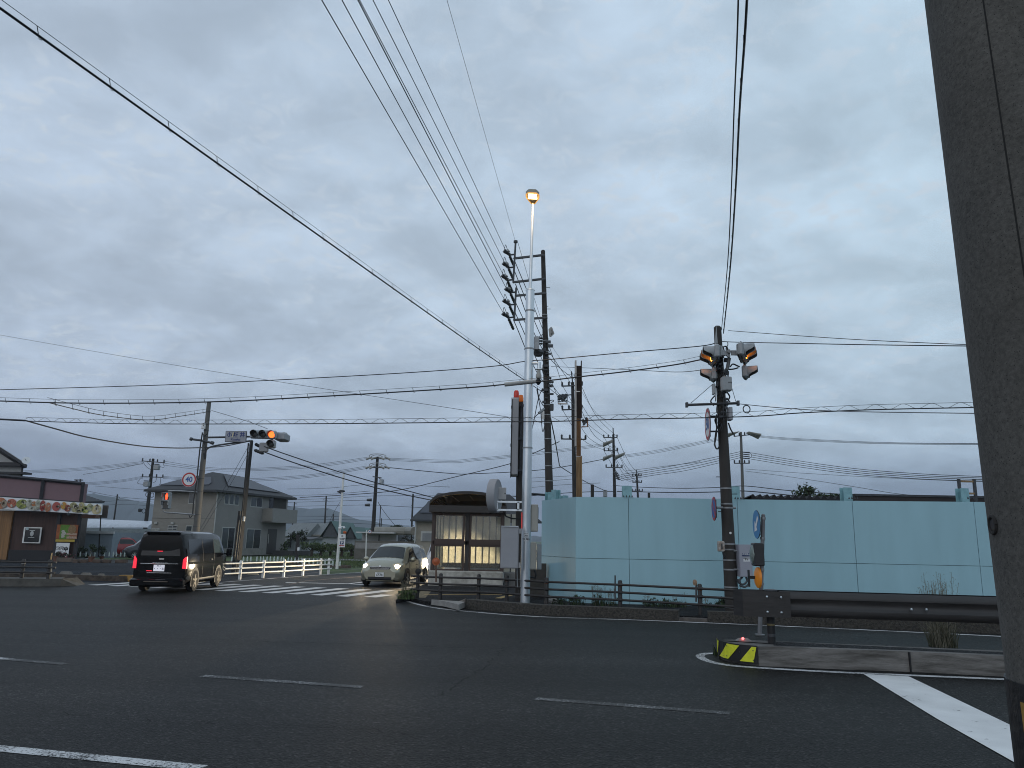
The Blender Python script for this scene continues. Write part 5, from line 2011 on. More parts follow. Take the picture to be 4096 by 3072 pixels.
for s_ in (.2, .35, .5, .65, .8):
    x_, z_ = arch(s_, -.04)
    mb.box((x_, SHY + DEP / 2, z_ - .035), (.035, DEP + .5, .035))
mb.build('roof_purlin', brnd, sh)

# ================================================================== utility poles with wires
poleA, pa0, pa1 = simple_pole('utility_pole', 'tall dark brown utility pole right of the lamp post with four brackets near its top', 'utility pole', (549.3, 491), (543.0, 251), 34.0, .20, .10, conc_b, 0, n=18)
PY = 34.0
for py in (315, 341, 352, 366, 381, 405, 415, 423, 439, 453, 466, 481):
    c_ = on(pa0, pa1, py)
    rr = .20 - c_.z / 15.3 * .10
    MB().tube([c_ - Vector((0, 0, .02)), c_ + Vector((0, 0, .02))], rr + .012, 14).build('clamp_band', steel, poleA, smooth=True)
arms = [((415, 850), (715, 815)), ((385, 1095), (722, 1058)), ((420, 1232), (730, 1205)), ((390, 1480), (740, 1455))]
for (xa_, ya_), (xb_, yb_) in arms:
    p_, r_ = A('e', xa_, ya_, PY - .3), A('e', xb_, yb_, PY - .3)
    d_ = (r_ - p_)
    Mx = Matrix.Rotation(math.atan2(-d_.z, d_.x), 3, 'Y')
    MB().box((p_ + r_) / 2, (d_.length, .09, .09), M=Mx).build('bracket_arm', steel_d, poleA)
for (xa_, ya_, xb_, yb_) in ((415, 680, 390, 1098), (420, 1150, 400, 1488)):
    p_, r_ = A('e', xa_, ya_, PY - .3), A('e', xb_, yb_, PY - .3)
    MB().tube([p_, r_], .045, 8).build('riser', steel_d, poleA)
INS = [(340, 800, 345, 775), (330, 930, 335, 905), (320, 1058, 325, 1030), (350, 1185, 352, 1155), (340, 1310, 342, 1280), (330, 1440, 333, 1410)]
risx = [408, 400, 392, 415, 408, 400]
for k, (x_, y_, x2_, y2_) in enumerate(INS):
    p_ = A('e', x_, y_ + 18, PY - .35)
    r_ = A('e', risx[k], y_ + 10, PY - .3)
    MB().tube([p_, r_], .04, 6).build('pin_arm', steel_d, poleA)
    insulator(p_, s=1.5, parent=poleA)
    e_ = A('e', (300, 290, 280, 315, 293, 285)[k], (770, 895, 1020, 1155, 1275, 1410)[k], PY - .5)
    MB().tube([A('e', x_ + 15, y_ + 10, PY - .35), e_ + (p_ - e_) * .35, e_], [.05, .09, .11], 8).build('strain_clamp', insuld, poleA, smooth=True)
    MB().tube(smooth_pts([e_, e_ + Vector((.05, 0, .28)), A('e', x_ + 2, y_ - 8, PY - .35), A('e', x_ + 28, y_ - 2, PY - .35)], 4), .014, 5).build('jumper_wire', wirem, poleA)
    b0 = A('e', x_ + 15, y_ + 30, PY - .3)
    b1 = A('e', x_ + 62, y_ + 135, PY + .8)
    pts_, rs_2 = [], []
    for j in range(13):
        pts_.append(b0.lerp(b1, j / 12))
        rs_2.append(.075 if j % 2 else .04)
    MB().tube(pts_, rs_2, 8).build('strain_insulator', insuld, poleA, smooth=True)
MB().tube([A('e', 415, 690, PY - .3), A('e', 415, 672, PY - .3)], .1, 10).build('pole_cap', insuld, poleA)
for (x_, y_) in ((765, 1150), (773, 1368), (748, 1340)):
    MB().tube([on(pa0, pa1, q('e', x_, y_)[1]), A('e', x_, y_, PY)], .014, 5).build('step_bolt', steel_d, poleA)
# transformer, fuse boxes and small fittings
tb = thing('transformer', 'grey box transformer behind the lamp post on the dark brown pole', 'transformer', A('f', 590, 250, PY - .6))
MB().bbox(A('f', 583, 182, PY - .7), (.24, .5, .62), .03).build('tank', steel, tb)
MB().tube([A('f', 605, 235, PY - .5), A('f', 600, 262, PY - .5), A('f', 600, 295, PY - .5)], [.19, .24, .16], 12).build('fuse_drum', steel_d, tb, smooth=True)
mb = MB()
for k in range(9):
    mb.ball(A('f', 598 + (k % 3) * 16, 125 + (k // 3) * 26, PY - .45), .055, 8)
mb.build('bushing', insuld, tb, smooth=True)
fins = thing('cutout_fins', 'cluster of four grey fin shaped covers on the right of the brown pole', 'insulator', A('f', 720, 100, PY - .2))
for k in range(4):
    p_, r_ = A('f', 697 + 6 * k, 40 + 14 * k, PY - .2), A('f', 722 + 8 * k, 15 + 16 * k, PY - .2)
    s_, u_ = A('f', 738 + 5 * k, 35 + 14 * k, PY - .2), A('f', 705 + 5 * k, 112 - 1 * k, PY - .2)
    MB().prism([p_, r_, s_, u_], (0, .05 + .03 * k, 0)).build('fin_cover', insul, fins)
mb = MB()
rng = random.Random(5)
for k in range(16):
    y_ = 160 + k * 38
    mb.bbox(A('f', 680 + rng.uniform(-30, 38), y_, PY - .25), (rng.uniform(.1, .3), .12, rng.uniform(.05, .14)), .01)
mb.build('hardware_clamps', steel_d, poleA)
mb = MB()
for pts_ in ([(640, 600), (600, 700), (560, 900), (540, 990)], [(585, 610), (620, 800), (640, 1010), (660, 950)], [(700, 720), (735, 712), (745, 722), (720, 735)], [(590, 600), (610, 700), (650, 770)],
             [(640, 90), (600, 120), (600, 140)], [(560, 880), (590, 850), (610, 838)], [(710, 560), (722, 590)], [(655, 350), (640, 420), (655, 470), (700, 440), (690, 400)]):
    mb.tube(smooth_pts([A('f', x, y, PY - .4) for x, y in pts_], 4), .018, 5)
mb.build('service_cable', wirem, poleA, smooth=True)
MB().bbox(A('f', 643, 855, PY - .3), (.13, .15, .36), .01).build('white_box', whitep, poleA)
MB().tube([A('f', 605, 835, PY - .5), A('f', 655, 795, PY - .3)], .06, 8).build('cable_sleeve', steel, poleA, smooth=True)
mb = MB().bbox(A('f', 728, 780, PY - .3), (.16, .2, .3), .02).build('dark_box', insuld, poleA)

HZ = []
tops6 = [388.4, 373, 359.6, 358, 342, 321.8]
for k in range(6):
    e_ = q('e', (300, 290, 280, 312, 291, 283)[k], (742, 870, 1000, 1142, 1255, 1397)[k])
    E_ = at(*e_, PY - .6)
    Pz = gp(tops6[k], 0, 0)
    d = ray(tops6[k], 0)
    Pn = EYE + d * ((E_.z - .25 - H) / d.z)
    mid_ = ((tops6[k] * .45 + e_[0] * .55) - 3.0 + (0 if k != 3 else 2), e_[1] * .55)
    wire(ORD[k] + ' of six high voltage lines from the brown pole up over the road', [(tops6[k], 0), e_], Pn.y, PY - .6, .011 if k != 3 else .014, group='six high voltage lines over the road', ext=(12, 0))
d = ray(447, 0)
E_ = A('e', 414, 672, PY - .3)
wire('thin pale grey earth wire rising from the top pin of the brown pole bracket', [(447, 0), q('e', 410, 672)], (EYE + d * ((E_.z - H) / d.z)).y, PY - .3, .006, wireg, ext=(10, 0))


def arms_pole(label, cb, ct, Y, r0, r1, m, armlist, cat='utility pole', group=None, extra=None, name='utility_pole', ins=True):
    t, b0_, t0_ = simple_pole(name, label, cat, cb, ct, Y, r0, r1, m, 0, group=group, n=10)
    for (xa, ya, xb, yb) in armlist:
        p_, r_ = at(xa, ya, Y - .15), at(xb, yb, Y - .15)
        d_ = r_ - p_
        MB().box((p_ + r_) / 2, (d_.length, .10, .10), M=Matrix.Rotation(math.atan2(-d_.z, d_.x), 3, 'Y')).build('crossarm', steel_d, t)
        if ins:
            for f_ in (.03, .35, .68, .97):
                insulator(p_.lerp(r_, f_) + Vector((0, 0, .03)), s=1.9, parent=t, m=insuld)
    return t, b0_, t0_


def qr(c, *v):
    a = q(c, v[0], v[1])
    b = q(c, v[2], v[3])
    return (a[0], a[1], b[0], b[1])


pB, *_ = arms_pole('utility pole directly left of the rusty beam with a crate-like switch frame', q('f', 945, 1620), q('f', 925, 545), 62, .23, .13, conc_d, [qr('f', 820, 580, 1020, 572), qr('f', 822, 805, 1018, 795), qr('f', 815, 1080, 1055, 1085)])
MB().tube([A('f', 925, 545, 62), A('f', 914, 440, 62)], .06, 6).build('top_pin', steel_d, pB)
sw_ = thing('pole_switch', 'dark switch gear hanging in a wire frame left of the pole by the rusty beam', 'switch gear', A('f', 828, 750, 61.5))
mb = MB()
rng = random.Random(9)
for k in range(26):
    mb.ball(A('f', rng.uniform(790, 870), rng.uniform(665, 718), 61.5), rng.uniform(.08, .2), 7)
mb.build('switch_body', insuld, sw_)
mb = MB()
for (a_, b2) in (((785, 700), (790, 750)), ((875, 680), (872, 750)), ((790, 750), (872, 750)), ((783, 700), (878, 682)), ((785, 725), (876, 722))):
    mb.tube([A('f', *a_, 61.3), A('f', *b2, 61.3)], .035, 5)
mb.build('switch_frame', steel_d, sw_)
MB().box(A('f', 830, 747, 61.2), (.72, .05, .08)).build('frame_plate', mat('pale_rust', (.42, .33, .25), .7), sw_)
MB().tube([A('f', 935, 660, 62), A('f', 860, 665, 61.6)], .05, 6).build('switch_arm', steel_d, sw_)
sw2 = thing('pole_switch', 'small dark breaker with rusty bracket just right of the rusty beam', 'switch gear', A('f', 1040, 920, 61.5))
mb = MB()
for k in range(12):
    mb.ball(A('f', rng.uniform(1020, 1065), rng.uniform(885, 945), 61.5), rng.uniform(.07, .15), 7)
mb.build('switch_body', insuld, sw2)
MB().tube([A('f', 1010, 965, 61.4), A('f', 1066, 965, 61.4), A('f', 1068, 885, 61.4)], .06, 6).build('bracket', mat('rust_bracket', (.2, .09, .05), .8), sw2)
pC, *_ = arms_pole('middle distant utility pole with stacked crossarms above the teal wall', q('r', 932, 1625), q('r', 915, 870), 91, .24, .14, conc_d, [qr('r', 795, 905, 965, 905), qr('r', 800, 1065, 970, 1065), qr('r', 822, 1265, 1026, 1268)])
MB().tube([A('r', 915, 870, 91), A('r', 912, 790, 91)], .07, 5).build('top_pin', steel_d, pC)
mb = MB()
for k in range(8):
    mb.bbox(A('r', 935 + (k % 2) * 14 + k * 5, 1325 + k * 12, 90.6), (.35, .15, .16), .02)
mb.build('cable_rack', steel_d, pC)
for (xa_, ya_) in ((845, 985), (845, 1155), (990, 1138)):
    c_ = A('r', xa_, ya_, 90.5)
    for j in range(3):
        MB().tube([c_ + Vector((-.55, -.3 * j, -.25 + .1 * j)), c_ + Vector((.6, -.3 * j, .25 + .1 * j))], [.16, .05], 6).build('cable_joint_cover', insul, pC)
MB().bbox(A('r', 817, 1580, 90), (.45, .4, .8), .05).build('transformer_tank', steel, pC)
pD, *_ = arms_pole('smaller far utility pole with two crossarms right of the middle distant pole', q('r', 1212, 1630), q('r', 1197, 1345), 120, .22, .14, conc_d, [qr('r', 1145, 1370, 1255, 1370), qr('r', 1148, 1448, 1260, 1448), qr('r', 1140, 1550, 1270, 1552)])
MB().tube([A('r', 1197, 1345, 120), A('r', 1196, 1295, 120)], .08, 5).build('top_pin', steel_d, pD)
pE, *_ = arms_pole('pale concrete utility pole behind the wall right of the signal pole', q('i', 695, 370), q('h', 728, 1325), 85, .21, .13, conc, [qr('h', 650, 1370, 828, 1352), qr('i', 603, 8, 762, 8)])
mb = MB()
for sgn in (-1, 1):
    for j in range(4):
        p_ = A('h', 735, 1345, 85)
        mb.tube([p_ + Vector((sgn * .5, -.3 * j, .15)), p_ + Vector((sgn * 1.9, -.3 * j, -.45 + .1 * j))], [.05, .12], 6)
mb.build('cable_joint_cover', insul, pE)
for k in range(4):
    MB().tube([A('h', 715, 1540 + 22 * k, 85), A('h', 825, 1553 + 22 * k, 85)], .06, 5).build('rack_bar', steel_d, pE)
MB().tube(smooth_pts([A('h', 770, 1545, 84.8), A('h', 830, 1550, 84.8), A('h', 845, 1600, 84.8), A('h', 770, 1620, 84.8)], 4), .03, 5).build('jumper_wire', wirem, pE)
arms_pole('short dark stub post with a lamp above the wall near the rusty beam', q('g', 571, 225), q('g', 571, 105), 40, .09, .09, conc_d, [], cat='post', name='stub_post')
arms_pole('tiny dark stub just above the teal wall left of the signal pole', q('g', 1160, 235), q('g', 1160, 190), 60, .1, .1, conc_d, [], cat='post', name='stub_post')

pF, *_ = arms_pole('utility pole with two transformers standing behind left of the main house', q('a', 1145, 1115), q('a', 1210, 545), 92, .26, .15, conc_d, [qr('a', 1120, 560, 1300, 575), qr('a', 1120, 685, 1290, 690)])
for (x_, y_, lab) in ((1238, 612, 'upper grey transformer on the right of the pole beside the house roof'), (1158, 743, 'lower grey transformer on the left of the pole beside the house roof')):
    t = thing('transformer', lab, 'transformer', A('a', x_, y_, 91.3))
    MB().bbox(A('a', x_, y_, 91.3), (.62, .6, .58), .06).build('tank', steel, t)
    MB().box(A('a', x_, y_ - 25, 91.3), (.5, .4, .08)).build('bushing_rail', insuld, t)
mb = MB()
for (x_, y_) in ((1135, 955), (1200, 830), (1165, 825)):
    c_ = A('a', x_, y_, 91.5)
    mb.tube([c_ + Vector((.22 * math.cos(t * .5), 0, .26 * math.sin(t * .5))) for t in range(13)], .04, 5, False)
mb.bbox(A('a', 1105, 950, 91.5), (.35, .3, .4), .05)
for s_ in ((1130, 570, 1160, 610, 1195, 630), (1160, 560, 1180, 590, 1205, 600), (1290, 580, 1295, 610, 1262, 605), (1110, 700, 1085, 735, 1130, 745), (1235, 690, 1230, 720, 1205, 735), (1270, 690, 1265, 740, 1255, 745)):
    mb.tube(smooth_pts([A('a', s_[0], s_[1], 91.5), A('a', s_[2], s_[3], 91.5), A('a', s_[4], s_[5], 91.5)], 4), .025, 4)
mb.build('cable_loop', wirem, pF)

pG, *_ = arms_pole('dark utility pole with striped yellow band standing left of the parked minivan', q('c', 810, 1090), q('c', 866, 165), 84, .25, .15, conc_d, [qr('c', 770, 178, 970, 182), qr('c', 765, 262, 965, 268), qr('c', 820, 352, 905, 365)], ins=False)
mb = MB()
for (yy, lst) in ((175, (785, 830, 905, 960)), (262, (778, 815, 905, 955))):
    for x_ in lst:
        s_ = -1 if x_ < 866 else 1
        c_ = A('c', x_, yy, 83.5)
        mb.tube([c_ + Vector((-s_ * .35, 0, .15)), c_ + Vector((s_ * .3, 0, -.12))], [.05, .15], 6)
    mb.tube(smooth_pts([A('c', 785, yy - 12, 83.7), A('c', 800, yy - 35, 83.7), A('c', 866, yy - 42, 83.7), A('c', 935, yy - 30, 83.7), A('c', 950, yy - 8, 83.7)], 5), .035, 4)
    mb.tube(smooth_pts([A('c', 790, yy - 5, 83.7), A('c', 830, yy - 28, 83.7), A('c', 880, yy - 30, 83.7), A('c', 920, yy - 10, 83.7)], 5), .03, 4)
mb.build('cable_joint_cover', insul, pG)
t = thing('transformer', 'grey can transformer on the right of the pole above the minivan', 'transformer', A('c', 902, 430, 83))
MB().tube([A('c', 902, 428, 83), A('c', 902, 385, 83), A('c', 902, 375, 83)], [.19, .2, .12], 12).build('tank', steel, t, smooth=True)
MB().tube([A('c', 880, 370, 83), A('c', 925, 385, 83), A('c', 928, 440, 83)], .04, 5).build('bushing', insuld, t)
MB().tube([A('c', 812, 1085, 84), A('c', 814, 1042, 84)], .27, 14).build('warning_band', mat('pole_yellow', (.28, .15, .02), .6, var=.6, scale=20), pG, smooth=True)
for (x_, y_) in ((818, 898), (816, 932)):
    MB().box(A('c', x_, y_, 83.65), (.16, .02, .5 if y_ > 900 else .35)).build('pole_plate', whitep, pG)
for (x_, y_) in ((788, 577), (770, 626)):
    MB().tube([A('c', x_ - 25, y_, 83), A('c', x_ + 22, y_ - 1, 83)], [.13, .16], 8).build('cable_closure', insuld, pG, smooth=True)

far_poles = [(('c', 355, 870), ('c', 373, 540), 150, .18, [(340, 575, 385, 580), (355, 672, 390, 672), (352, 740, 385, 742)], 'thin far utility pole above the pine trees left of the white pole'),
             (('c', 430, 870), ('c', 443, 715), 170, .17, [(437, 738, 467, 738)], 'short far utility pole between the pine trees and the white pole'),
             (('c', 45, 865), ('c', 68, 598), 130, .13, [(62, 612, 90, 615)], 'slender far pole rising just right of the main house balcony'),
             (('c', 1188, 990), ('c', 1208, 520), 120, .17, [(1195, 545, 1220, 548), (1190, 632, 1210, 634), (1185, 825, 1215, 825)], 'thin utility pole left of the roof of the house behind the shelter'),
             (('c', 898, 860), ('c', 904, 755), 220, .2, [(895, 770, 915, 770)], 'tiny distant pole right of the dark pole near the minivan'),
             (('a', 900, 1025), ('a', 928, 825), 150, .17, [(915, 838, 945, 850), (918, 858, 940, 868)], 'thin far utility pole left of the house above the greenhouse'),
             (('a', 790, 1110), ('a', 797, 985), 60, .05, [], 'thin dark post right of the restaurant banner end')]
for (cb, ct, Y, r_, al_, lab) in far_poles:
    arms_pole(lab, q(*cb), q(*ct), Y, r_, r_ * .75, conc_d, [qr(cb[0], *a) for a in al_], ins=False)
tag(MB().bbox(A('a', 820, 960, 59.8), (.62, .1, .95), .02).build('small_board', mat('board_brown', (.10, .08, .07), .7)), 'small blank brown board beside the banner end above the greenhouse', 'board')

# white pole with P sign
wp_, wb0, wt0 = simple_pole('camera_pole', 'slim white leaning pole carrying the parking sign and small cameras', 'pole', q('c', 475, 1240), q('c', 541, 322), 45.236, .085, .06, whitep, 0)
mb = MB()
mb.tube([A('c', 480, 497, 45.236), A('c', 552, 492, 45.236)], .05, 6)
mb.bbox(A('c', 520, 492, 45.236), (.25, .2, .15), .03)
mb.tube(smooth_pts([A('c', 488, 500, 45.236), A('c', 515, 515, 45.236), A('c', 520, 545, 45.236)], 4), .03, 5)
mb.build('crossarm', steel_d, wp_)
mb = MB()
mb.bbox(A('c', 505, 848, 45.026), (.2, .2, .10), .03)
mb.bbox(A('c', 545, 845, 45.026), (.12, .2, .10), .03)
mb.tube([A('c', 505, 832, 45.026), A('c', 550, 832, 45.026)], .03, 6)
mb.build('security_camera', white_s, wp_)
ps = thing('parking_sign', 'white signboard with blue P square and red arrow on the slim white pole', 'sign', A('x', 1485, 770, 45.026))
p_, r_ = A('x', 1425, 475, 45.026), A('x', 1545, 770, 45.026)
cw, ch = abs(r_.x - p_.x), abs(p_.z - r_.z)
cc_ = (p_ + r_) / 2
bo = origin(ps)
MB().box(cc_, (cw, .05, ch)).build('board', white_s, ps)
sqo = MB().box(Vector((cc_.x, cc_.y - .028, cc_.z - ch * .165)), (cw * .56, .006, ch * .235)).build('blue_square', navy, ps)
text('sign_letter', 'P', ch * .24, white_s, sqo, MT(Vector((cc_.x, cc_.y - .034, cc_.z - ch * .165)) - bo) @ RX, .008)
mb = MB()
zz = cc_.z - ch * .37
mb.add([(cc_.x - .16, cc_.y - .03, zz), (cc_.x - .07, cc_.y - .03, zz + .05), (cc_.x - .07, cc_.y - .03, zz + .02), (cc_.x + .15, cc_.y - .03, zz + .02), (cc_.x + .15, cc_.y - .03, zz - .02), (cc_.x - .07, cc_.y - .03, zz - .02), (cc_.x - .07, cc_.y - .03, zz - .05)], [(0, 6, 5, 4, 3, 2, 1)])
mb.build('red_arrow', red_s, ps)
text('sign_text', '小坂井駅前\n駐車場', ch * .085, ink, ps, MT(Vector((cc_.x, cc_.y - .029, cc_.z + ch * .10)) - bo) @ RX, .002)
mb = MB()
mb.ball(Vector((cc_.x, cc_.y - .03, cc_.z + ch * .35)), .06, 8, sc=(1, .1, 1.1))
mb.build('emblem', mat('emblem_grey', (.3, .3, .3), .6), ps)
MB().tube([A('x', 1540, 465, 45.026), A('x', 1545, 425, 45.026), A('x', 1545, 412, 45.026)], [.09, .1, .05], 10).build('beacon_lamp', mat('beacon_amber', (.5, .10, .02), .4), ps, smooth=True)
# small round sign on a white post further away
sp2, b_, t_ = simple_pole('sign_post', 'thin white post with a small round speed sign left of the dark pole', 'sign post', q('c', 752, 1155), q('c', 760, 870), 56, .04, .04, whitep, 0)
round_sign('speed_sign', 'small round red ringed sign on the thin white post left of the minivan', A('c', 791, 882, 55.8), 0, .14, 'ring')
# dark display post near the house
dp = thing('display_post', 'dark post with small white notice box standing in front of the fields', 'post', gp(293.5, 559))
MB().box(A('x', 490, 830, 52) + Vector((0, 0, 0)), (.20, .2, 2.0)).build('post', black, dp)
MB().bbox(A('x', 518, 810, 51.8), (.14, .1, .22), .02).build('notice_box', white_s, dp)

# ================================================================== left signal pole group
LY = 35.558
ls, lb0, lt0 = simple_pole('signal_pole', 'grey concrete signal pole rising behind the black van with signs on its arms', 'signal pole', q('b', 562, 1115), q('b', 664, 97), LY, .165, .095, conc, 0, n=18)
for y_ in (170, 320, 370, 405, 480, 640, 700, 800, 985, 1080):
    c_ = on(lb0, lt0, q('b', 0, y_)[1])
    MB().tube([c_ - Vector((0, 0, .015)), c_ + Vector((0, 0, .015))], .165 - c_.z / 7.8 * .07 + .012, 16).build('clamp_band', steel_d, ls, smooth=True)
mb = MB()
mb.tube([A('b', 655, 375, LY - .2), A('b', 1000, 368, LY - .2)], .045, 10)
mb.tube([A('b', 660, 372, LY - .2), A('b', 800, 370, LY - .2)], .03, 8)
mb.tube(smooth_pts([A('b', 632, 540, LY - .2), A('b', 636, 490, LY - .2), A('b', 665, 455, LY - .2), A('b', 760, 432, LY - .2), A('b', 990, 402, LY - .2)], 5), .04, 8)
mb.build('signal_arm', steel_d, ls, smooth=True)
mb = MB()
mb.tube(smooth_pts([A('b', 340, 798, LY - .2), A('b', 420, 797, LY - .2), A('b', 575, 808, LY - .1)], 4), .035, 8)
mb.tube(smooth_pts([A('b', 312, 945, LY - .2), A('b', 315, 965, LY - .2), A('b', 400, 972, LY - .2), A('b', 560, 985, LY - .1)], 4), .035, 8)
mb.build('pedestrian_arm', steel, ls, smooth=True)
mb = MB()
mb.tube([A('b', 520, 388, LY - .2), A('b', 600, 398, LY - .2), A('b', 695, 420, LY - .2)], .05, 8)
mb.tube([A('b', 515, 385, LY - .2), A('b', 530, 390, LY - .2)], .08, 8)
mb.tube([A('b', 680, 415, LY - .2), A('b', 700, 421, LY - .2)], .08, 8)
mb.build('cable_arm', steel_d, ls, smooth=True)
mb = MB()
mb.tube(smooth_pts([A('b', 612, 335, LY - .25), A('b', 590, 480, LY - .25), A('b', 568, 700, LY - .25), A('b', 545, 860, LY - .25), A('b', 535, 980, LY - .25)], 4), .03, 6)
mb.tube(smooth_pts([A('b', 610, 340, LY - .25), A('b', 625, 362, LY - .25), A('b', 650, 345, LY - .25), A('b', 655, 320, LY - .25)], 4), .02, 6)
mb.tube(smooth_pts([A('b', 505, 985, LY - .25), A('b', 515, 1008, LY - .25), A('b', 532, 990, LY - .25)], 4), .02, 6)
mb.tube(smooth_pts([A('b', 632, 420, LY - .25), A('b', 640, 520, LY - .25), A('b', 628, 545, LY - .25), A('b', 622, 500, LY - .25)], 4), .022, 6)
mb.build('signal_cable', wirem, ls, smooth=True)
t = thing('junction_box', 'small white box near the top of the grey signal pole behind the van', 'box', A('b', 620, 310, LY - .25))
MB().bbox(A('b', 620, 285, LY - .25), (.15, .15, .28), .015).build('case', white_s, t)
MB().box(A('b', 621, 280, LY - .33), (.03, .01, .04)).build('lock', ink, t)
round_sign('speed_sign', 'round red ringed 40 speed limit sign high on the grey pole behind the van', A('b', 507, 708, LY - .3), 0, .335, '40')
MB().tube([A('b', 530, 706, LY - .22), A('b', 590, 703, LY - .1)], .03, 6).build('sign_bracket', steel_d, ls)
pd = thing('pedestrian_signal', 'white pedestrian signal showing a lit red standing figure above the van', 'pedestrian signal', A('b', 330, 940, LY - .3))
c_ = A('b', 331, 875, LY - .25)
MB().bbox(c_, (.36, .22, .76), .04).build('housing', alu, pd, smooth=True)
p0_ = A('b', 334, 848, LY - .25)
MB().box(c_ + Vector((.02, -.112, .19)), (.24, .01, .30)).build('upper_lens', lens_off, pd)
MB().box(c_ + Vector((.0, -.112, -.19)), (.24, .01, .28)).build('lower_lens', lens_off, pd)
fg = MB()
fc = c_ + Vector((.02, -.122, .19))
fg.ball(fc + Vector((0, 0, .105)), .035, 10, sc=(1, .2, 1))
fg.box(fc + Vector((0, 0, .02)), (.10, .01, .13))
fg.box(fc + Vector((-.022, 0, -.08)), (.035, .01, .11))
fg.box(fc + Vector((.022, 0, -.08)), (.035, .01, .11))
fg.build('red_figure', lens_ped, pd)
mb = MB()
for z_ in (.36, -.0):
    mb.box(c_ + Vector((0, -.2, z_)), (.32, .18, .012))
    for s_ in (-1, 1):
        mb.box(c_ + Vector((s_ * .155, -.18, z_ - .1)), (.012, .14, .19))
mb.build('visor', alu, pd)
ns = thing('place_name_sign', 'pale rectangular place name sign lettered in blue beside the red signal', 'sign', A('w', 580, 620, LY - .35))
p_, r_ = A('w', 302, 300, LY - .3), A('w', 862, 618, LY - .3)
cw, ch = abs(r_.x - p_.x), abs(p_.z - r_.z)
cc_ = (p_ + r_) / 2
MB().bbox(cc_, (cw, .06, ch), .01).build('board', mat('sign_frame', (.10, .11, .13), .6), ns)
MB().box(cc_ + Vector((0, -.033, 0)), (cw - .05, .006, ch - .05)).build('face', mat('sign_face', (.32, .325, .36), .6, var=.05), ns)
bo = origin(ns)
text('sign_text', '小 坂 井', ch * .46, mat('sign_ink_blue', (.02, .04, .17), .5), ns, MT(cc_ - bo + Vector((0, -.04, ch * .13))) @ RX, .009, .98)
text('sign_text', 'Kozakai', ch * .27, mat('sign_ink_blue', (.02, .04, .17), .5), ns, MT(cc_ - bo + Vector((0, -.04, -ch * .27))) @ RX, .004)
MB().prism([A('w', 525, 340, LY - .38), A('w', 495, 345, LY - .38), A('w', 462, 470, LY - .38), A('w', 482, 472, LY - .38)], (0, .005, 0)).build('tape_mark', mat('tape_cream', (.72, .62, .36), .5), ns)
hd1 = signal_head('traffic_light', 'horizontal traffic signal facing the road with its right lamp lit red', A('w', 1345, 405, LY - .25), R(7), 2, lens_red, True, 1)
bs_, bb0, bt0 = simple_pole('signal_pole', 'dark square pole standing behind the white guard fence below the red signal', 'signal pole', q('b', 887, 1458), q('b', 1000, 402), 36.504, .115, .085, mat('post_black', (.016, .016, .017), .6), 0, n=4)
mb = MB()
mb.tube([A('b', 845, 1460, 36.189), A('b', 905, 955, 36.189)], .06, 8)
mb.tube([A('b', 865, 1460, 36.084), A('b', 925, 955, 36.084)], .045, 8)
mb.tube([A('b', 975, 420, 36.241), A('b', 950, 700, 36.241), A('b', 925, 960, 36.241)], .035, 8)
mb.build('conduit', black, bs_, smooth=True)
MB().bbox(A('b', 940, 1018, 36.189), (.09, .1, .22), .01).build('white_box', whitep, bs_)
# second head facing away, controller box and cable ends
hd2 = thing('traffic_light', 'grey traffic signal seen from behind at the right end of the red signal', 'traffic light', A('w', 1870, 480, LY + .2))
MB().bbox(A('w', 1860, 480, LY + .4), (.5, .95, .36), .06).build('housing', boxg, hd2, smooth=True)
mb = MB()
for k in range(5):
    mb.ball(A('w', 1760 + 50 * k, 375 + 12 * (k % 3), LY + .3), .075, 8)
mb.build('cable_fitting', alu, hd2, smooth=True)
t = thing('control_box', 'plain pale grey box hanging below the signal beside its arrow lamp', 'box', A('w', 1360, 870, LY - .1))
MB().bbox(A('w', 1355, 755, LY - .1), (.40, .2, .42), .03).build('case', boxg, t)
cs_ = thing('cable_closure', 'pair of black ribbed cable closures on the dark pole below the signal', 'cable closure', A('w', 1200, 800, 36.294))
for (a_, b2) in (((1110, 660), (1240, 730)), ((1090, 830), (1350, 930))):
    p_, r_ = A('w', *a_, 36.294), A('w', *b2, 36.294)
    MB().tube([p_.lerp(r_, k / 10) for k in range(11)], [.05] + [.085 if k % 2 else .07 for k in range(9)] + [.04], 10).build('closure_body', insuld, cs_, smooth=True)

# ================================================================== wires
w = wire
w('thick lashed cable slanting from top left down to the brown pole', [(-40, -20.5), (257, 191.5), (486, 354), (544, 393)], 7.4, 33.8, .017, hang=(1.15, .11, .007), mess=(.11, .005), ext=(3, 0), steps=6)
w('plain black wire crossing the whole view above the lashed bundle to the signal pole', [(-30, 390.5), (0, 389.8), (185, 384.2), (370, 375), (486, 367), (524.6, 361.4), (552, 359.3), (625, 352.6), (699, 346.3), (717, 342.5)], 27, 20.3, .014, ext=(6, 0))
w('heavy lashed cable bundle crossing the view with a grey sleeve at the lamp post', [(-30, 400), (0, 401), (83, 403.2), (208, 402), (330, 396), (463, 388), (505.6, 384.4), (544.6, 381), (580.5, 376.7), (625, 371.7), (675, 364.8), (699.4, 360), (718, 357)], 22, 20.2, .019, hang=(.75, .10, .007), mess=(.10, .005), ext=(6, 0))
t = tag(MB().tube([at(504.5, 384.6, 19.5), at(536, 381.3, 19.5)], .055, 12).build('cable_sleeve', mat('sleeve_grey', (.36, .36, .35), .5), smooth=True), 'pale grey tube sleeve round the cable where it passes the lamp post', 'cable sleeve')
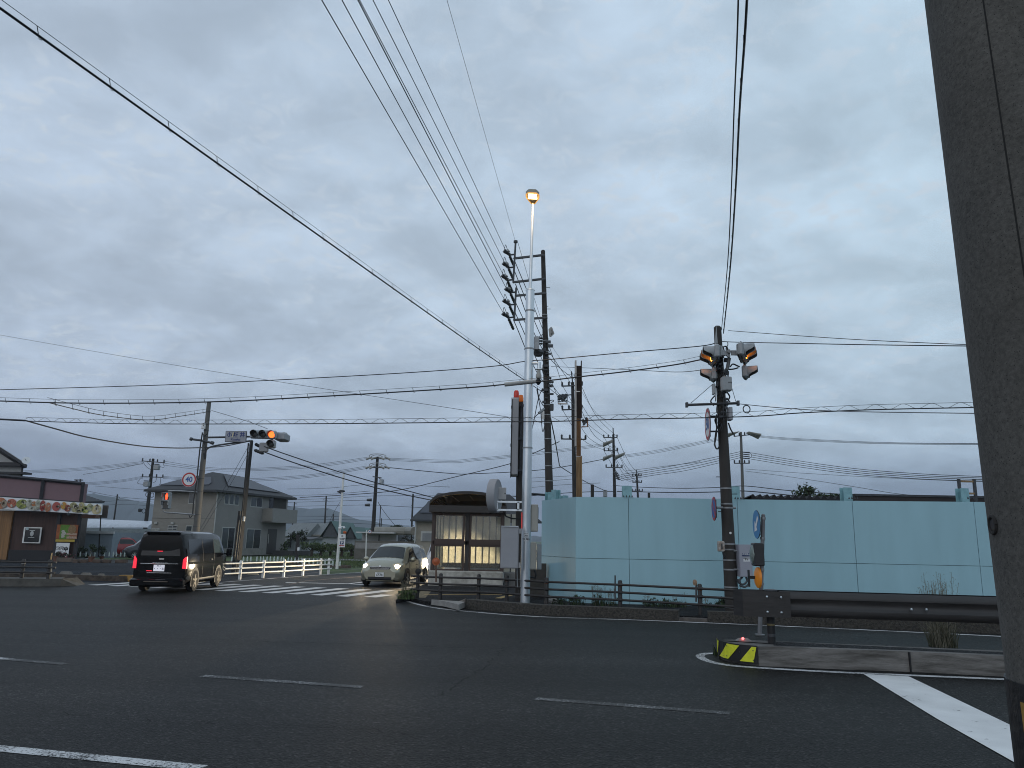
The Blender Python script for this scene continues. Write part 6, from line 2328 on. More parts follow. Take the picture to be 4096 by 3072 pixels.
w('spiral lashed cable crossing from the left edge to the near concrete pole', [(25.3, 421), (120, 423.6), (218.7, 424), (350, 423.5), (486, 422), (511, 421.8), (551, 421.5), (625, 419.2), (704.8, 417.8), (760, 416), (800, 413), (870, 409.8), (972, 407.5), (1010, 406.3)], 24, 17, .014, zig=(.30, .12, .005), mess=(.12, .005))
w('left continuation of the spiral lashed cable at the left edge', [(-30, 418), (0, 419.3), (25.3, 420.6)], 24.4, 24, .03, ext=(5, 0))
w('drooping black cable from the left edge joint to the grey signal pole', [(25.3, 420.5), (56, 429), (88.6, 437.5), (139, 445.8), (174.7, 448), (203, 447.6)], 24, 33.6, .024)
w('black cable from the grey signal pole under the name sign to the dark pole', [(204, 447.8), (225, 446), (249, 441.4)], 33.6, 34.6, .022)
w('sagging lashed cable branching down to the upper part of the grey signal pole', [(46.9, 402.2), (70, 408), (100, 414.8), (139.3, 419.6), (160, 419.2), (175.6, 416.9), (206, 412.2)], 22.3, 33.7, .015, hang=(.9, .14, .008), mess=(.14, .007))
w('thin wire from the grey pole top sloping down behind the red signal', [(211.5, 410.5), (245, 420.5), (268, 429)], 33.7, 34.3, .010)
w('faint thin wire sloping across the left sky towards the brown pole', [(-20, 331.5), (194, 368.3), (486, 413.5), (547, 424)], 60, 34, .012, wireg, ext=(8, 0))
w('upper thick service cable falling from the red signal to behind the shelter', [(264, 446.5), (287.5, 454.8), (330, 469), (370.7, 481.2), (410, 491.5), (450, 502)], 34.4, 40, .024)
w('lower thick service cable falling from the red signal to behind the shelter', [(263, 451.5), (287.5, 460.5), (330, 474.5), (374.8, 487.5), (410, 495.8), (450, 503.8)], 34.4, 40, .026)
for k, dx in enumerate((0, 1.6)):
    w(('left' if k == 0 else 'right') + ' of two thin guy wires slanting down from the dark signal pole', [(249.5 - dx * 0, 444.5 + 6 * k), (233 + dx, 473.5 + 4 * k), (199 + 3 * k, 531)], 34.6, 44, .010, wireg, name='guy_wire', group='guy wires of the dark signal pole')
w('first of two cables rising from the right signal pole up over the road', [(738.5, -12), (737, 40), (734, 110), (731.2, 192), (727.5, 265), (721.5, 330)], 6.2, 20.2, .009, ext=(3, 0))
w('thicker ringed cable rising from the right signal pole up over the road', [(747.5, -12), (744.5, 40), (739.5, 110), (735.4, 192), (730, 270), (723.5, 333)], 6.2, 20.2, .014, ext=(3, 0), hang=(.85, .09, .009))
w('upper wire running right from the signal pole to the near concrete pole', [(728.4, 330.6), (787.5, 335), (870, 340.3), (985, 345.4)], 20.2, 14, .008)
w('lower twisted wire running right from the signal pole to the near concrete pole', [(722, 341.5), (738, 342.2), (787.5, 343.2), (870, 344.8), (985, 346.2)], 20.2, 14, .011)
w('thin wire leaving the coil on the signal pole arm to the right', [(738.3, 403.8), (787.5, 408.4), (850, 411.5), (985, 413.5)], 20, 15, .010, wireg)
w('thin straight line just under the lashed bundle right of the rusty beam', [(551, 366.5), (625, 369.5), (675, 372), (700, 370.2)], 34, 20.4, .010, wireg)
HV = 'high voltage lines between the distant poles'
for k in range(3):
    w(['first', 'second', 'third'][k] + ' line from brown pole to upper arm of the pole by the rusty beam', [(513.5 + k * 1, 258 + 13 * k), (545, 335 + 9 * k), (562 + 9 * k, 383.5)], 34, 61.8, .020, group=HV)
    w(['first', 'second', 'third'][k] + ' line from brown pole to lower arm of the pole by the rusty beam', [(514, 299 + 11 * k), (545, 366 + 9 * k), (562 + 9 * k, 408)], 34, 61.8, .020, group=HV)
    w(['first', 'second', 'third'][k] + ' line from the beam-side pole to the top arm of the middle pole', [(562 + 9.5 * k, 385), (585 + 6 * k, 421 - 2 * k), (604 + 6.5 * k, 436.5)], 61.8, 90.8, .02, group=HV)
    w(['first', 'second', 'third'][k] + ' line from the beam-side pole to the second arm of the middle pole', [(562 + 9.5 * k, 409), (583 + 6 * k, 440 - 2 * k), (604 + 6.5 * k, 450)], 61.8, 90.8, .02, group=HV)
    w(['first', 'second', 'third'][k] + ' line from the middle pole to the top arm of the far pole', [(604 + 6.5 * k, 437), (622 + 4 * k, 468 - 2 * k), (633 + 4.2 * k, 476)], 90.8, 119.8, .024, group=HV)
    w(['first', 'second', 'third'][k] + ' line from the middle pole to the lower arm of the far pole', [(604 + 6.5 * k, 451), (620 + 5 * k, 476), (633 + 4.2 * k, 482.5)], 90.8, 119.8, .024, group=HV)
w('earth wire between the pins of the brown pole and beam-side pole', [(518, 243), (548.8, 339.8), (571.5, 371.5)], 34, 62, .010, wireg)
w('earth wire between the pins of the beam-side and middle poles', [(571.5, 371.5), (592, 408), (613, 428)], 62, 91, .013, wireg)
w('black cable hanging from the brown pole to the low arm of the beam-side pole', [(550.5, 418), (555, 440), (559.5, 466)], 34, 50, .03)
w('cable from the beam-side pole sloping down to the middle pole foot', [(559.5, 466), (572, 474), (590, 484), (606, 491)], 60, 90, .035)
for k in range(3):
    w(ORD[k] + ' of three upper lines from the pole behind the house to the dark pole', [(163, 461 + 2 * k), (206, 467.2 + 1.5 * k), (246.5, 468.5 + 1.2 * k), (312, 464.8 + 1.4 * k), (367.5, 457.2 + 1.2 * k)], 91.8, 83.7, .018, group='power lines behind the house')
    w(ORD[k] + ' of three lower lines from the pole behind the house to the dark pole', [(163, 476.4 + 1 * k), (206, 479 + 1.1 * k), (251.6, 478.6 + 1.4 * k), (312, 474.5 + 1.3 * k), (366.5, 466 + 1.3 * k)], 91.8, 83.7, .018, group='power lines behind the house')
    w(ORD[k] + ' of three upper lines from the left edge to the pole behind the house', [(-20, 472 + 1.3 * k), (22.8, 470.8 + 1.2 * k), (80, 468 + 1.2 * k), (143, 461.5 + 1.2 * k)], 120, 91.8, .018, group='power lines left of the house')
    w(ORD[k] + ' of three lower lines from restaurant roof to the pole behind the house', [(40, 480.5 + 1.4 * k), (83.6, 482.6 + 1.2 * k), (120, 480 + 1 * k), (143, 476.2 + 1 * k)], 110, 91.8, .018, group='power lines left of the house')
    w(ORD[k] + ' of three upper lines from the dark pole right to the middle pole', [(389, 458.2 + 1.1 * k), (450, 460.2 + 1.3 * k), (475, 458.4 + 1.2 * k), (532, 452.8 + 1.3 * k), (602.6, 443.8 + 1.2 * k)], 83.7, 90.8, .018, group='power lines right of the dark pole')
    w(ORD[k] + ' of three lines from the middle pole right to the pale concrete pole', [(623.3, 455.2 + 1.1 * k), (655, 450.5 + 1.3 * k), (687.5, 444.2 + 1.3 * k), (730, 435.5 + 1.2 * k)], 90.8, 84.8, .018, group='power lines to the pale concrete pole')
    w(ORD[k] + ' of three lines from the pale concrete pole to the right edge', [(750.5, 434.4 + .7 * k), (787.5, 438 + .9 * k), (880, 442.3 + .7 * k), (985, 443.5 + .5 * k)], 84.8, 60, .018, group='power lines right of the pale pole')
w('twisted cable from the dark pole right towards the middle pole', [(388, 467.5), (450, 473.4), (475, 473.7), (544.6, 469.5), (604.8, 459)], 83.7, 90.8, .04)
w('single line rising to the right from the shelter house past the lamp post', [(300, 497.5), (360, 494), (402.9, 489.4), (455, 477), (509.2, 464), (532, 454), (559.4, 441.6)], 84, 62, .035)
for k in range(4):
    w(ORD[k] + ' of four telephone lines from the pale pole to the right edge', [(751, 452.8 + 2.1 * k), (800, 461 + 2.0 * k), (855, 468.6 + 1.9 * k), (920, 473.8 + 1.7 * k), (990, 476.8 + 1.5 * k)], 84.8, 60, .026, group='telephone lines right of the pale pole')
    w(ORD[k] + ' of four telephone lines from the middle pole to the pale pole', [(621, 474.5 + 2 * k), (655, 469 + 2 * k), (687.5, 463 + 2.4 * k), (739.7, 451.8 + 2 * k)], 90.8, 84.8, .026, group='telephone lines left of the pale pole')
w('upper low cable over the teal wall from the far pole to the signal pole side', [(614, 485.5), (637.4, 487), (680, 488.3), (722, 487.3), (745.5, 486), (787.5, 490.4), (846, 494.5)], 91, 60, .035)
w('lower low cable over the teal wall from the far pole past the signal pole', [(617, 491.4), (638, 491.8), (680, 492.6), (722, 491.8), (745, 491), (787.5, 495), (800, 496.5)], 91, 60, .045)
w('thick low cable left of the rusty beam just above the teal wall', [(532, 494), (546, 495)], 33, 33.8, .05)
w('low cable between the lamp post and the middle pole over the wall corner', [(476, 498), (520, 496.5), (560.7, 493.3), (590.5, 491.8), (614, 491.4)], 84, 90.8, .04)
w('faint single line from the pale pole falling to the right behind the wall', [(745, 471), (787.5, 476.5), (850, 486), (892, 493), (930, 497)], 84.8, 50, .02, wireg)
w('faint single line above the right roofs from the pale pole', [(745, 469), (803, 473.2), (900, 478.5), (990, 482)], 84.8, 55, .018, wireg)
far_w = [
    ([(83, 474.5), (110, 470), (143, 463.5)], 'thin slanting line above the restaurant roof right end', 110, 95),
    ([(83, 490), (120, 497), (160, 500)], 'faint drooping line right of the restaurant sign', 110, 120),
    ([(95, 486), (140, 489.5), (200, 492)], 'faint line crossing left of the house roof', 130, 120),
    ([(100, 502), (125, 500.5), (160, 502.5)], 'short far line above the greenhouse, upper', 150, 120),
    ([(100, 505.2), (125, 504.4), (160, 506.5)], 'short far line above the greenhouse, lower', 150, 120),
    ([(287.5, 489), (330, 488), (372, 484.5), (450, 487)], 'faint far line behind the dark pole and minivan', 160, 150),
    ([(287.5, 495.5), (326, 494.5), (370, 491)], 'far line left of the dark pole above the hills', 150, 90),
    ([(287.5, 500), (326, 498.6), (372, 496), (430, 495.8), (520, 496)], 'dark far line passing the dark pole below its transformer', 140, 100),
    ([(287.5, 502.5), (320, 501.5), (370, 500)], 'far line joining the upper cable closure on the dark pole', 140, 90),
    ([(287.5, 506.5), (330, 505.6), (370, 505), (400, 506.5), (430, 508)], 'dark far line joining the lower cable closure on the dark pole', 140, 90),
    ([(294, 516), (330, 516.5), (372, 517)], 'upper of the low far lines over the pine trees', 200, 180),
    ([(294, 520.3), (330, 519.6), (372, 520), (410, 519)], 'middle of the low far lines over the pine trees', 200, 180),
    ([(294, 523.4), (322, 522.4), (350, 523.2), (410, 526)], 'lowest of the low far lines over the pine trees', 200, 180),
    ([(340, 502), (333, 514), (326, 530)], 'thin guy line slanting by the white pole', 160, 160),
    ([(378, 502), (385, 513), (398, 529)], 'thin stay line slanting down right of the dark pole', 84, 95),
    ([(625, 471), (687.5, 463.5), (700, 461.5)], 'faint line left of the right signal pole below the wires', 120, 84),
    ([(532, 478), (560, 476.5), (573, 475.6)], 'faint line between lamp post and beam-side pole, upper', 120, 100),
    ([(532, 482), (560, 480), (573, 479)], 'faint line between lamp post and beam-side pole, middle', 120, 100),
    ([(532, 487.5), (560, 485), (600, 483)], 'faint line between lamp post and beam-side pole, lower', 120, 100),
]
for pts_, lab, Ya, Yb in far_w:
    w(lab, pts_, Ya, Yb, .028 if Ya < 160 else .04, wireg if 'faint' in lab else None)

# ================================================================== buildings
def wall_quad(t, name, a, b, z0, z1, m, th=.1, inset=0.0):
    a, b = Vector((a[0], a[1], 0)), Vector((b[0], b[1], 0))
    d = (b - a).normalized()
    nn = Vector((d.y, -d.x, 0))
    return MB().prism([a + Vector((0, 0, z0)), b + Vector((0, 0, z0)), b + Vector((0, 0, z1)), a + Vector((0, 0, z1))], -nn * th).build(name, m, t)


def on_plane(a, b, px, py):
    """hit of a measured ray with the vertical plane through a-b"""
    d = (Vector((b[0], b[1], 0)) - Vector((a[0], a[1], 0))).normalized()
    nn = Vector((d.y, -d.x, 0))
    r_ = ray(px, py)
    return EYE + r_ * ((Vector((a[0], a[1], 0)) - EYE).dot(nn) / r_.dot(nn)), nn, d


def facade_rect(t, name, a, b, c, x0, y0, x1, y1, m, proud=.03, th=.03):
    p_, nn, d = on_plane(a, b, *q(c, x0, y0))
    r_, _, _ = on_plane(a, b, *q(c, x1, y1))
    la, lb_ = (p_ - Vector((a[0], a[1], 0))).dot(d), (r_ - Vector((a[0], a[1], 0))).dot(d)
    A_ = Vector((a[0], a[1], 0))
    f_ = [A_ + d * la + Vector((0, 0, r_.z)), A_ + d * lb_ + Vector((0, 0, r_.z)), A_ + d * lb_ + Vector((0, 0, p_.z)), A_ + d * la + Vector((0, 0, p_.z))]
    return MB().prism([v_ + nn * proud for v_ in f_], -nn * th).build(name, m, t), f_, nn, d


def window(t, a, b, c, x0, y0, x1, y1, split=1, gm=None, bars=0, frm=None):
    fr, f_, nn, d = facade_rect(t, 'window', a, b, c, x0, y0, x1, y1, frm or wframe, .03, .05)
    w_ = (f_[1] - f_[0]).length
    h_ = f_[2].z - f_[1].z
    e = min(.07, w_ * .1)
    cw_ = (w_ - e * (split + 1)) / split
    for k in range(split):
        s0 = f_[0] + d * (e + k * (cw_ + e)) + Vector((0, 0, e))
        MB().prism([s0 + nn * .04, s0 + d * cw_ + nn * .04, s0 + d * cw_ + Vector((0, 0, h_ - 2 * e)) + nn * .04, s0 + Vector((0, 0, h_ - 2 * e)) + nn * .04], -nn * .008).build('pane', gm or (glass_b if k % 2 == 0 else glass_d), fr)
    for k in range(bars):
        s0 = f_[0] + Vector((0, 0, h_ * (k + .5) / bars))
        MB().prism([s0 + nn * .07, s0 + d * w_ + nn * .07, s0 + d * w_ + Vector((0, 0, .05)) + nn * .07, s0 + Vector((0, 0, .05)) + nn * .07], -nn * .02).build('bar', frm or wframe, fr)
    return fr


# --- main house
hA, hBc, hC = (at(153, 488, 68).x, 68.5), (at(217.5, 490, 67).x, 67.0), (at(286.5, 497, 77).x, 77.5)
hDp = (hC[0] - (hBc[0] - hA[0]) * 1.0, hC[1] + 2)
house = thing('house', 'two-storey beige house with hipped dark roof, solar panels and a balcony', 'house', (hBc[0], hBc[1], 0))
sid = mat('siding_beige', (.265, .245, .218), .85, var=.10, scale=1.2, bump=.25, bscale=12, stretch=(1, 1, 2))
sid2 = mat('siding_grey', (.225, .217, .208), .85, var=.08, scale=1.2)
ZE = at(217.5, 490, 67).z
MB().prism([Vector((*hA, 0)), Vector((*hBc, 0)), Vector((*hC, 0)), Vector((*hDp, 0))], (0, 0, ZE)).build('wall', sid, house)
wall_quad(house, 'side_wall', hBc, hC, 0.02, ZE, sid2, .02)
# move side wall cladding proud
for o_ in kids(house):
    if o_.name.startswith('side_wall'):
        d_ = (Vector((*hC, 0)) - Vector((*hBc, 0))).normalized()
        o_.location = Vector((d_.y, -d_.x, 0)) * .025
# roof: eaves overhang, hip with short ridge
def hip(t, pts, z0, over, ridge, zr, m, nm='roof'):
    cen = sum((Vector((*p, 0)) for p in pts), Vector()) / 4
    e = []
    for p in pts:
        v_ = Vector((*p, 0)) - cen
        e.append(cen + v_ * (1 + over / v_.length) + Vector((0, 0, z0)))
    r0, r1 = ridge
    low = [v_ - Vector((0, 0, .18)) for v_ in e]
    vs = e + [r0, r1] + low
    fs = [(0, 1, 4), (1, 2, 5, 4), (2, 3, 5), (3, 0, 4, 5), (0, 6, 7, 1), (1, 7, 8, 2), (2, 8, 9, 3), (3, 9, 6, 0), (9, 8, 7, 6)]
    return MB().add(vs, fs).build(nm, m, t), e


rtile = mat('roof_slate', (.040, .041, .046), .7, var=.25, scale=6, bump=.5, bscale=4, stretch=(1, 1, 6))
cen = sum((Vector((*p, 0)) for p in (hA, hBc, hC, hDp)), Vector()) / 4
rid0, rid1 = at(212.5, 472, 70.5), at(240, 476, 75.0)
rid1.z = rid0.z
roof, ev = hip(house, (hA, hBc, hC, hDp), ZE - .02, 1.0, (rid0, rid1), 0, rtile)
solar = mat('solar_panel', (.035, .040, .055), .45, var=.25, scale=3, spec=.6)


def on_face(i, j, k_, pts2, nm, m, lift=.07):
    """panel on the roof face through three points"""
    n_ = (j - i).cross(k_ - i).normalized()
    if n_.z < 0:
        n_ = -n_
    P_ = []
    for (c, x_, y_) in pts2:
        r_ = ray(*q(c, x_, y_))
        P_.append(EYE + r_ * ((i - EYE).dot(n_) / r_.dot(n_)) + n_ * lift)
    return MB().prism(P_, -n_ * .05).build(nm, m, roof)


on_face(ev[1], ev[2], rid0, [('b', 778, 672), ('b', 935, 692), ('b', 1228, 815), ('b', 815, 762)], 'solar_panel', solar)
on_face(ev[0], ev[1], rid0, [('b', 280, 752), ('b', 445, 708), ('b', 480, 740), ('b', 470, 757)], 'solar_panel', solar)
on_face(ev[0], ev[1], rid0, [('b', 600, 693), ('b', 680, 692), ('b', 684, 735), ('b', 660, 752), ('b', 600, 754)], 'solar_panel', solar)
window(house, hA, hBc, 'b', 508, 812, 552, 900, 1)
window(house, hA, hBc, 'b', 342, 1068, 412, 1115, 2, bars=4)
window(house, hA, hBc, 'b', 215, 1092, 275, 1116, 2, bars=3)
window(house, hA, hBc, 'b', 484, 1070, 530, 1118, 1)
for (x_, y_) in ((250, 1050), (380, 1052)):
    facade_rect(house, 'vent_hood', hA, hBc, 'b', x_ - 9, y_ - 9, x_ + 9, y_ + 9, wframe, .16, .14)
facade_rect(house, 'trim_band', hA, hBc, 'b', 215, 1012, 712, 1016, mat('trim_dark', (.16, .15, .135), .8), .03, .02)
for k, x_ in enumerate((788, 828, 868)):
    window(house, hBc, hC, 'b', x_, 816 + 4 * k, x_ + 28, 905 + 4 * k, 1)
window(house, hBc, hC, 'b', 995, 842, 1080, 930, 2)
window(house, hBc, hC, 'b', 768, 1082, 853, 1272, 2)
window(house, hBc, hC, 'b', 962, 1094, 1060, 1275, 2)
dr, f_, nn, d = facade_rect(house, 'door', hBc, hC, 'b', 1128, 1098, 1185, 1296, mat('door_dark', (.03, .028, .028), .5), .04, .05)
MB().prism([f_[0] + d * .12 + nn * .08 + Vector((0, 0, 1.0)), f_[0] + d * .16 + nn * .08 + Vector((0, 0, 1.0)), f_[0] + d * .16 + nn * .08 + Vector((0, 0, 1.9)), f_[0] + d * .12 + nn * .08 + Vector((0, 0, 1.9))], -nn * .04).build('handle', wframe, dr)
facade_rect(house, 'balcony_opening', hBc, hC, 'b', 1142, 848, 1268, 940, mat('recess_dark', (.05, .048, .045), .9), .035, .02)
facade_rect(house, 'door_frame', hBc, hC, 'b', 1140, 850, 1165, 935, glass_d, .06, .02)
# balcony box projecting from the side wall
d_ = (Vector((*hC, 0)) - Vector((*hBc, 0))).normalized()
nn_ = Vector((d_.y, -d_.x, 0))
b0, _, _ = on_plane(hBc, hC, *q('b', 1085, 935))
b1, _, _ = on_plane(hBc, hC, *q('b', 1200, 1075))
c0, c1 = b0 + nn_ * 1.3, None
L1 = (b1 - Vector((*hBc, 0))).dot(d_)
bal_l = Vector((*hBc, 0)) + d_ * ((b0 - Vector((*hBc, 0))).dot(d_))
bal_r = bal_l + d_ * 4.2
z0_, z1_ = b1.z + .3, b0.z
MB().prism([bal_l + nn_ * 1.2 + Vector((0, 0, z0_)), bal_r + nn_ * 1.2 + Vector((0, 0, z0_)), bal_r + nn_ * 1.2 + Vector((0, 0, z1_)), bal_l + nn_ * 1.2 + Vector((0, 0, z1_))], -nn_ * .1).build('balcony_front', mat('balcony_grey', (.24, .235, .225), .8, var=.06), house)
MB().prism([bal_l + nn_ * 1.1 + Vector((0, 0, z0_)), bal_l + nn_ * .05 + Vector((0, 0, z0_)), bal_l + nn_ * .05 + Vector((0, 0, z1_)), bal_l + nn_ * 1.1 + Vector((0, 0, z1_))], d_ * .1).build('balcony_side', sid, house)
MB().prism([bal_r + nn_ * 1.1 + Vector((0, 0, z0_)), bal_r + nn_ * .05 + Vector((0, 0, z0_)), bal_r + nn_ * .05 + Vector((0, 0, z1_)), bal_r + nn_ * 1.1 + Vector((0, 0, z1_))], -d_ * .1).build('balcony_side', sid, house)
MB().prism([bal_l + nn_ * 1.1 + Vector((0, 0, z0_ + .02)), bal_r + nn_ * 1.1 + Vector((0, 0, z0_ + .02)), bal_r + Vector((0, 0, z0_ + .02)), bal_l + Vector((0, 0, z0_ + .02))], (0, 0, .12)).build('balcony_floor', sid2, house)
MB().tube([Vector((*hBc, 0)) + nn_ * .1 - d_ * .1, Vector((*hBc, ZE - .2)) + nn_ * .1 - d_ * .1], .05, 8).build('downpipe', wframe, house)
MB().box(Vector((*hC, .2)) + nn_ * 1.6 - d_ * 1.0, (3.4, 2.2, .45), M=Matrix.Rotation(math.atan2(d_.y, d_.x), 3, 'Z')).build('porch_step', mat('porch_dark', (.05, .05, .052), .8), house)
t = tag(MB().prism([bal_l * 1 + Vector((0, 0, .02)) + nn_ * .3 - d_ * 6, bal_l + nn_ * .3 - d_ * 6 + Vector((0, 0, .65)), bal_l + nn_ * .3 - d_ * 0 + Vector((0, 0, .65)), bal_l + nn_ * .3 - d_ * 0 + Vector((0, 0, .02))], nn_ * .12).build('low_wall', mat('lowwall', (.20, .195, .18), .9, var=.2)), 'low pale garden wall in front of the beige house ground floor', 'wall')

# --- restaurant
rA, rB = at(-90, 520, 48.825), at(77, 520, 50.127)
rest = thing('restaurant', 'low brown restaurant with blank pink fascia and food photo banner', 'restaurant', (rB.x, 49.91, 0))
wd = mat('brown_boards', (.062, .033, .027), .75, var=.3, scale=2.5, stretch=(4, 4, .3), bump=.2)
dkf = mat('dark_frame', (.022, .021, .026), .6, var=.15)
zt0 = A('n', 800, 850, 49.693).z
xr_ = A('n', 1590, 1300, 50.127).x
MB().prism([(rA.x, 50.127, 0), (xr_, 50.127, 0), (xr_, 50.127, zt0), (rA.x, 50.127, zt0)], (-4.2, 6.2, 0)).build('wall', wd, rest)
# vertical dark posts and base band
for x_ in (165, 1185, 1610):
    xx_ = A('n', x_, 1300, 50.019).x
    MB().box((xx_, 50.04, zt0 / 2), (.20, .14, zt0)).build('post', dkf, rest)
MB().box(((A('n', 165, 1300, 49.91).x + A('n', 1185, 1300, 49.91).x) / 2, 50.019, .32), (A('n', 1100, 1300, 49.91).x - A('n', 200, 1300, 49.91).x, .12, .64)).build('base_band', mat('base_black', (.014, .014, .017), .7), rest)
x0_ = A('n', 0, 1300, 49.91).x
MB().box((x0_ - 2.4, 50.019, zt0 / 2), (6.0, .12, zt0 - .05)).build('timber_panel', mat('orange_wood', (.26, .13, .045), .6, var=.35, scale=2, stretch=(5, 5, .2)), rest)


def rest_rect(nm, x0, y0, x1, y1, m, Y=49.91, th=.06, par=None):
    p_, r_ = A('n', x0, y0, Y), A('n', x1, y1, Y)
    return MB().box(((p_.x + r_.x) / 2, Y + th / 2, (p_.z + r_.z) / 2), (abs(r_.x - p_.x), th, abs(p_.z - r_.z))).build(nm, m, par or rest)


wf_ = rest_rect('window', 500, 1183, 822, 1520, whitep, 49.91)
rest_rect('pane', 530, 1205, 795, 1495, glass_d, 49.877, .02, wf_)
o_ = rest_rect('window_sticker', 540, 1190, 588, 1245, mat('sticker_pale', (.4, .5, .52), .6), 49.861, .01, wf_)
mb = MB()
cc_ = A('n', 662, 1320, 49.856)
mb.ball(cc_, .17, 10, sc=(.7, .06, 1))
mb.box(cc_ + Vector((0, 0, .2)), (.34, .01, .05))
mb.box(cc_ + Vector((-.02, 0, -.24)), (.4, .01, .03))
mb.build('window_emblem', mat('emblem_white', (.42, .43, .42), .6), wf_)
# posters
po = thing('poster', 'orange and green menu poster with yellow strip on the restaurant corner wall', 'poster', A('n', 1370, 1500, 49.801))
for (nm, x0, y0, x1, y1, m_, Y_) in (('poster_sheet', 1190, 1130, 1590, 1430, mat('poster_orange', (.30, .085, .02), .6, var=.3, scale=6), 49.834),
                                     ('green_panel', 1262, 1135, 1420, 1430, mat('poster_green', (.10, .22, .02), .6, var=.3, scale=6), 49.812),
                                     ('yellow_strip', 1155, 1435, 1545, 1492, mat('poster_yellow', (.42, .30, .04), .6, var=.15), 49.823)):
    p_, r_ = A('n', x0, y0, Y_), A('n', x1, y1, Y_)
    MB().box((p_ + r_) / 2, (abs(r_.x - p_.x), .01, abs(p_.z - r_.z))).build(nm, m_, po)
mb = MB()
for k in range(9):
    mb.ball(A('n', 1325 + rnd.uniform(-38, 38), 1330 + rnd.uniform(-75, 75), 49.801), rnd.uniform(.06, .12), 8, sc=(1, .05, 1), mi=0)
mb.build('poster_picture', mat('poster_pale', (.42, .40, .34), .6, var=.4, scale=14), po)
mb = MB()
mb.ball(A('n', 1495, 1235, 49.801), .30, 16, sc=(.85, .03, 1))
mb.build('poster_bowl', mat('poster_bowl', (.24, .15, .07), .6, var=.5, scale=12), po)
for (y_, wd_) in ((1330, 140), (1400, 130)):
    p_ = A('n', 1485, y_, 49.801)
    MB().box(p_, (.66, .008, .14)).build('poster_caption', mat('poster_cap', (.42, .28, .2), .6, var=.6, scale=20), po)
po2 = thing('poster', 'white notice with black brush lettering below the orange poster', 'poster', A('n', 1290, 1690, 49.801))
p_, r_ = A('n', 1175, 1508, 49.823), A('n', 1408, 1815, 49.823)
MB().box((p_ + r_) / 2, (abs(r_.x - p_.x), .01, abs(p_.z - r_.z))).build('paper', white_s, po2)
MB().box(((p_.x + r_.x) / 2, 49.812, r_.z + .03), (abs(r_.x - p_.x), .01, .06)).build('red_edge', red_s, po2)
cc_ = (p_ + r_) / 2 - origin(po2)
text('notice_text', '営業中', .28, ink, po2, MT(cc_ + Vector((-.05, -.01, .05))) @ RX, .02)
# banner of food photographs
bn_ = thing('food_banner', 'long white banner printed with photographs of dishes under the pink fascia', 'banner', A('n', 1000, 870, 49.042))
zlt, zrt = A('n', -300, 535, 49.15), A('n', 2110, 708, 49.15)
zlb, zrb = A('n', -300, 785, 49.15), A('n', 2095, 932, 49.15)
MB().prism([zlb, zrb, zrt, zlt], (0, .12, 0)).build('banner_sheet', white_s, bn_)
foods = [(-150, 660, 150, 110, (.30, .06, .02), (.35, .3, .25)), (0, 690, 125, 118, (.32, .05, .02), (.35, .22, .1)), (85, 700, 60, 80, (.05, .03, .02), (.5, .4, .3)), (240, 690, 95, 90, (.30, .07, .04), (.45, .16, .1)),
         (455, 705, 118, 95, (.33, .34, .08), (.10, .12, .04)), (600, 690, 60, 80, (.40, .40, .34), (.3, .3, .22)), (705, 700, 55, 50, (.35, .10, .02), (.4, .2, .1)), (780, 720, 60, 100, (.38, .38, .32), (.28, .28, .2)), (690, 790, 120, 50, (.42, .41, .36), (.3, .3, .24)),
         (880, 740, 55, 110, (.30, .05, .03), (.16, .02, .02)), (990, 770, 60, 95, (.32, .06, .03), (.4, .2, .1)), (1165, 755, 85, 92, (.28, .05, .04), (.36, .10, .08)),
         (1320, 740, 60, 75, (.40, .14, .03), (.45, .3, .05)), (1395, 790, 65, 70, (.38, .10, .05), (.1, .03, .02)), (1520, 730, 70, 60, (.36, .33, .18), (.2, .18, .08)), (1578, 765, 48.825, 40, (.06, .03, .02), (.02, .02, .02)), (1610, 830, 130, 50, (.34, .30, .16), (.22, .2, .1)), (1690, 730, 60, 60, (.40, .36, .2), (.28, .24, .1)),
         (1770, 820, 75, 75, (.42, .40, .14), (.2, .25, .05)), (1860, 770, 65, 75, (.40, .40, .24), (.2, .22, .1)), (2000, 820, 100, 95, (.42, .33, .14), (.5, .45, .3)), (2010, 770, 30, 60, (.05, .03, .02), (.1, .06, .04))]
for k, (fx, fy, rx_, ry_, c1_, c2_) in enumerate(foods):
    p_ = A('n', fx, fy, 49.085 - .004 * k * 0 - (.02 if rx_ < 70 else 0))
    sc_ = 49.15 / F * .04823
    o_ = MB().add([p_ + Vector((rx_ * sc_ * math.cos(a * .314), 0, ry_ * sc_ * math.sin(a * .314))) for a in range(20)], [list(range(19, -1, -1))])
    o_ = o_.build('food_picture', mat('food_%02d' % k, c1_, .6, var=.4, scale=7, dirt=c2_), bn_)
rb_ = random.Random(12)
for k, (fx, fy, rx_, ry_, c1_, c2_) in enumerate(foods):
    mb_ = MB()
    for j in range(5):
        p_ = A('n', fx + rb_.uniform(-.6, .6) * rx_, fy + rb_.uniform(-.6, .6) * ry_, 49.042)
        r1_, r2_, a0_ = rx_ * rb_.uniform(.12, .34), ry_ * rb_.uniform(.12, .4), rb_.random() * 3
        mb_.add([p_ + Vector((sc_ * (r1_ * math.cos(a * .785) * math.cos(a0_) - r2_ * math.sin(a * .785) * math.sin(a0_)), 0, sc_ * (r1_ * math.cos(a * .785) * math.sin(a0_) + r2_ * math.sin(a * .785) * math.cos(a0_)))) for a in range(8)], [list(range(7, -1, -1))], j % 2)
    mb_.build('food_garnish', [mat('garnish_%02d' % k, c2_, .6, var=.3, scale=9), mat('garnish_pale', (.45, .42, .34), .6, var=.3)], bn_)
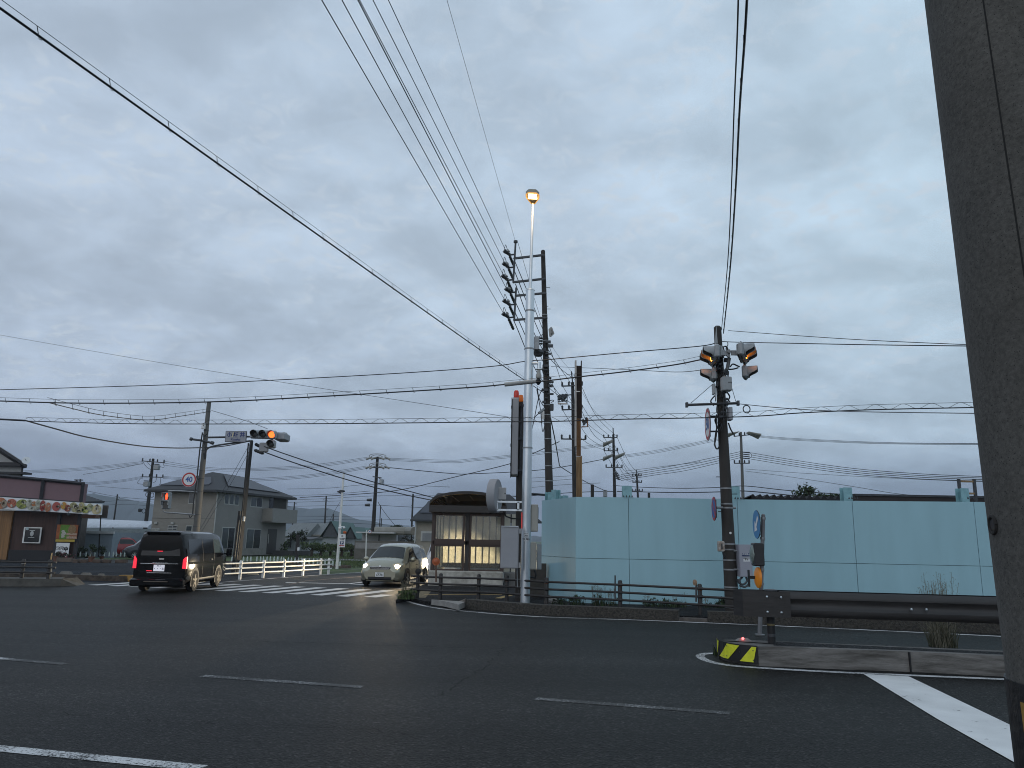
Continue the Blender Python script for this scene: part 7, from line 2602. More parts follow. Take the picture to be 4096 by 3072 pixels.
# fascia
fas = MB().prism([A('n', -500, 150 - 60, 49.476), A('n', 1740, 285, 49.476), A('n', 1680, 680, 49.476), A('n', -500, 520, 49.476)][::-1], (0, .5, 0))
fas.build('fascia', mat('fascia_pink', (.20, .125, .138), .8, var=.06, scale=2), rest)
mb = MB()
for (x0, y0, x1, y1, w_) in ((-500, 70, 1750, 282, .14), (-500, 522, 1660, 680, .10)):
    p_, r_ = A('n', x0, y0, 49.367), A('n', x1, y1, 49.367)
    mb.tube([p_, r_], w_ * .75, 4)
for (x0, y0, x1, y1, w_) in ((895, 200, 845, 600, .15), (1722, 285, 1672, 670, .15)):
    mb.tube([A('n', x0, y0, 49.367), A('n', x1, y1, 49.367)], w_ * .8, 4)
mb.build('fascia_frame', dkf, rest)
t = thing('antenna', 'small dark antenna on the right end of the restaurant roof', 'antenna', A('n', 1660, 265, 49.91))
mb = MB()
mb.tube([A('n', 1660, 270, 49.91), A('n', 1668, 185, 49.91)], .05, 5)
mb.tube([A('n', 1545, 205, 49.91), A('n', 1720, 210, 49.91)], .035, 5)
mb.prism([A('n', 1545, 200, 49.91), A('n', 1595, 205, 49.91), A('n', 1590, 245, 49.91)], (0, .1, 0))
mb.build('mast', steel_d, t)
MB().tube([A('n', 1400, 905, 48.825), A('n', 1430, 935, 48.825), A('n', 1440, 900, 48.825)], .1, 8).build('spot_lamp', insuld, rest)
rest_rect('eave_board', 1640, 925, 1978, 1000, mat('eave_brown', (.12, .05, .03), .7), 50.019, .5)

# --- grey tiled house wing behind restaurant
t = thing('house', 'small grey roofed building peeking out right of the restaurant fascia', 'house', A('n', 1850, 900, 56))
MB().add([A('n', 1600, 470, 60), A('n', 1720, 500, 56), A('n', 2180, 650, 56), A('n', 1600, 655, 54), A('n', 1600, 700, 54), A('n', 2160, 680, 56), A('n', 1900, 560, 66)], [(0, 1, 2, 3), (3, 2, 5, 4), (1, 6, 2)]).build('roof', rtile, t)
xa_, xb_ = A('n', 1600, 700, 58).x, A('n', 1860, 700, 58).x
zz_ = A('n', 1800, 690, 58).z
MB().prism([(xa_, 58, 0), (xb_, 58, 0), (xb_, 58, zz_), (xa_, 58, zz_)], (-2.5, 4, 0)).build('wall', mat('dim_wall', (.12, .115, .11), .85), t)
# --- white gabled house top left
t = thing('house', 'white gabled house top with dark eaves behind the restaurant at the far left', 'house', at(-20, 540, 62))
gy = 62
mb = MB()
mb.prism([at(-60, 500, gy), A('n', 445, 130, gy) + Vector((0, 0, -1.5)), A('n', 470, -300 + 60, gy), at(-60, 415, gy)], (0, 6, 0))
mb = MB()
xl_, xr_2 = at(-60, 460, gy).x, at(22, 460, gy).x
zev = A('a', 180, 600, gy).z
zpk_ = A('a', 0, 430, gy).z
xpk = A('a', -260, 430, gy).x
xw = A('a', 172, 650, gy).x
sl_ = (A('a', 0, 425, gy).z - A('a', 270, 600, gy).z) / (A('a', 270, 600, gy).x - A('a', 0, 425, gy).x)
xe_ = A('a', 270, 600, gy).x
ze_ = A('a', 270, 600, gy).z
xpk = xe_ - 6.2
zp_ = ze_ + 6.2 * sl_
MB().prism([(xpk - 6, gy, 0), (xw, gy, 0), (xw, gy, ze_ + (xe_ - xw) * sl_ - .2), (xpk, gy, zp_ - .2), (xpk - 6, gy, zp_ - .2 - 6 * sl_)], (-7.5, 8, 0)).build('wall', mat('plaster_white', (.40, .40, .39), .8, var=.12), t)
mb = MB()
mb.prism([(xpk, gy - .9, zp_), (xe_, gy - .9, ze_), (xe_, gy - .9, ze_ - .22), (xpk, gy - .9, zp_ - .22)][::-1], (-8.9, 9.5, 0))
mb.prism([(xpk, gy - .9, zp_), (xpk - 6.5, gy - .9, zp_ - 6.5 * sl_), (xpk - 6.5, gy - .9, zp_ - 6.5 * sl_ - .22), (xpk, gy - .9, zp_ - .22)], (-8.9, 9.5, 0))
mb.build('roof', rtile, t)
p_, r_ = A('a', -60, 572, gy - .3), A('a', 175, 600, gy - .3)
MB().box((p_ + r_) / 2, (abs(r_.x - p_.x), .5, .28)).build('eave_trim', dkf, t)
MB().tube([A('a', 178, 605, gy - .3), A('a', 170, 690, gy - .3)], .07, 6).build('downpipe', dkf, t)
MB().box(A('a', 0, 655, gy - .5), (4.5, 1.0, .16)).build('awning', dkf, t)
ds = thing('satellite_dish', 'round white satellite dish on the eave of the far left house', 'satellite dish', A('a', 205, 590, gy - 1))
mb = MB()
mb.T = Matrix.Translation(A('a', 207, 558, gy - 1.1)) @ Matrix.Rotation(R(25), 4, 'Z') @ Matrix.Rotation(R(-15), 4, 'X')
mb.lathe([(.30, -.05), (.28, -.03), (.15, .03), (0, .05)], 20, (0, 0, 0), 'y')
mb.build('dish', white_s, ds, smooth=True)
MB().tube([A('a', 207, 560, gy - 1.1), A('a', 200, 545, gy - 1.6)], .02, 5).build('feed_arm', ink, ds)

# --- house behind shelter
gy = 62
sd = thing('house', 'beige house with steep dark tiled roof and shuttered window behind the shelter', 'house', A('d', 200, 800, gy))
eL, pL, pR = A('d', 105, 580, gy), A('d', 385, 313, gy + 3.5), A('d', 1120, 318, gy + 3.5)
pR.z = pL.z
eR = Vector((pR.x + 2.6, eL.y, eL.z))
MB().add([eL, eR, pR, pL, eL - Vector((0, 0, .15)), eR - Vector((0, 0, .15)), Vector((eL.x, gy + 7, eL.z)), Vector((eR.x, gy + 7, eR.z))], [(0, 1, 2, 3), (0, 4, 5, 1), (0, 3, 6), (3, 2, 7, 6), (1, 7, 2)]).build('roof', rtile, sd)
xw_ = A('d', 158, 700, gy + .5).x
MB().box(((xw_ + pR.x) / 2, gy + 3.6, (eL.z - .1) / 2), (pR.x - xw_, 6, eL.z - .1)).build('wall', mat('render_beige', (.30, .27, .225), .85, var=.1), sd)
p_, r_ = A('d', 215, 700, gy + .55), A('d', 335, 805, gy + .55)
wf_ = MB().box((p_ + r_) / 2, (abs(r_.x - p_.x), .12, abs(p_.z - r_.z))).build('window', wframe, sd)
MB().box((p_ + r_) / 2 + Vector((.03, -.07, -.06)), (abs(r_.x - p_.x) - .2, .03, abs(p_.z - r_.z) - .2)).build('shutter', mat('shutter_grey', (.20, .205, .215), .6), wf_)
MB().tube([A('d', 160, 588, gy + .3), A('d', 162, 640, gy + .3), A('d', 150, 825, gy + .3)], .06, 6).build('downpipe', wframe, sd)
for k in range(2):
    pts_ = [A('d', x, y, gy) for x, y in (((205, 520), (335, 520), (390, 400), (290, 400)), ((345, 385), (440, 345), (540, 330), (395, 335)))[k]]
    i, j, k2 = eL, eR, pL
    n_ = (j - i).cross(k2 - i).normalized()
    if n_.z < 0:
        n_ = -n_
    P_ = [EYE + (p - EYE) * ((i - EYE).dot(n_) / (p - EYE).dot(n_)) + n_ * .08 for p in pts_]
    MB().prism(P_, -n_ * .05).build('solar_panel', solar, sd)

# --- white shed, farm buildings, greenhouse
def shed(label, c, x0, y0, x1, y1, Y, dpt, wallm, roofm=None, gable=0.0, name='shed', ov=.3, cat='shed', roofh=None):
    p_, r_ = A(c, x0, y0, Y), A(c, x1, y1, Y)
    z1_ = p_.z
    xc0, xc1 = p_.x, r_.x
    t_ = thing(name, label, cat, ((xc0 + xc1) / 2, Y, 0))
    MB().box(((xc0 + xc1) / 2, Y + dpt / 2, z1_ / 2 - .1), (xc1 - xc0, dpt, z1_ + .2)).build('wall', wallm, t_)
    if roofm:
        hgt = gable
        xm_ = (xc0 + xc1) / 2
        if roofh == 'front':   # gable facing the viewer
            MB().add([(xc0 - ov, Y - ov, z1_), (xm_, Y - ov, z1_ + hgt), (xc1 + ov, Y - ov, z1_), (xc0 - ov, Y + dpt, z1_), (xm_, Y + dpt, z1_ + hgt), (xc1 + ov, Y + dpt, z1_)], [(0, 1, 4, 3), (1, 2, 5, 4), (0, 3, 5, 2)]).build('roof', roofm, t_)
            MB().prism([(xc0, Y - .01, z1_), (xm_, Y - .01, z1_ + hgt * .97), (xc1, Y - .01, z1_)][::-1], (0, .1, 0)).build('gable_wall', mat('gable_dark', (.075, .08, .088), .8, var=.2), t_)
        else:
            MB().add([(xc0 - ov, Y - ov, z1_), (xc1 + ov, Y - ov, z1_), (xc1 + ov, Y + dpt / 2, z1_ + hgt), (xc0 - ov, Y + dpt / 2, z1_ + hgt), (xc0 - ov, Y + dpt + ov, z1_), (xc1 + ov, Y + dpt + ov, z1_)], [(0, 1, 2, 3), (3, 2, 5, 4), (0, 3, 4), (1, 5, 2), (0, 4, 5, 1)]).build('roof', roofm, t_)
    return t_, p_, r_


tin = mat('tin_roof', (.16, .17, .17), .7, var=.25, scale=1.5, stretch=(4, .3, 1))
tin_g = mat('tin_roof_green', (.06, .13, .12), .7, var=.25)
pw = mat('pale_wall', (.30, .32, .34), .8, var=.12)
pw2 = mat('block_wall', (.24, .26, .265), .8, var=.15)
ridge = mat('ridge_green', (.04, .14, .12), .7)
ts, a_, b_ = shed('long low farm shed with green ridge left of the white pole, nearest the house', 'x', 185, 525, 620, 785, 105, 12, pw2, tin, 1.9)
ts, a_, b_ = shed('wide farm shed with brown grey roof and shutter left of the white pole', 'x', 760, 525, 1110, 700, 108, 12, mat('farm_brown', (.13, .12, .105), .9), tin, 1.9)
MB().box(A('x', 870, 620, 107.9), (4.4, .1, 1.6)).build('shutter', mat('shutter_tan', (.22, .20, .17), .8), ts)
ts, a_, b_ = shed('gabled farm building with dark gable behind the parking sign', 'x', 1050, 545, 1390, 715, 100, 14, pw, tin_g, 2.1, roofh='front')
ts, a_, b_ = shed('pale gabled outbuilding with two slit windows right of the house', 'x', 275, 585, 745, 785, 84, 6, pw, mat('tin_dark', (.07, .07, .075), .7), .25)
for x_ in (308, 345):
    MB().box(A('x', x_, 695, 83.9), (.12, .1, .75)).build('slit_window', glass_d, ts)
ts, a_, b_ = shed('small gabled farm building right of the parking sign', 'x', 1560, 575, 1760, 720, 104, 10, pw, tin_g, 1.6, roofh='front')
ts, a_, b_ = shed('green roofed farm shed behind the small gabled building', 'x', 1580, 545, 1915, 665, 112, 10, pw2, tin_g, 1.4)
tag(MB().tube([A('x', 200, 402, 118), A('x', 1320, 405, 118)], .14, 4).build('roof_ridge', ridge), 'long green roof ridge running behind the farm sheds', 'roof ridge')
ts, a_, b_ = shed('white flat topped prefabricated cabin between the round sign and the house', 'c', 718, 895, 1045, 1010, 72, 5, mat('cabin_white', (.40, .40, .43), .7, var=.05))
MB().box(A('c', 880, 945, 71.95), (.08, .05, 1.5 * 4)).build('wall_joint', ink, ts)
MB().box(A('c', 882, 893, 72), (b_.x - a_.x + .2, 4.8, .12)).build('roof_trim', mat('trim_white', (.5, .5, .5), .6), ts)
ts, a_, b_ = shed('darker grey end of the cabin shaded beside the bare tree', 'c', 1048, 893, 1118, 1010, 73, 5, mat('cabin_shade_grey', (.16, .17, .19), .8))  # shade of this end is painted in as a darker wall colour
tag(MB().tube([A('c', 840, 872, 71), A('c', 1155, 876, 71), A('c', 1225, 876, 66)], .38, 10).build('overhead_duct', mat('duct', (.26, .25, .22), .7)), 'long pale horizontal duct above the white cabin', 'duct')
sf = thing('slat_fence', 'pale horizontal slat fence in front of the white cabin', 'fence', A('c', 800, 1045, 66))
mb = MB()
for k in range(7):
    p_, r_ = A('c', 653, 995 + 8.2 * k, 66), A('c', 1240, 995 + 8.2 * k, 66)
    mb.box((p_ + r_) / 2, ((r_ - p_).length, .05, .056))
mb.build('slat_panel', mat('slat_pale', (.30, .29, .28), .8), sf)
MB().box((A('c', 653, 1065, 66.2) + A('c', 1240, 1065, 66.2)) / 2, (abs(A('c', 1240, 0, 66.2).x - A('c', 653, 0, 66.2).x), .3, 1.6)).build('base_wall', mat('base_block', (.12, .115, .10), .9, var=.2), sf)
# greenhouse
gh = thing('greenhouse', 'long pale plastic greenhouse with rounded top behind the parked red car', 'greenhouse', A('a', 900, 1110, 88))
p_, r_ = A('a', 640, 1018, 88), A('a', 1210, 1045, 92)
mb = MB()
vs = []
for i in range(25):
    t_ = i / 24
    x_ = A('a', 640 + 600 * t_, 1018, 88).x
    zt_2 = A('a', 640 + 600 * t_, 1014 + 22 * t_, 88).z
    ze_2 = A('a', 640 + 600 * t_, 1088, 88).z
    for j in range(7):
        a = j / 6
        vs.append((x_, 86 + 5 * (1 - math.cos(a * math.pi / 2)), ze_2 + (zt_2 - ze_2) * math.sin(a * math.pi / 2)))
fs = [(i * 7 + j, (i + 1) * 7 + j, (i + 1) * 7 + j + 1, i * 7 + j + 1) for i in range(24) for j in range(6)]
mb.add(vs, fs)
mb.build('plastic_cover', mat('plastic_film', (.50, .53, .58), .35, var=.16, scale=1.5, stretch=(2, 1, 1)), gh, smooth=True)
p_, r_ = A('a', 640, 1088, 85.9), A('a', 1210, 1160, 85.9)
MB().box(((p_.x + r_.x) / 2, 86.4, (p_.z) / 2), (r_.x - p_.x, .8, p_.z)).build('side_skirt', mat('film_side', (.22, .25, .27), .5, var=.25, scale=2, stretch=(1, 1, 3)), gh)
mb = MB()
for k in range(9):
    x_ = A('a', 640 + 70 * k, 1060, 85.8).x
    mb.box((x_, 85.8, .9), (.06, .05, 1.8))
mb.build('hoop_frame', steel, gh)
ts, a_, b_ = shed('plain pale blue grey storage unit between the restaurant and the red car', 'a', 610, 1120, 872, 1315, 60, 5, mat('unit_blue', (.235, .275, .32), .75, var=.08))
MB().box(((a_.x + b_.x) / 2, 59.95, a_.z - .02), (b_.x - a_.x + .2, .2, .18)).build('roof_trim', mat('trim_white', (.5, .5, .5), .6), ts)
ts, a_, b_ = shed('dark open lean-to beside the storage unit behind the red car', 'a', 875, 1145, 1130, 1290, 70, 4, mat('lean_dark', (.05, .055, .06), .9, var=.3))

# ================================================================== vegetation
def pine(label, c, x, ytop, ybot, Y, rx_, seed):
    p_, r_ = A(c, x, ytop, Y), A(c, x, ybot, Y)
    cc = (p_ + r_) / 2
    return tree(label, cc, (rx_, rx_ * .7, abs(p_.z - r_.z) * .6), n=500, size=.2, clumps=9, seed=seed, mats=[leafd, leafd], name='pine_tree')


pine('broad dark pine behind the farm sheds, nearest the house', 'x', 640, 285, 400, 125, 1.5, 21)
pine('dark layered pine in the middle above the green roof ridge', 'x', 720, 255, 400, 125, 1.0, 22)
pine('dark layered pine next to the thin far utility pole', 'x', 920, 270, 400, 125, 1.6, 23)
pine('narrow dark tree at the foot of the thin far utility pole', 'x', 1110, 285, 400, 126, .6, 24)
tree('round dark tree in front of the pale outbuilding', A('x', 520, 500, 82), (.95, .8, .85), n=700, size=.12, clumps=12, seed=31)
tree('low dark trees behind the parking sign', A('x', 1690, 460, 130), (1.9, 1.0, .6), n=500, size=.18, clumps=14, seed=32)
tree('small dark round tree above the white cabin', A('c', 1050, 845, 120), (1.2, .8, .5), n=400, size=.15, clumps=10, seed=33)
tree('bare grey twiggy tree between the cabin and the beige house', A('c', 1170, 950, 70), (.95, .7, .8), n=330, size=.08, clumps=14, seed=34, mats=[mat('twig_grey', (.055, .058, .055), .9), leafd])
# hedge-like shrubs at the far field edge
rngv = random.Random(77)
for k, (x_, y_, rx_, rz_) in enumerate(((820, 750, 1.1, .5), (1020, 775, 1.2, .5), (1230, 770, 1.0, .5), (1480, 780, 1.2, .42), (1690, 770, .9, .42), (1850, 890, .8, .3))):
    c_ = A('x', x_, y_, 74 + (k % 3))
    tree(['first', 'second', 'third', 'fourth', 'fifth', 'lowest'][k] + ' overgrown green bush from the left along the far field edge', Vector((c_.x, c_.y, max(.3, c_.z))), (rx_, .8, rz_), n=800, size=.09, clumps=14, seed=50 + k, mats=[leafm, leafl], name='field_bush', cat='bush', group='bushes along the far field edge')
tree('leafy climbing plant at the right corner of the beige house', A('b', 1262, 1250, 76), (.45, .4, .9), n=450, size=.1, clumps=8, seed=61, mats=[leafm, leafd], name='garden_shrub', cat='shrub')
# grass strips as ground cover
gg = MB()
for _ in range(5200):
    px, py = rngv.uniform(285, 372), rngv.uniform(547.5, 567)
    p_ = gp(px, py)
    if p_.y < 47 and px < 345:
        continue
    if p_.y > 95:
        continue
    blades(gg, (p_.x, p_.y, -.05), .3, 2, .22, rngv, .02)
gl_ = gg.build('grass', [leafm, leafl])
tag(gl_, 'green field grass beyond the white guard fence', 'grass', kind='stuff')


def weed(label, pos, r, n, h, mats=None, w_=.008, lean=.5, seeds=0, seed=1, group=None, leafy=0):
    rng = random.Random(seed)
    t_ = thing('weed_clump', label, 'weeds', pos, group=group)
    mb_ = MB()
    blades(mb_, pos, r, n, h, rng, w_, lean)
    for _ in range(leafy):
        a = rng.random() * 6.28
        p = Vector(pos) + Vector((math.cos(a) * r * rng.random(), math.sin(a) * r * rng.random(), h * rng.uniform(.15, .8)))
        leaves(mb_, p, (.05, .05, .04), 6, .035, rng)
    mb_.build('leaves', mats or [leafd, leafm], t_)
    if seeds:
        sb_ = MB()
        for _ in range(seeds):
            a = rng.random() * 6.28
            p = Vector(pos) + Vector((math.cos(a), math.sin(a), 0)) * r * rng.random()
            hh_ = h * rng.uniform(1.1, 1.75)
            top = p + Vector((rng.gauss(0, .12) * hh_, rng.gauss(0, .08) * hh_, hh_))
            sb_.tube([p, p.lerp(top, .5) + Vector((0, 0, .03)), top], [.004, .003, .002], 4)
            for j in range(12):
                o_ = p.lerp(top, .68 + .3 * j / 12)
                e_ = o_ + Vector((rng.gauss(0, .035), rng.gauss(0, .035), .05))
                sb_.add([o_, o_ + Vector((.004, 0, 0)), e_], [(0, 1, 2)])
                leaves(sb_, e_, (.012, .012, .012), 2, .010, rng)
        sb_.build('seed_heads', [straw, straw], t_)
    return t_


weed('bushy green weeds at the kerb corner in front of the minivan', G('d', 70, 1392, .1), .25, 150, .30, [leafm, leafl], .010, 1.1, 18, 2, leafy=60)
weed('tall dry grass with feathery plumes standing behind the guard rail', G('j', 1700, 478, .0) + Vector((0, .1, 0)), .24, 260, .78, [mat('dry_green', (.06, .062, .034), .9), straw], .006, .8, 40, 3)
for k, (x_, n_, h_, sd_, lf, lab) in enumerate(((232, 60, .18, 0, 12, 'small green weed tuft at the left foot of the teal wall'), (412, 90, .26, 0, 34, 'round leafy green weed at the wall foot left of the dry stalks'),
                                               (635, 110, .30, 12, 10, 'dry stalked grass at the wall foot beside the double fence post'), (750, 60, .22, 10, 4, 'thin dry stalks just left of the double fence post'),
                                               (1160, 40, .14, 3, 4, 'sparse low weeds right of the double fence post'), (1320, 160, .20, 0, 36, 'spreading dark green weeds at the middle of the wall foot'),
                                               (1480, 90, .18, 3, 10, 'low weeds right of the spreading weeds at the wall foot'), (1760, 50, .12, 5, 2, 'few dry stems between the last fence post and the signal pole'),
                                               (1930, 130, .26, 0, 36, 'dark leafy weed at the foot of the signal pole'))):
    p_ = G('g', x_, 1380 + (x_ - 200) * .035, .12)
    weed(lab, Vector((A('g', x_, 1380, 21.6).x, 21.6, .1)), .22 + (.35 if n_ > 140 else 0), n_, h_ * 1.2, [leafd, leafm], .008, .7, sd_, 100 + k, leafy=lf)
weed('tiny grass tuft at the tip of the median nose', gp(716.5, 655), .06, 40, .22, [leafd, leafm], .006, .5, 0, 8)
rk = MB()
for _ in range(26):
    rk.ball(G('g', rnd.uniform(115, 240), rnd.uniform(1290, 1350), .13) + Vector((0, 1.0, 0)), rnd.uniform(.05, .14), 7, sc=(1, 1, .5))
tag(rk.build('rubble', mat('rubble_pale', (.20, .19, .18), .95, var=.4)), 'pale crumpled rubble heap at the left foot of the teal wall', 'rubble', kind='stuff')


# potted plants, planters and bottles
def pot(label, c, x, y, Y, rad, h, plant_r, seed, tall=1.0):
    p_ = A(c, x, y, Y)
    p_.z = 0.0
    t_ = thing('potted_plant', label, 'potted plant', p_)
    MB().lathe([(rad * .7, 0), (rad, h), (rad * 1.08, h), (rad * 1.08, h * .9), (rad * .6, h * .85)], 14, p_).build('pot', terra, t_, smooth=True)
    rng = random.Random(seed)
    mb_ = MB()
    for k in range(7):
        leaves(mb_, p_ + Vector((rng.uniform(-.5, .5) * plant_r, rng.uniform(-.5, .5) * plant_r, h + plant_r * tall * rng.uniform(.5, 1.5))), (plant_r * .5,) * 3, 60, .05, rng)
    mb_.build('foliage', [leafd, leafm], t_)
    st_ = MB()
    for k in range(5):
        st_.tube([p_ + Vector((0, 0, h * .8)), p_ + Vector((rng.uniform(-.5, .5) * plant_r, 0, h + plant_r * tall * rng.uniform(.7, 1.3)))], [.015, .006], 5)
    st_.build('stems', bark, t_)


yb_ = 44.0
pot('bushy potted plant in a wide pot beside the storage unit', 'u', 1610, 300, 49.0, .2, .34, .34, 70, 1.3)
pot('potted plant in the pot by the restaurant corner', 'u', 1000, 270, 48.6, .22, .36, .14, 71)
pot('smaller potted shrub right of the bushy potted plant', 'u', 1800, 210, 55, .16, .2, .3, 72, 1.3)
tree('wispy green shrub against the left end of the storage unit', A('u', 1400, 140, 57), (.6, .4, .5), n=800, size=.09, clumps=10, seed=73, mats=[leafd, leafm], name='garden_shrub', cat='shrub')
plb = thing('planter_box', 'long wooden planter with dark purple flowers at the restaurant corner', 'planter', G('u', 1200, 295))
c_ = G('u', 1200, 298)
MB().bbox(c_ + Vector((0, -.25, .13)), (.95, .4, .26), .02).build('box', mat('planter_tan', (.13, .10, .08), .8, var=.3), plb)
mb = MB()
for k in range(9):
    leaves(mb, c_ + Vector((rnd.uniform(-.45, .45), -.25, .4 + rnd.uniform(-.1, .15))), (.17, .15, .14), 60, .05)
mb.build('flowers', [leafd, mat('petal_wine', (.14, .03, .05), .8)], plb)
for k, (x_, wd_) in enumerate(((1325, .3), (1450, .55), (1700, .45), (1850, .6), (2130, .7))):
    tag(MB().bbox(G('u', x_, 318) + Vector((0, .1, .1)), (wd_, .25, .2), .02).build('brick_block', mat('block_redbrown', (.10, .07, .055), .9, var=.3)), ['short red brick', 'red brown brick block', 'dark brick block right of the wide pot', 'low grey brick block', 'long pale brick block nearest the van'][k] + ' in the row bordering the lot', 'brick')

bot = thing('water_bottle', 'clear plastic water bottle', 'bottle', (0, 0, 0))
btm = mat('bottle_plastic', (.50, .56, .52), .15, var=.1, spec=.6)
MB().lathe([(.05, 0), (.054, .03), (.054, .12), (.047, .14), (.054, .16), (.054, .21), (.03, .26), (.016, .28), (.016, .30)], 10).build('bottle_body', btm, bot, smooth=True, local=True)
MB().lathe([(.018, .30), (.018, .33)], 8).build('bottle_cap', white_s, bot, local=True)
bl_ = []
for x_ in (50, 135, 188, 290, 360, 438, 515, 588, 670, 755, 848, 940, 1105, 1275, 1355, 1432):
    bl_.append((q('x', x_, 1080 + (x_ - 50) * .062 + (8 if x_ < 1000 else 20)), 'clear water bottle standing in the row behind the white guard fence', 'water bottles behind the guard fence'))
for x_ in (843, 895, 935, 965, 992, 1040, 1070, 1092, 1120, 1147, 1176, 1206):
    bl_.append((q('b', x_, 1354), 'clear water bottle standing in the row before the beige house', 'water bottles before the beige house'))
for x_ in (1335, 1415, 1515, 1595, 1670, 1840, 1925, 2000, 2055, 2130, 2200):
    bl_.append((q('u', x_, 203), 'clear water bottle standing in the row between plants and red car', 'water bottles near the red car'))
ordn = ['first', 'second', 'third', 'fourth', 'fifth', 'sixth', 'seventh', 'eighth', 'ninth', 'tenth', 'eleventh', 'twelfth', 'thirteenth', 'fourteenth', 'fifteenth', 'sixteenth']
cnt_ = {}
for i, ((px, py), lab, grp) in enumerate(bl_):
    k_ = cnt_[grp] = cnt_.get(grp, -1) + 1
    lab = ordn[k_] + ' clear water bottle from the left in the row ' + {'water bottles behind the guard fence': 'behind the guard fence', 'water bottles before the beige house': 'before the beige house', 'water bottles near the red car': 'by the red car'}[grp]
    p_ = gp(px, py, .16)
    if i == 0:
        bot.location = p_
        tag(bot, lab, 'bottle', grp)
    else:
        dup(bot, p_, 0, lab, grp)

# ================================================================== vehicles
class Car:
    """body lofted through cross sections; x forward, z up"""

    def __init__(s, st):
        s.st = st          # list of (x, [(y,z)...]) half sections, bottom to top centre
        s.k = len(st[0][1])

    def P(s, x, t, side=1, off=0.0):
        st = s.st
        for i in range(len(st) - 1):
            if st[i][0] <= x <= st[i + 1][0]:
                f = (x - st[i][0]) / (st[i + 1][0] - st[i][0])
                break
        else:
            i, f = (0, 0) if x < st[0][0] else (len(st) - 2, 1)
        a, b = st[i][1], st[i + 1][1]
        sec = [(a[j][0] + (b[j][0] - a[j][0]) * f, a[j][1] + (b[j][1] - a[j][1]) * f) for j in range(s.k)]
        j = min(int(t), s.k - 2)
        g = t - j
        y = sec[j][0] + (sec[j + 1][0] - sec[j][0]) * g
        z = sec[j][1] + (sec[j + 1][1] - sec[j][1]) * g
        return Vector((x, y * side, z))

    def N(s, x, t, side=1):
        e = .01
        x0, x1 = max(s.st[0][0], x - e), min(s.st[-1][0], x + e)
        t0, t1 = max(0, t - e), min(s.k - 1, t + e)
        a = s.P(x1, t, side) - s.P(x0, t, side)
        b = s.P(x, t1, side) - s.P(x, t0, side)
        n = a.cross(b)
        n.normalize()
        if n.y * side < -.001 or (abs(n.y) < .3 and n.z < 0):
            n = -n
        return n

    def body(s, m, parent, name='body'):
        vs, fs = [], []
        for (x, sec) in s.st:
            for y, z in sec:
                vs.append((x, y, z))
            for y, z in reversed(sec[:-1]):
                vs.append((x, -y, z))
        n = s.k * 2 - 1
        for i in range(len(s.st) - 1):
            for j in range(n - 1):
                fs.append((i * n + j, i * n + j + 1, (i + 1) * n + j + 1, (i + 1) * n + j))
            fs.append((i * n + n - 1, i * n, (i + 1) * n, (i + 1) * n + n - 1))
        fs.append(list(range(n)))
        fs.append(list(range((len(s.st) - 1) * n + n - 1, (len(s.st) - 1) * n - 1, -1)))
        return MB().add(vs, fs).build(name, m, parent, smooth=True, local=True)

    def patch(s, name, m, parent, quad, side=1, off=.008, nu=8, nv=3):
        """quad: four (x,t) corners"""
        vs, fs = [], []
        (x0, t0), (x1, t1), (x2, t2), (x3, t3) = quad
        for i in range(nu + 1):
            u_ = i / nu
            for j in range(nv + 1):
                v_ = j / nv
                x = (x0 * (1 - u_) + x1 * u_) * (1 - v_) + (x3 * (1 - u_) + x2 * u_) * v_
                t = (t0 * (1 - u_) + t1 * u_) * (1 - v_) + (t3 * (1 - u_) + t2 * u_) * v_
                vs.append(s.P(x, t, side) + s.N(x, t, side) * off)
        for i in range(nu):
            for j in range(nv):
                a = i * (nv + 1) + j
                fs.append((a, a + 1, a + nv + 2, a + nv + 1) if side > 0 else (a, a + nv + 1, a + nv + 2, a + 1))
        return MB().add(vs, fs).build(name, m, parent, smooth=True, local=True)


def wheel(parent, x, y, r, side, rimm, w_=.2, spokes=5):
    c = Vector((x, y, r))
    o_ = MB().lathe([(r * .62, 0), (r * .95, 0), (r, .03), (r, w_ - .03), (r * .95, w_), (r * .6, w_)], 28, (x, y - (w_ if side > 0 else 0), r), 'y').build('wheel', mat('tyre', (.014, .014, .015), .8, var=.2, scale=15), parent, smooth=True, local=True)
    yf = y + .006 * side
    rim = MB()
    n_ = 28
    vs = []
    for k in range(n_):
        a = 2 * math.pi * k / n_
        vs += [(x + r * .66 * math.cos(a), yf, r + r * .66 * math.sin(a)), (x + r * .57 * math.cos(a), yf - .01 * side, r + r * .57 * math.sin(a))]
    rim.add(vs, [(2 * k, 2 * k + 1, (2 * k + 3) % (2 * n_), (2 * k + 2) % (2 * n_)) for k in range(n_)])
    for k in range(spokes):
        a = 2 * math.pi * k / spokes + .3
        d_ = Vector((math.cos(a), 0, math.sin(a)))
        s_ = Vector((-math.sin(a), 0, math.cos(a)))
        b0 = Vector((x, yf, r))
        rim.add([b0 + s_ * r * .12, b0 - s_ * r * .12, b0 + d_ * r * .6 - s_ * r * .08, b0 + d_ * r * .6 + s_ * r * .08], [(0, 1, 2, 3)])
    rim.add([(x + r * .15 * math.cos(k * .628), yf + .01 * side, r + r * .15 * math.sin(k * .628)) for k in range(10)], [list(range(10))])
    rim.build('rim', rimm, o_, local=True)
    return o_


def arch_disc(parent, x, y, r, side, m):  # flat dark patch painting the shade of the wheel well
    mb_ = MB()
    n_ = 20
    mb_.add([(x + r * math.cos(math.pi * k / n_), y + .005 * side, r * .9 + r * math.sin(math.pi * k / n_) * 1.0) for k in range(n_ + 1)] + [(x - r, y + .005 * side, .18), (x + r, y + .005 * side, .18)], [list(range(n_ + 3))])
    mb_.build('wheel_well_shade', m, parent, local=True)


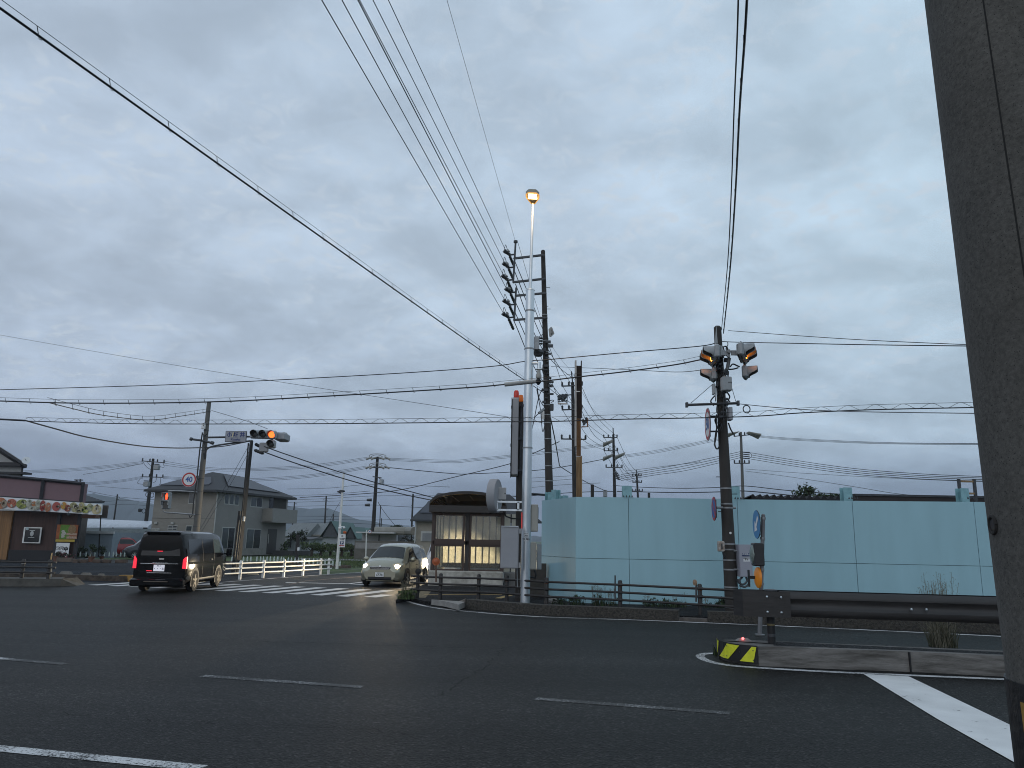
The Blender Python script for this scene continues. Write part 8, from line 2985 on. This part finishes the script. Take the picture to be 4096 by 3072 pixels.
def licence(parent, s1, s2, x, z, w_=.33, h_=.165, face=1, bg=None, inkm=None, size=.1):
    """face +1: plate looks along +x, -1: along -x"""
    pl_ = MB().box((x, 0, z), (.012, w_, h_)).build('licence_plate', bg or white_s, parent, local=True)
    if face > 0:
        B = Matrix.Rotation(R(90), 4, 'Z') @ RX
    else:
        B = Matrix.Rotation(R(-90), 4, 'Z') @ RX
    text('plate_number', s2, size, inkm or ink, pl_, MT((x + .009 * face, 0, z - h_ * .13)) @ B, .002)
    if s1:
        text('plate_region', s1, size * .42, inkm or ink, pl_, MT((x + .009 * face, 0, z + h_ * .32)) @ B, .0005)
    return pl_


# --- black van
vblack = mat('van_black', (.005, .0055, .007), .10, 0.0, var=.0, spec=.3, coat=.0)
vglass = mat('van_glass', (.006, .007, .009), .08, var=0, spec=.35)
chrome = mat('chrome', (.7, .7, .7), .15, .95, var=.05)
gunm = mat('wheel_dark', (.028, .024, .02), .4, .5, var=.2)
W = .845


def vsec(w_, wt, zb, zt, zbelt=1.12):
    return [(w_ - .10, zb), (w_ - .01, zb + .10), (w_, .62), (w_ - .005, zbelt), (wt, zt - .20), (wt - .05, zt - .07), (wt - .17, zt - .012), (0, zt + .012)]


VZ = 1.93
vst = [(-2.36, vsec(.76, .64, .36, 1.80)), (-2.33, vsec(.81, .67, .30, 1.88)), (-2.2, vsec(W, .71, .27, VZ)), (-1.0, vsec(W, .72, .25, VZ + .015)), (.6, vsec(W, .72, .25, VZ + .01)), (1.30, vsec(W, .71, .25, VZ - .02)),
       (1.62, vsec(W, .70, .25, VZ - .10)), (2.10, vsec(.82, .74, .25, 1.30, 1.02)), (2.28, vsec(.74, .68, .28, 1.12, .90)), (2.36, vsec(.66, .60, .34, .95, .80))]
van = thing('van', 'black boxy van seen from behind with bright red tail lamps', 'van')
vc = Car(vst)
vbody = vc.body(vblack, van)
vp = lambda n, m, qd, side=1, off=.007, **k: vc.patch(n, m, van, qd, side, off, **k)
for side in (1, -1):
    vp('side_window', vglass, [(-2.12, 3.15), (-.75, 3.15), (-.75, 3.92), (-2.08, 3.92)], side)
    vp('side_window', vglass, [(-.70, 3.15), (.48, 3.15), (.48, 3.92), (-.70, 3.92)], side)
    vp('front_window', glass('cab_glass', (.55, .6, .6), .04, .55) if False else mat('cab_glass_pale', (.10, .13, .13), .05, var=0, spec=.8), [(.55, 3.15), (1.62, 3.15), (1.30, 3.92), (.55, 3.92)], side)
    vp('body_crease', vblack, [(-2.15, 2.55), (1.9, 2.45), (1.9, 2.6), (-2.15, 2.7)], side, .016)
    vp('side_sill', mat('van_sill', (.02, .02, .022), .35), [(-.98, .9), (.72, .9), (.72, 1.25), (-.98, 1.25)], side, .012)
    vp('door_seam', ink, [(.50, 1.2), (.515, 1.2), (.515, 3.95), (.50, 3.95)], side, .011, nu=1, nv=8)
    vp('door_seam', ink, [(-.73, 1.2), (-.715, 1.2), (-.715, 3.95), (-.73, 3.95)], side, .011, nu=1, nv=8)
    for x_ in (-1.42, 1.15):
        arch_disc(van, x_, W * side, .41, side, ink)
        wheel(van, x_, (W + .012) * side, .345, side, gunm)
    mr = MB().bbox((1.72, (W + .17) * side, 1.22), (.12, .20, .30), .04).build('mirror', vblack, van, smooth=True, local=True)
    MB().box((1.70, (W + .05) * side, 1.16), (.05, .14, .05)).build('mirror_arm', vblack, mr, local=True)
    MB().box((.2 if side > 0 else .2, (W + .02) * side, 1.0), (.14, .03, .03)).build('door_handle', chrome, van, local=True)
vp('windscreen', vglass, [(1.66, 4.2), (2.05, 4.2), (2.05, 7), (1.66, 7)], 1)
vp('windscreen', vglass, [(1.66, 4.2), (2.05, 4.2), (2.05, 7), (1.66, 7)], -1)
xb_ = -2.375
MB().prism([(xb_ + .02, -.62, 1.16), (xb_ + .02, .62, 1.16), (xb_ + .075, .56, 1.72), (xb_ + .06, .50, 1.78), (xb_ + .06, -.50, 1.78), (xb_ + .075, -.56, 1.72)], (-.02, 0, 0)).build('rear_window', vglass, van, local=True)
MB().bbox((xb_ + .0, 0, VZ - .03), (.22, 1.1, .04), .015).build('roof_spoiler', vblack, van, smooth=True, local=True)
tailm = mat('tail_red', (.6, .02, .04), .3, var=0, emit=(1.0, .03, .06, .85))
for s_ in (1, -1):
    MB().prism([(xb_ + .02, s_ * .845, .76), (xb_ - .012, s_ * .725, .76), (xb_ - .012, s_ * .725, 1.04), (xb_ + .02, s_ * .77, 1.11), (xb_ + .03, s_ * .83, 1.14)], (.09, 0, 0)).build('tail_lamp', tailm, van, local=True)
MB().box((xb_ - .008, .02, 1.30), (.02, .17, .025)).build('brake_lamp', tailm, van, local=True)
MB().box((xb_ - .012, .30, .685), (.02, .17, .022)).build('marker_lamp', tailm, van, local=True)
MB().bbox((xb_ - .02, 0, .91), (.035, 1.2, .022), .008).build('trim_bar', chrome, van, local=True)
MB().bbox((xb_ - .03, -.03, .925), (.05, .5, .035), .01).build('plate_lamp_bar', chrome, van, local=True)
MB().bbox((xb_ - .015, -.02, .62), (.04, .78, .02), .006).build('lower_trim', chrome, van, local=True)
platelit = mat('plate_lit', (.75, .75, .8), .6, var=.05, emit=(.9, .88, 1.0, .35))
licence(van, '豊橋 400', '・・・51', xb_ - .02, .775, .34, .20, -1, platelit, mat('plate_ink', (.12, .12, .16), .6), .09)
MB().bbox((xb_ - .05, 0, .33), (.26, 1.66, .26), .05).build('rear_bumper', vblack, van, smooth=True, local=True)
MB().bbox((xb_ - .185, 0, .36), (.03, .75, .03), .01).build('bumper_step', mat('step_brown', (.10, .075, .055), .4), van, local=True)
MB().bbox((xb_ - .015, -.05, 1.06), (.02, .16, .06), .02).build('badge', chrome, van, smooth=True, local=True)
MB().box((0, 0, .28), (4.2, 1.3, .12)).build('underbody', ink, van, local=True)
van.location = (-11.06, 26.85, 0)
van.rotation_euler = (0, 0, R(93.9))
van.scale = (.96, .97, .975)
# --- minivan
gold = mat('car_sage', (.36, .352, .275), .22, .55, var=.0, coat=.7)
cglass = mat('car_glass', (.012, .016, .016), .05, var=0, spec=.4)


def msec(w_, wb, wt, zb, zbelt, zt):
    return [(w_ - .09, zb), (w_, zb + .12), (w_, .55), (wb, zbelt), (wt, zt - .10), (wt - .08, zt - .025), (wt * .5, zt + .01), (0, zt + .022)]


mst = [(-2.02, msec(.66, .62, .52, .40, .85, 1.20)), (-1.98, msec(.78, .74, .56, .30, .92, 1.46)), (-1.80, msec(.83, .80, .60, .22, .95, 1.58)), (-.8, msec(.845, .815, .62, .20, .95, 1.63)), (.1, msec(.845, .815, .62, .20, .94, 1.62)),
       (.45, msec(.845, .81, .615, .20, .93, 1.57)), (.62, msec(.845, .81, .60, .20, .92, 1.52)), (1.36, msec(.84, .81, .72, .20, .90, 1.06)), (1.66, msec(.83, .79, .68, .20, .85, .99)), (1.88, msec(.79, .75, .64, .22, .77, .90)), (2.00, msec(.71, .68, .58, .24, .68, .79)), (2.06, msec(.60, .57, .50, .28, .58, .67))]
mv = thing('minivan', 'sage green minivan with headlights on waiting at the crossing', 'minivan')
mc = Car(mst)
mc.body(gold, mv)
mp2_ = lambda n, m, qd, side=1, off=.008, **k: mc.patch(n, m, mv, qd, side, off, **k)
for side in (1, -1):
    mp2_('windscreen', cglass, [(.66, 4.85), (1.32, 4.6), (1.32, 7), (.66, 7)], side, .010, nu=6, nv=10)
    mp2_('side_window', cglass, [(.02, 3.12), (1.0, 3.12), (.50, 3.85), (.02, 3.93)], side)
    mp2_('side_window', cglass, [(-1.0, 3.12), (-.05, 3.12), (-.05, 3.93), (-1.0, 3.93)], side)
    mp2_('side_window', cglass, [(-1.75, 3.2), (-1.06, 3.12), (-1.06, 3.92), (-1.70, 3.8)], side)
    mp2_('door_seam', ink, [(-.02, 1.1), (-.008, 1.1), (-.008, 3.95), (-.02, 3.95)], side, .011, nu=1, nv=8)
    mp2_('door_seam', ink, [(-1.03, 1.1), (-1.018, 1.1), (-1.018, 3.95), (-1.03, 3.95)], side, .011, nu=1, nv=8)
    mp2_('door_seam', ink, [(.95, 1.1), (.962, 1.1), (.962, 3.1), (.95, 3.1)], side, .011, nu=1, nv=6)
    mp2_('window_pillar', ink, [(-.05, 3.1), (.02, 3.1), (.02, 3.95), (-.05, 3.95)], side, .006, nu=1, nv=4)
    for x_ in (1.28, -1.32):
        arch_disc(mv, x_, .845 * side, .37, side, ink)
        wheel(mv, x_, .857 * side, .30, side, mat('alloy', (.45, .45, .44), .35, .6, var=.1), .18, 6)
    mr = MB().ball((.92, .95 * side, 1.02), .12, 12, sc=(.7, 1, .75)).build('mirror', gold, mv, smooth=True, local=True)
    MB().box((.92, .86 * side, .97), (.06, .1, .05)).build('mirror_foot', ink, mr, local=True)
    MB().box((-.85, .855 * side, .80), (.16, .03, .03)).build('door_handle', gold, mv, local=True)
    MB().box((-.15, .86 * side, .80), (.16, .03, .03)).build('door_handle', gold, mv, local=True)
    # headlamp wrapping the corner
    hlm = mat('headlamp_on', (1, 1, 1), .2, var=0, emit=(1.0, .74, .42, 150))
    MB().ball((1.88, .60 * side, .745), .135, 14, sc=(.7, .95, .72)).build('headlight', hlm, mv, smooth=True, local=True)
    MB().ball((1.79, .70 * side, .745), .10, 10, sc=(1.1, .6, .7)).build('indicator_lens', mat('indicator', (.45, .2, .06), .3, emit=(1, .35, .1, .3)), mv, smooth=True, local=True)
    MB().bbox((1.955, .60 * side, .33), (.06, .22, .10), .03).build('fog_recess', ink, mv, local=True)
gr_ = MB()
for z_ in (.745, .70, .655):
    gr_.bbox((2.045, 0, z_), (.05, .80 - (.75 - z_) * 1.4, .018), .006)
gr_.build('grille_bars', chrome, mv, local=True)
MB().bbox((2.01, 0, .70), (.10, .80, .115), .02).build('grille', ink, mv, local=True)
MB().ball((2.07, 0, .765), .055, 12, sc=(.25, 1, .7)).build('badge', chrome, mv, smooth=True, local=True)
MB().bbox((2.045, 0, .32), (.06, .94, .12), .03).build('lower_intake', ink, mv, local=True)
MB().bbox((1.97, 0, .225), (.12, 1.05, .04), .015).build('bumper_lip', gold, mv, smooth=True, local=True)
licence(mv, '豊橋 501', '67-70', 2.09, .46, .33, .165, 1, None, mat('plate_green', (.03, .05, .03), .6), .105)
MB().tube([(-1.55, .3, 1.63), (-1.72, .3, 1.82)], .008, 5).build('aerial', ink, mv, local=True)
MB().box((0, 0, .24), (3.6, 1.3, .12)).build('underbody', ink, mv, local=True)
MB().box((1.22, .0, .985), (.16, 1.15, .02)).build('wiper_cowl', ink, mv, local=True)
# driver seen faintly through the windscreen
mhd = Vector((-.62, -3.95, 0)).normalized()
mv.location = (-4.52, 31.62, 0)
mv.rotation_euler = (0, 0, math.atan2(mhd.y, mhd.x))
mv.scale = (1, 1, .97)


def headspot(parent, x, y, z, e, yaw=0.0, size=62, down=3.5, col=(1.0, .82, .56)):
    l_ = bpy.data.lights.new('headlight_beam', 'SPOT')
    l_.energy = e
    l_.spot_size = R(size)
    l_.spot_blend = .7
    l_.color = col
    l_.shadow_soft_size = .06
    o_ = bpy.data.objects.new('headlight_beam', l_)
    C.objects.link(o_)
    o_.parent = parent
    o_.location = (x, y, z)
    o_.rotation_euler = (R(90 - down), 0, R(-90 + yaw))


for s_ in (1, -1):
    headspot(mv, 2.14, .60 * s_, .74, 40, yaw=-6)

# --- white van half hidden behind the shelter
wv = thing('van', 'white van with headlights on mostly hidden behind the minivan and shelter', 'van')
wst = [(-2.2, vsec(.74, .64, .36, 1.80)), (-2.1, vsec(W, .71, .27, 1.90)), (1.2, vsec(W, .71, .25, 1.90)), (1.5, vsec(W, .68, .25, 1.80)), (2.0, vsec(.80, .70, .25, 1.18, .98)), (2.2, vsec(.70, .62, .3, .98, .85))]
wc = Car(wst)
wc.body(mat('van_white', (.62, .63, .66), .3, var=.03, coat=.4), wv)
for side in (1, -1):
    wc.patch('windscreen', cglass, wv, [(1.54, 4.3), (1.96, 4.3), (1.96, 7), (1.54, 7)], side, .01, nv=8)
    wc.patch('side_window', cglass, wv, [(.5, 3.15), (1.5, 3.15), (1.2, 3.92), (.5, 3.92)], side)
    MB().ball((2.10, .60 * side, .72), .12, 12, sc=(.6, .8, .9)).build('headlight', mat('headlamp_on2', (1, 1, 1), .2, var=0, emit=(1.0, .88, .70, 22)), wv, smooth=True, local=True)
    for x_ in (1.2, -1.3):
        wheel(wv, x_, (W + .01) * side, .33, side, gunm)
wv.location = (-3.08, 40.6, 0)
wv.rotation_euler = (0, 0, R(-95.5))
for s_ in (1, -1):
    headspot(wv, 2.3, .6 * s_, .75, 4500 if s_ < 0 else 9500, yaw=-46 if s_ < 0 else 10, size=80 if s_ < 0 else 58, down=3 if s_ < 0 else 10)  # beams turned and strengthened to brighten the guard fence and shelter panes

# --- red hatchback and dark car with open hood beyond
red = mat('car_red', (.26, .012, .014), .25, .2, var=.0, coat=.6)
hst = [(-1.62, msec(.60, .56, .46, .38, .80, 1.05)), (-1.55, msec(.70, .68, .50, .26, .92, 1.34)), (-1.3, msec(.735, .71, .53, .22, .93, 1.45)), (.2, msec(.735, .71, .53, .2, .92, 1.47)), (.5, msec(.735, .70, .52, .2, .90, 1.38)),
       (1.0, msec(.73, .69, .60, .2, .84, .95)), (1.45, msec(.68, .62, .5, .22, .70, .80)), (1.65, msec(.55, .5, .42, .28, .52, .6))]


def hatch(label, m, loc, rz, name='hatchback', plate=None):
    t_ = thing(name, label, 'car')
    h_ = Car(hst)
    h_.body(m, t_)
    for side in (1, -1):
        h_.patch('side_window', cglass, t_, [(-.65, 3.12), (.72, 3.12), (.40, 3.9), (-.65, 3.92)], side)
        h_.patch('side_window', cglass, t_, [(-1.25, 3.2), (-.7, 3.12), (-.7, 3.92), (-1.15, 3.85)], side)
        h_.patch('windscreen', cglass, t_, [(.53, 4.7), (.95, 4.6), (.95, 7), (.53, 7)], side, .01, nv=8)
        MB().bbox((-1.60, .60 * side, .95), (.08, .12, .26), .03).build('tail_lamp', mat('tail_dull', (.25, .02, .02), .3), t_, smooth=True, local=True)
        for x_ in (1.02, -1.12):
            arch_disc(t_, x_, .735 * side, .33, side, ink)
            wheel(t_, x_, .745 * side, .27, side, mat('alloy', (.45, .45, .44), .35, .6), .15, 6)
    MB().prism([(-1.60, -.48, .98), (-1.60, .48, .98), (-1.545, .42, 1.30), (-1.545, -.42, 1.30)], (-.02, 0, 0)).build('rear_window', cglass, t_, local=True)
    if plate:
        MB().box((-1.64, .0, .62), (.015, .33, .165)).build('licence_plate', plate, t_, local=True)
    MB().bbox((-1.60, 0, .42), (.16, 1.35, .22), .05).build('rear_bumper', m, t_, smooth=True, local=True)
    t_.location = loc
    t_.rotation_euler = (0, 0, rz)
    return t_


pr_ = gp(*q('a', 935, 1300))
hatch('small red hatchback with yellow plate parked beyond the black van', red, (at(123, 552, 62).x, 62, 0), R(52), plate=mat('plate_yellow', (.55, .38, .03), .5))
hatch('dark parked car with pale bonnet mostly hidden behind the black van', mat('car_dark', (.02, .02, .025), .3, coat=.5), (at(148, 552, 58).x, 58, 0), R(215), name='parked_car')

# ================================================================== haze
hz = bpy.data.materials.new('haze_air')
hz.use_nodes = True
nt = hz.node_tree
nt.nodes.clear()
pv = nt.nodes.new('ShaderNodeVolumePrincipled')
pv.inputs['Color'].default_value = (.80, .88, 1.0, 1)
pv.inputs['Density'].default_value = .00032
pv.inputs['Anisotropy'].default_value = 0
ho = nt.nodes.new('ShaderNodeOutputMaterial')
nt.links.new(pv.outputs[0], ho.inputs['Volume'])
HX, HY0, HY1, HT = 4300, -400, 6900, 122
hb = MB().add([(x, y, z) for x in (-HX, HX) for y in (HY0, HY1) for z in (-4, HT)], [(0, 1, 3, 2), (4, 6, 7, 5), (0, 4, 5, 1), (2, 3, 7, 6), (0, 2, 6, 4), (1, 5, 7, 3)])
tag(hb.build('haze', hz), 'thin blue evening haze over the far hills', 'haze', kind='stuff')
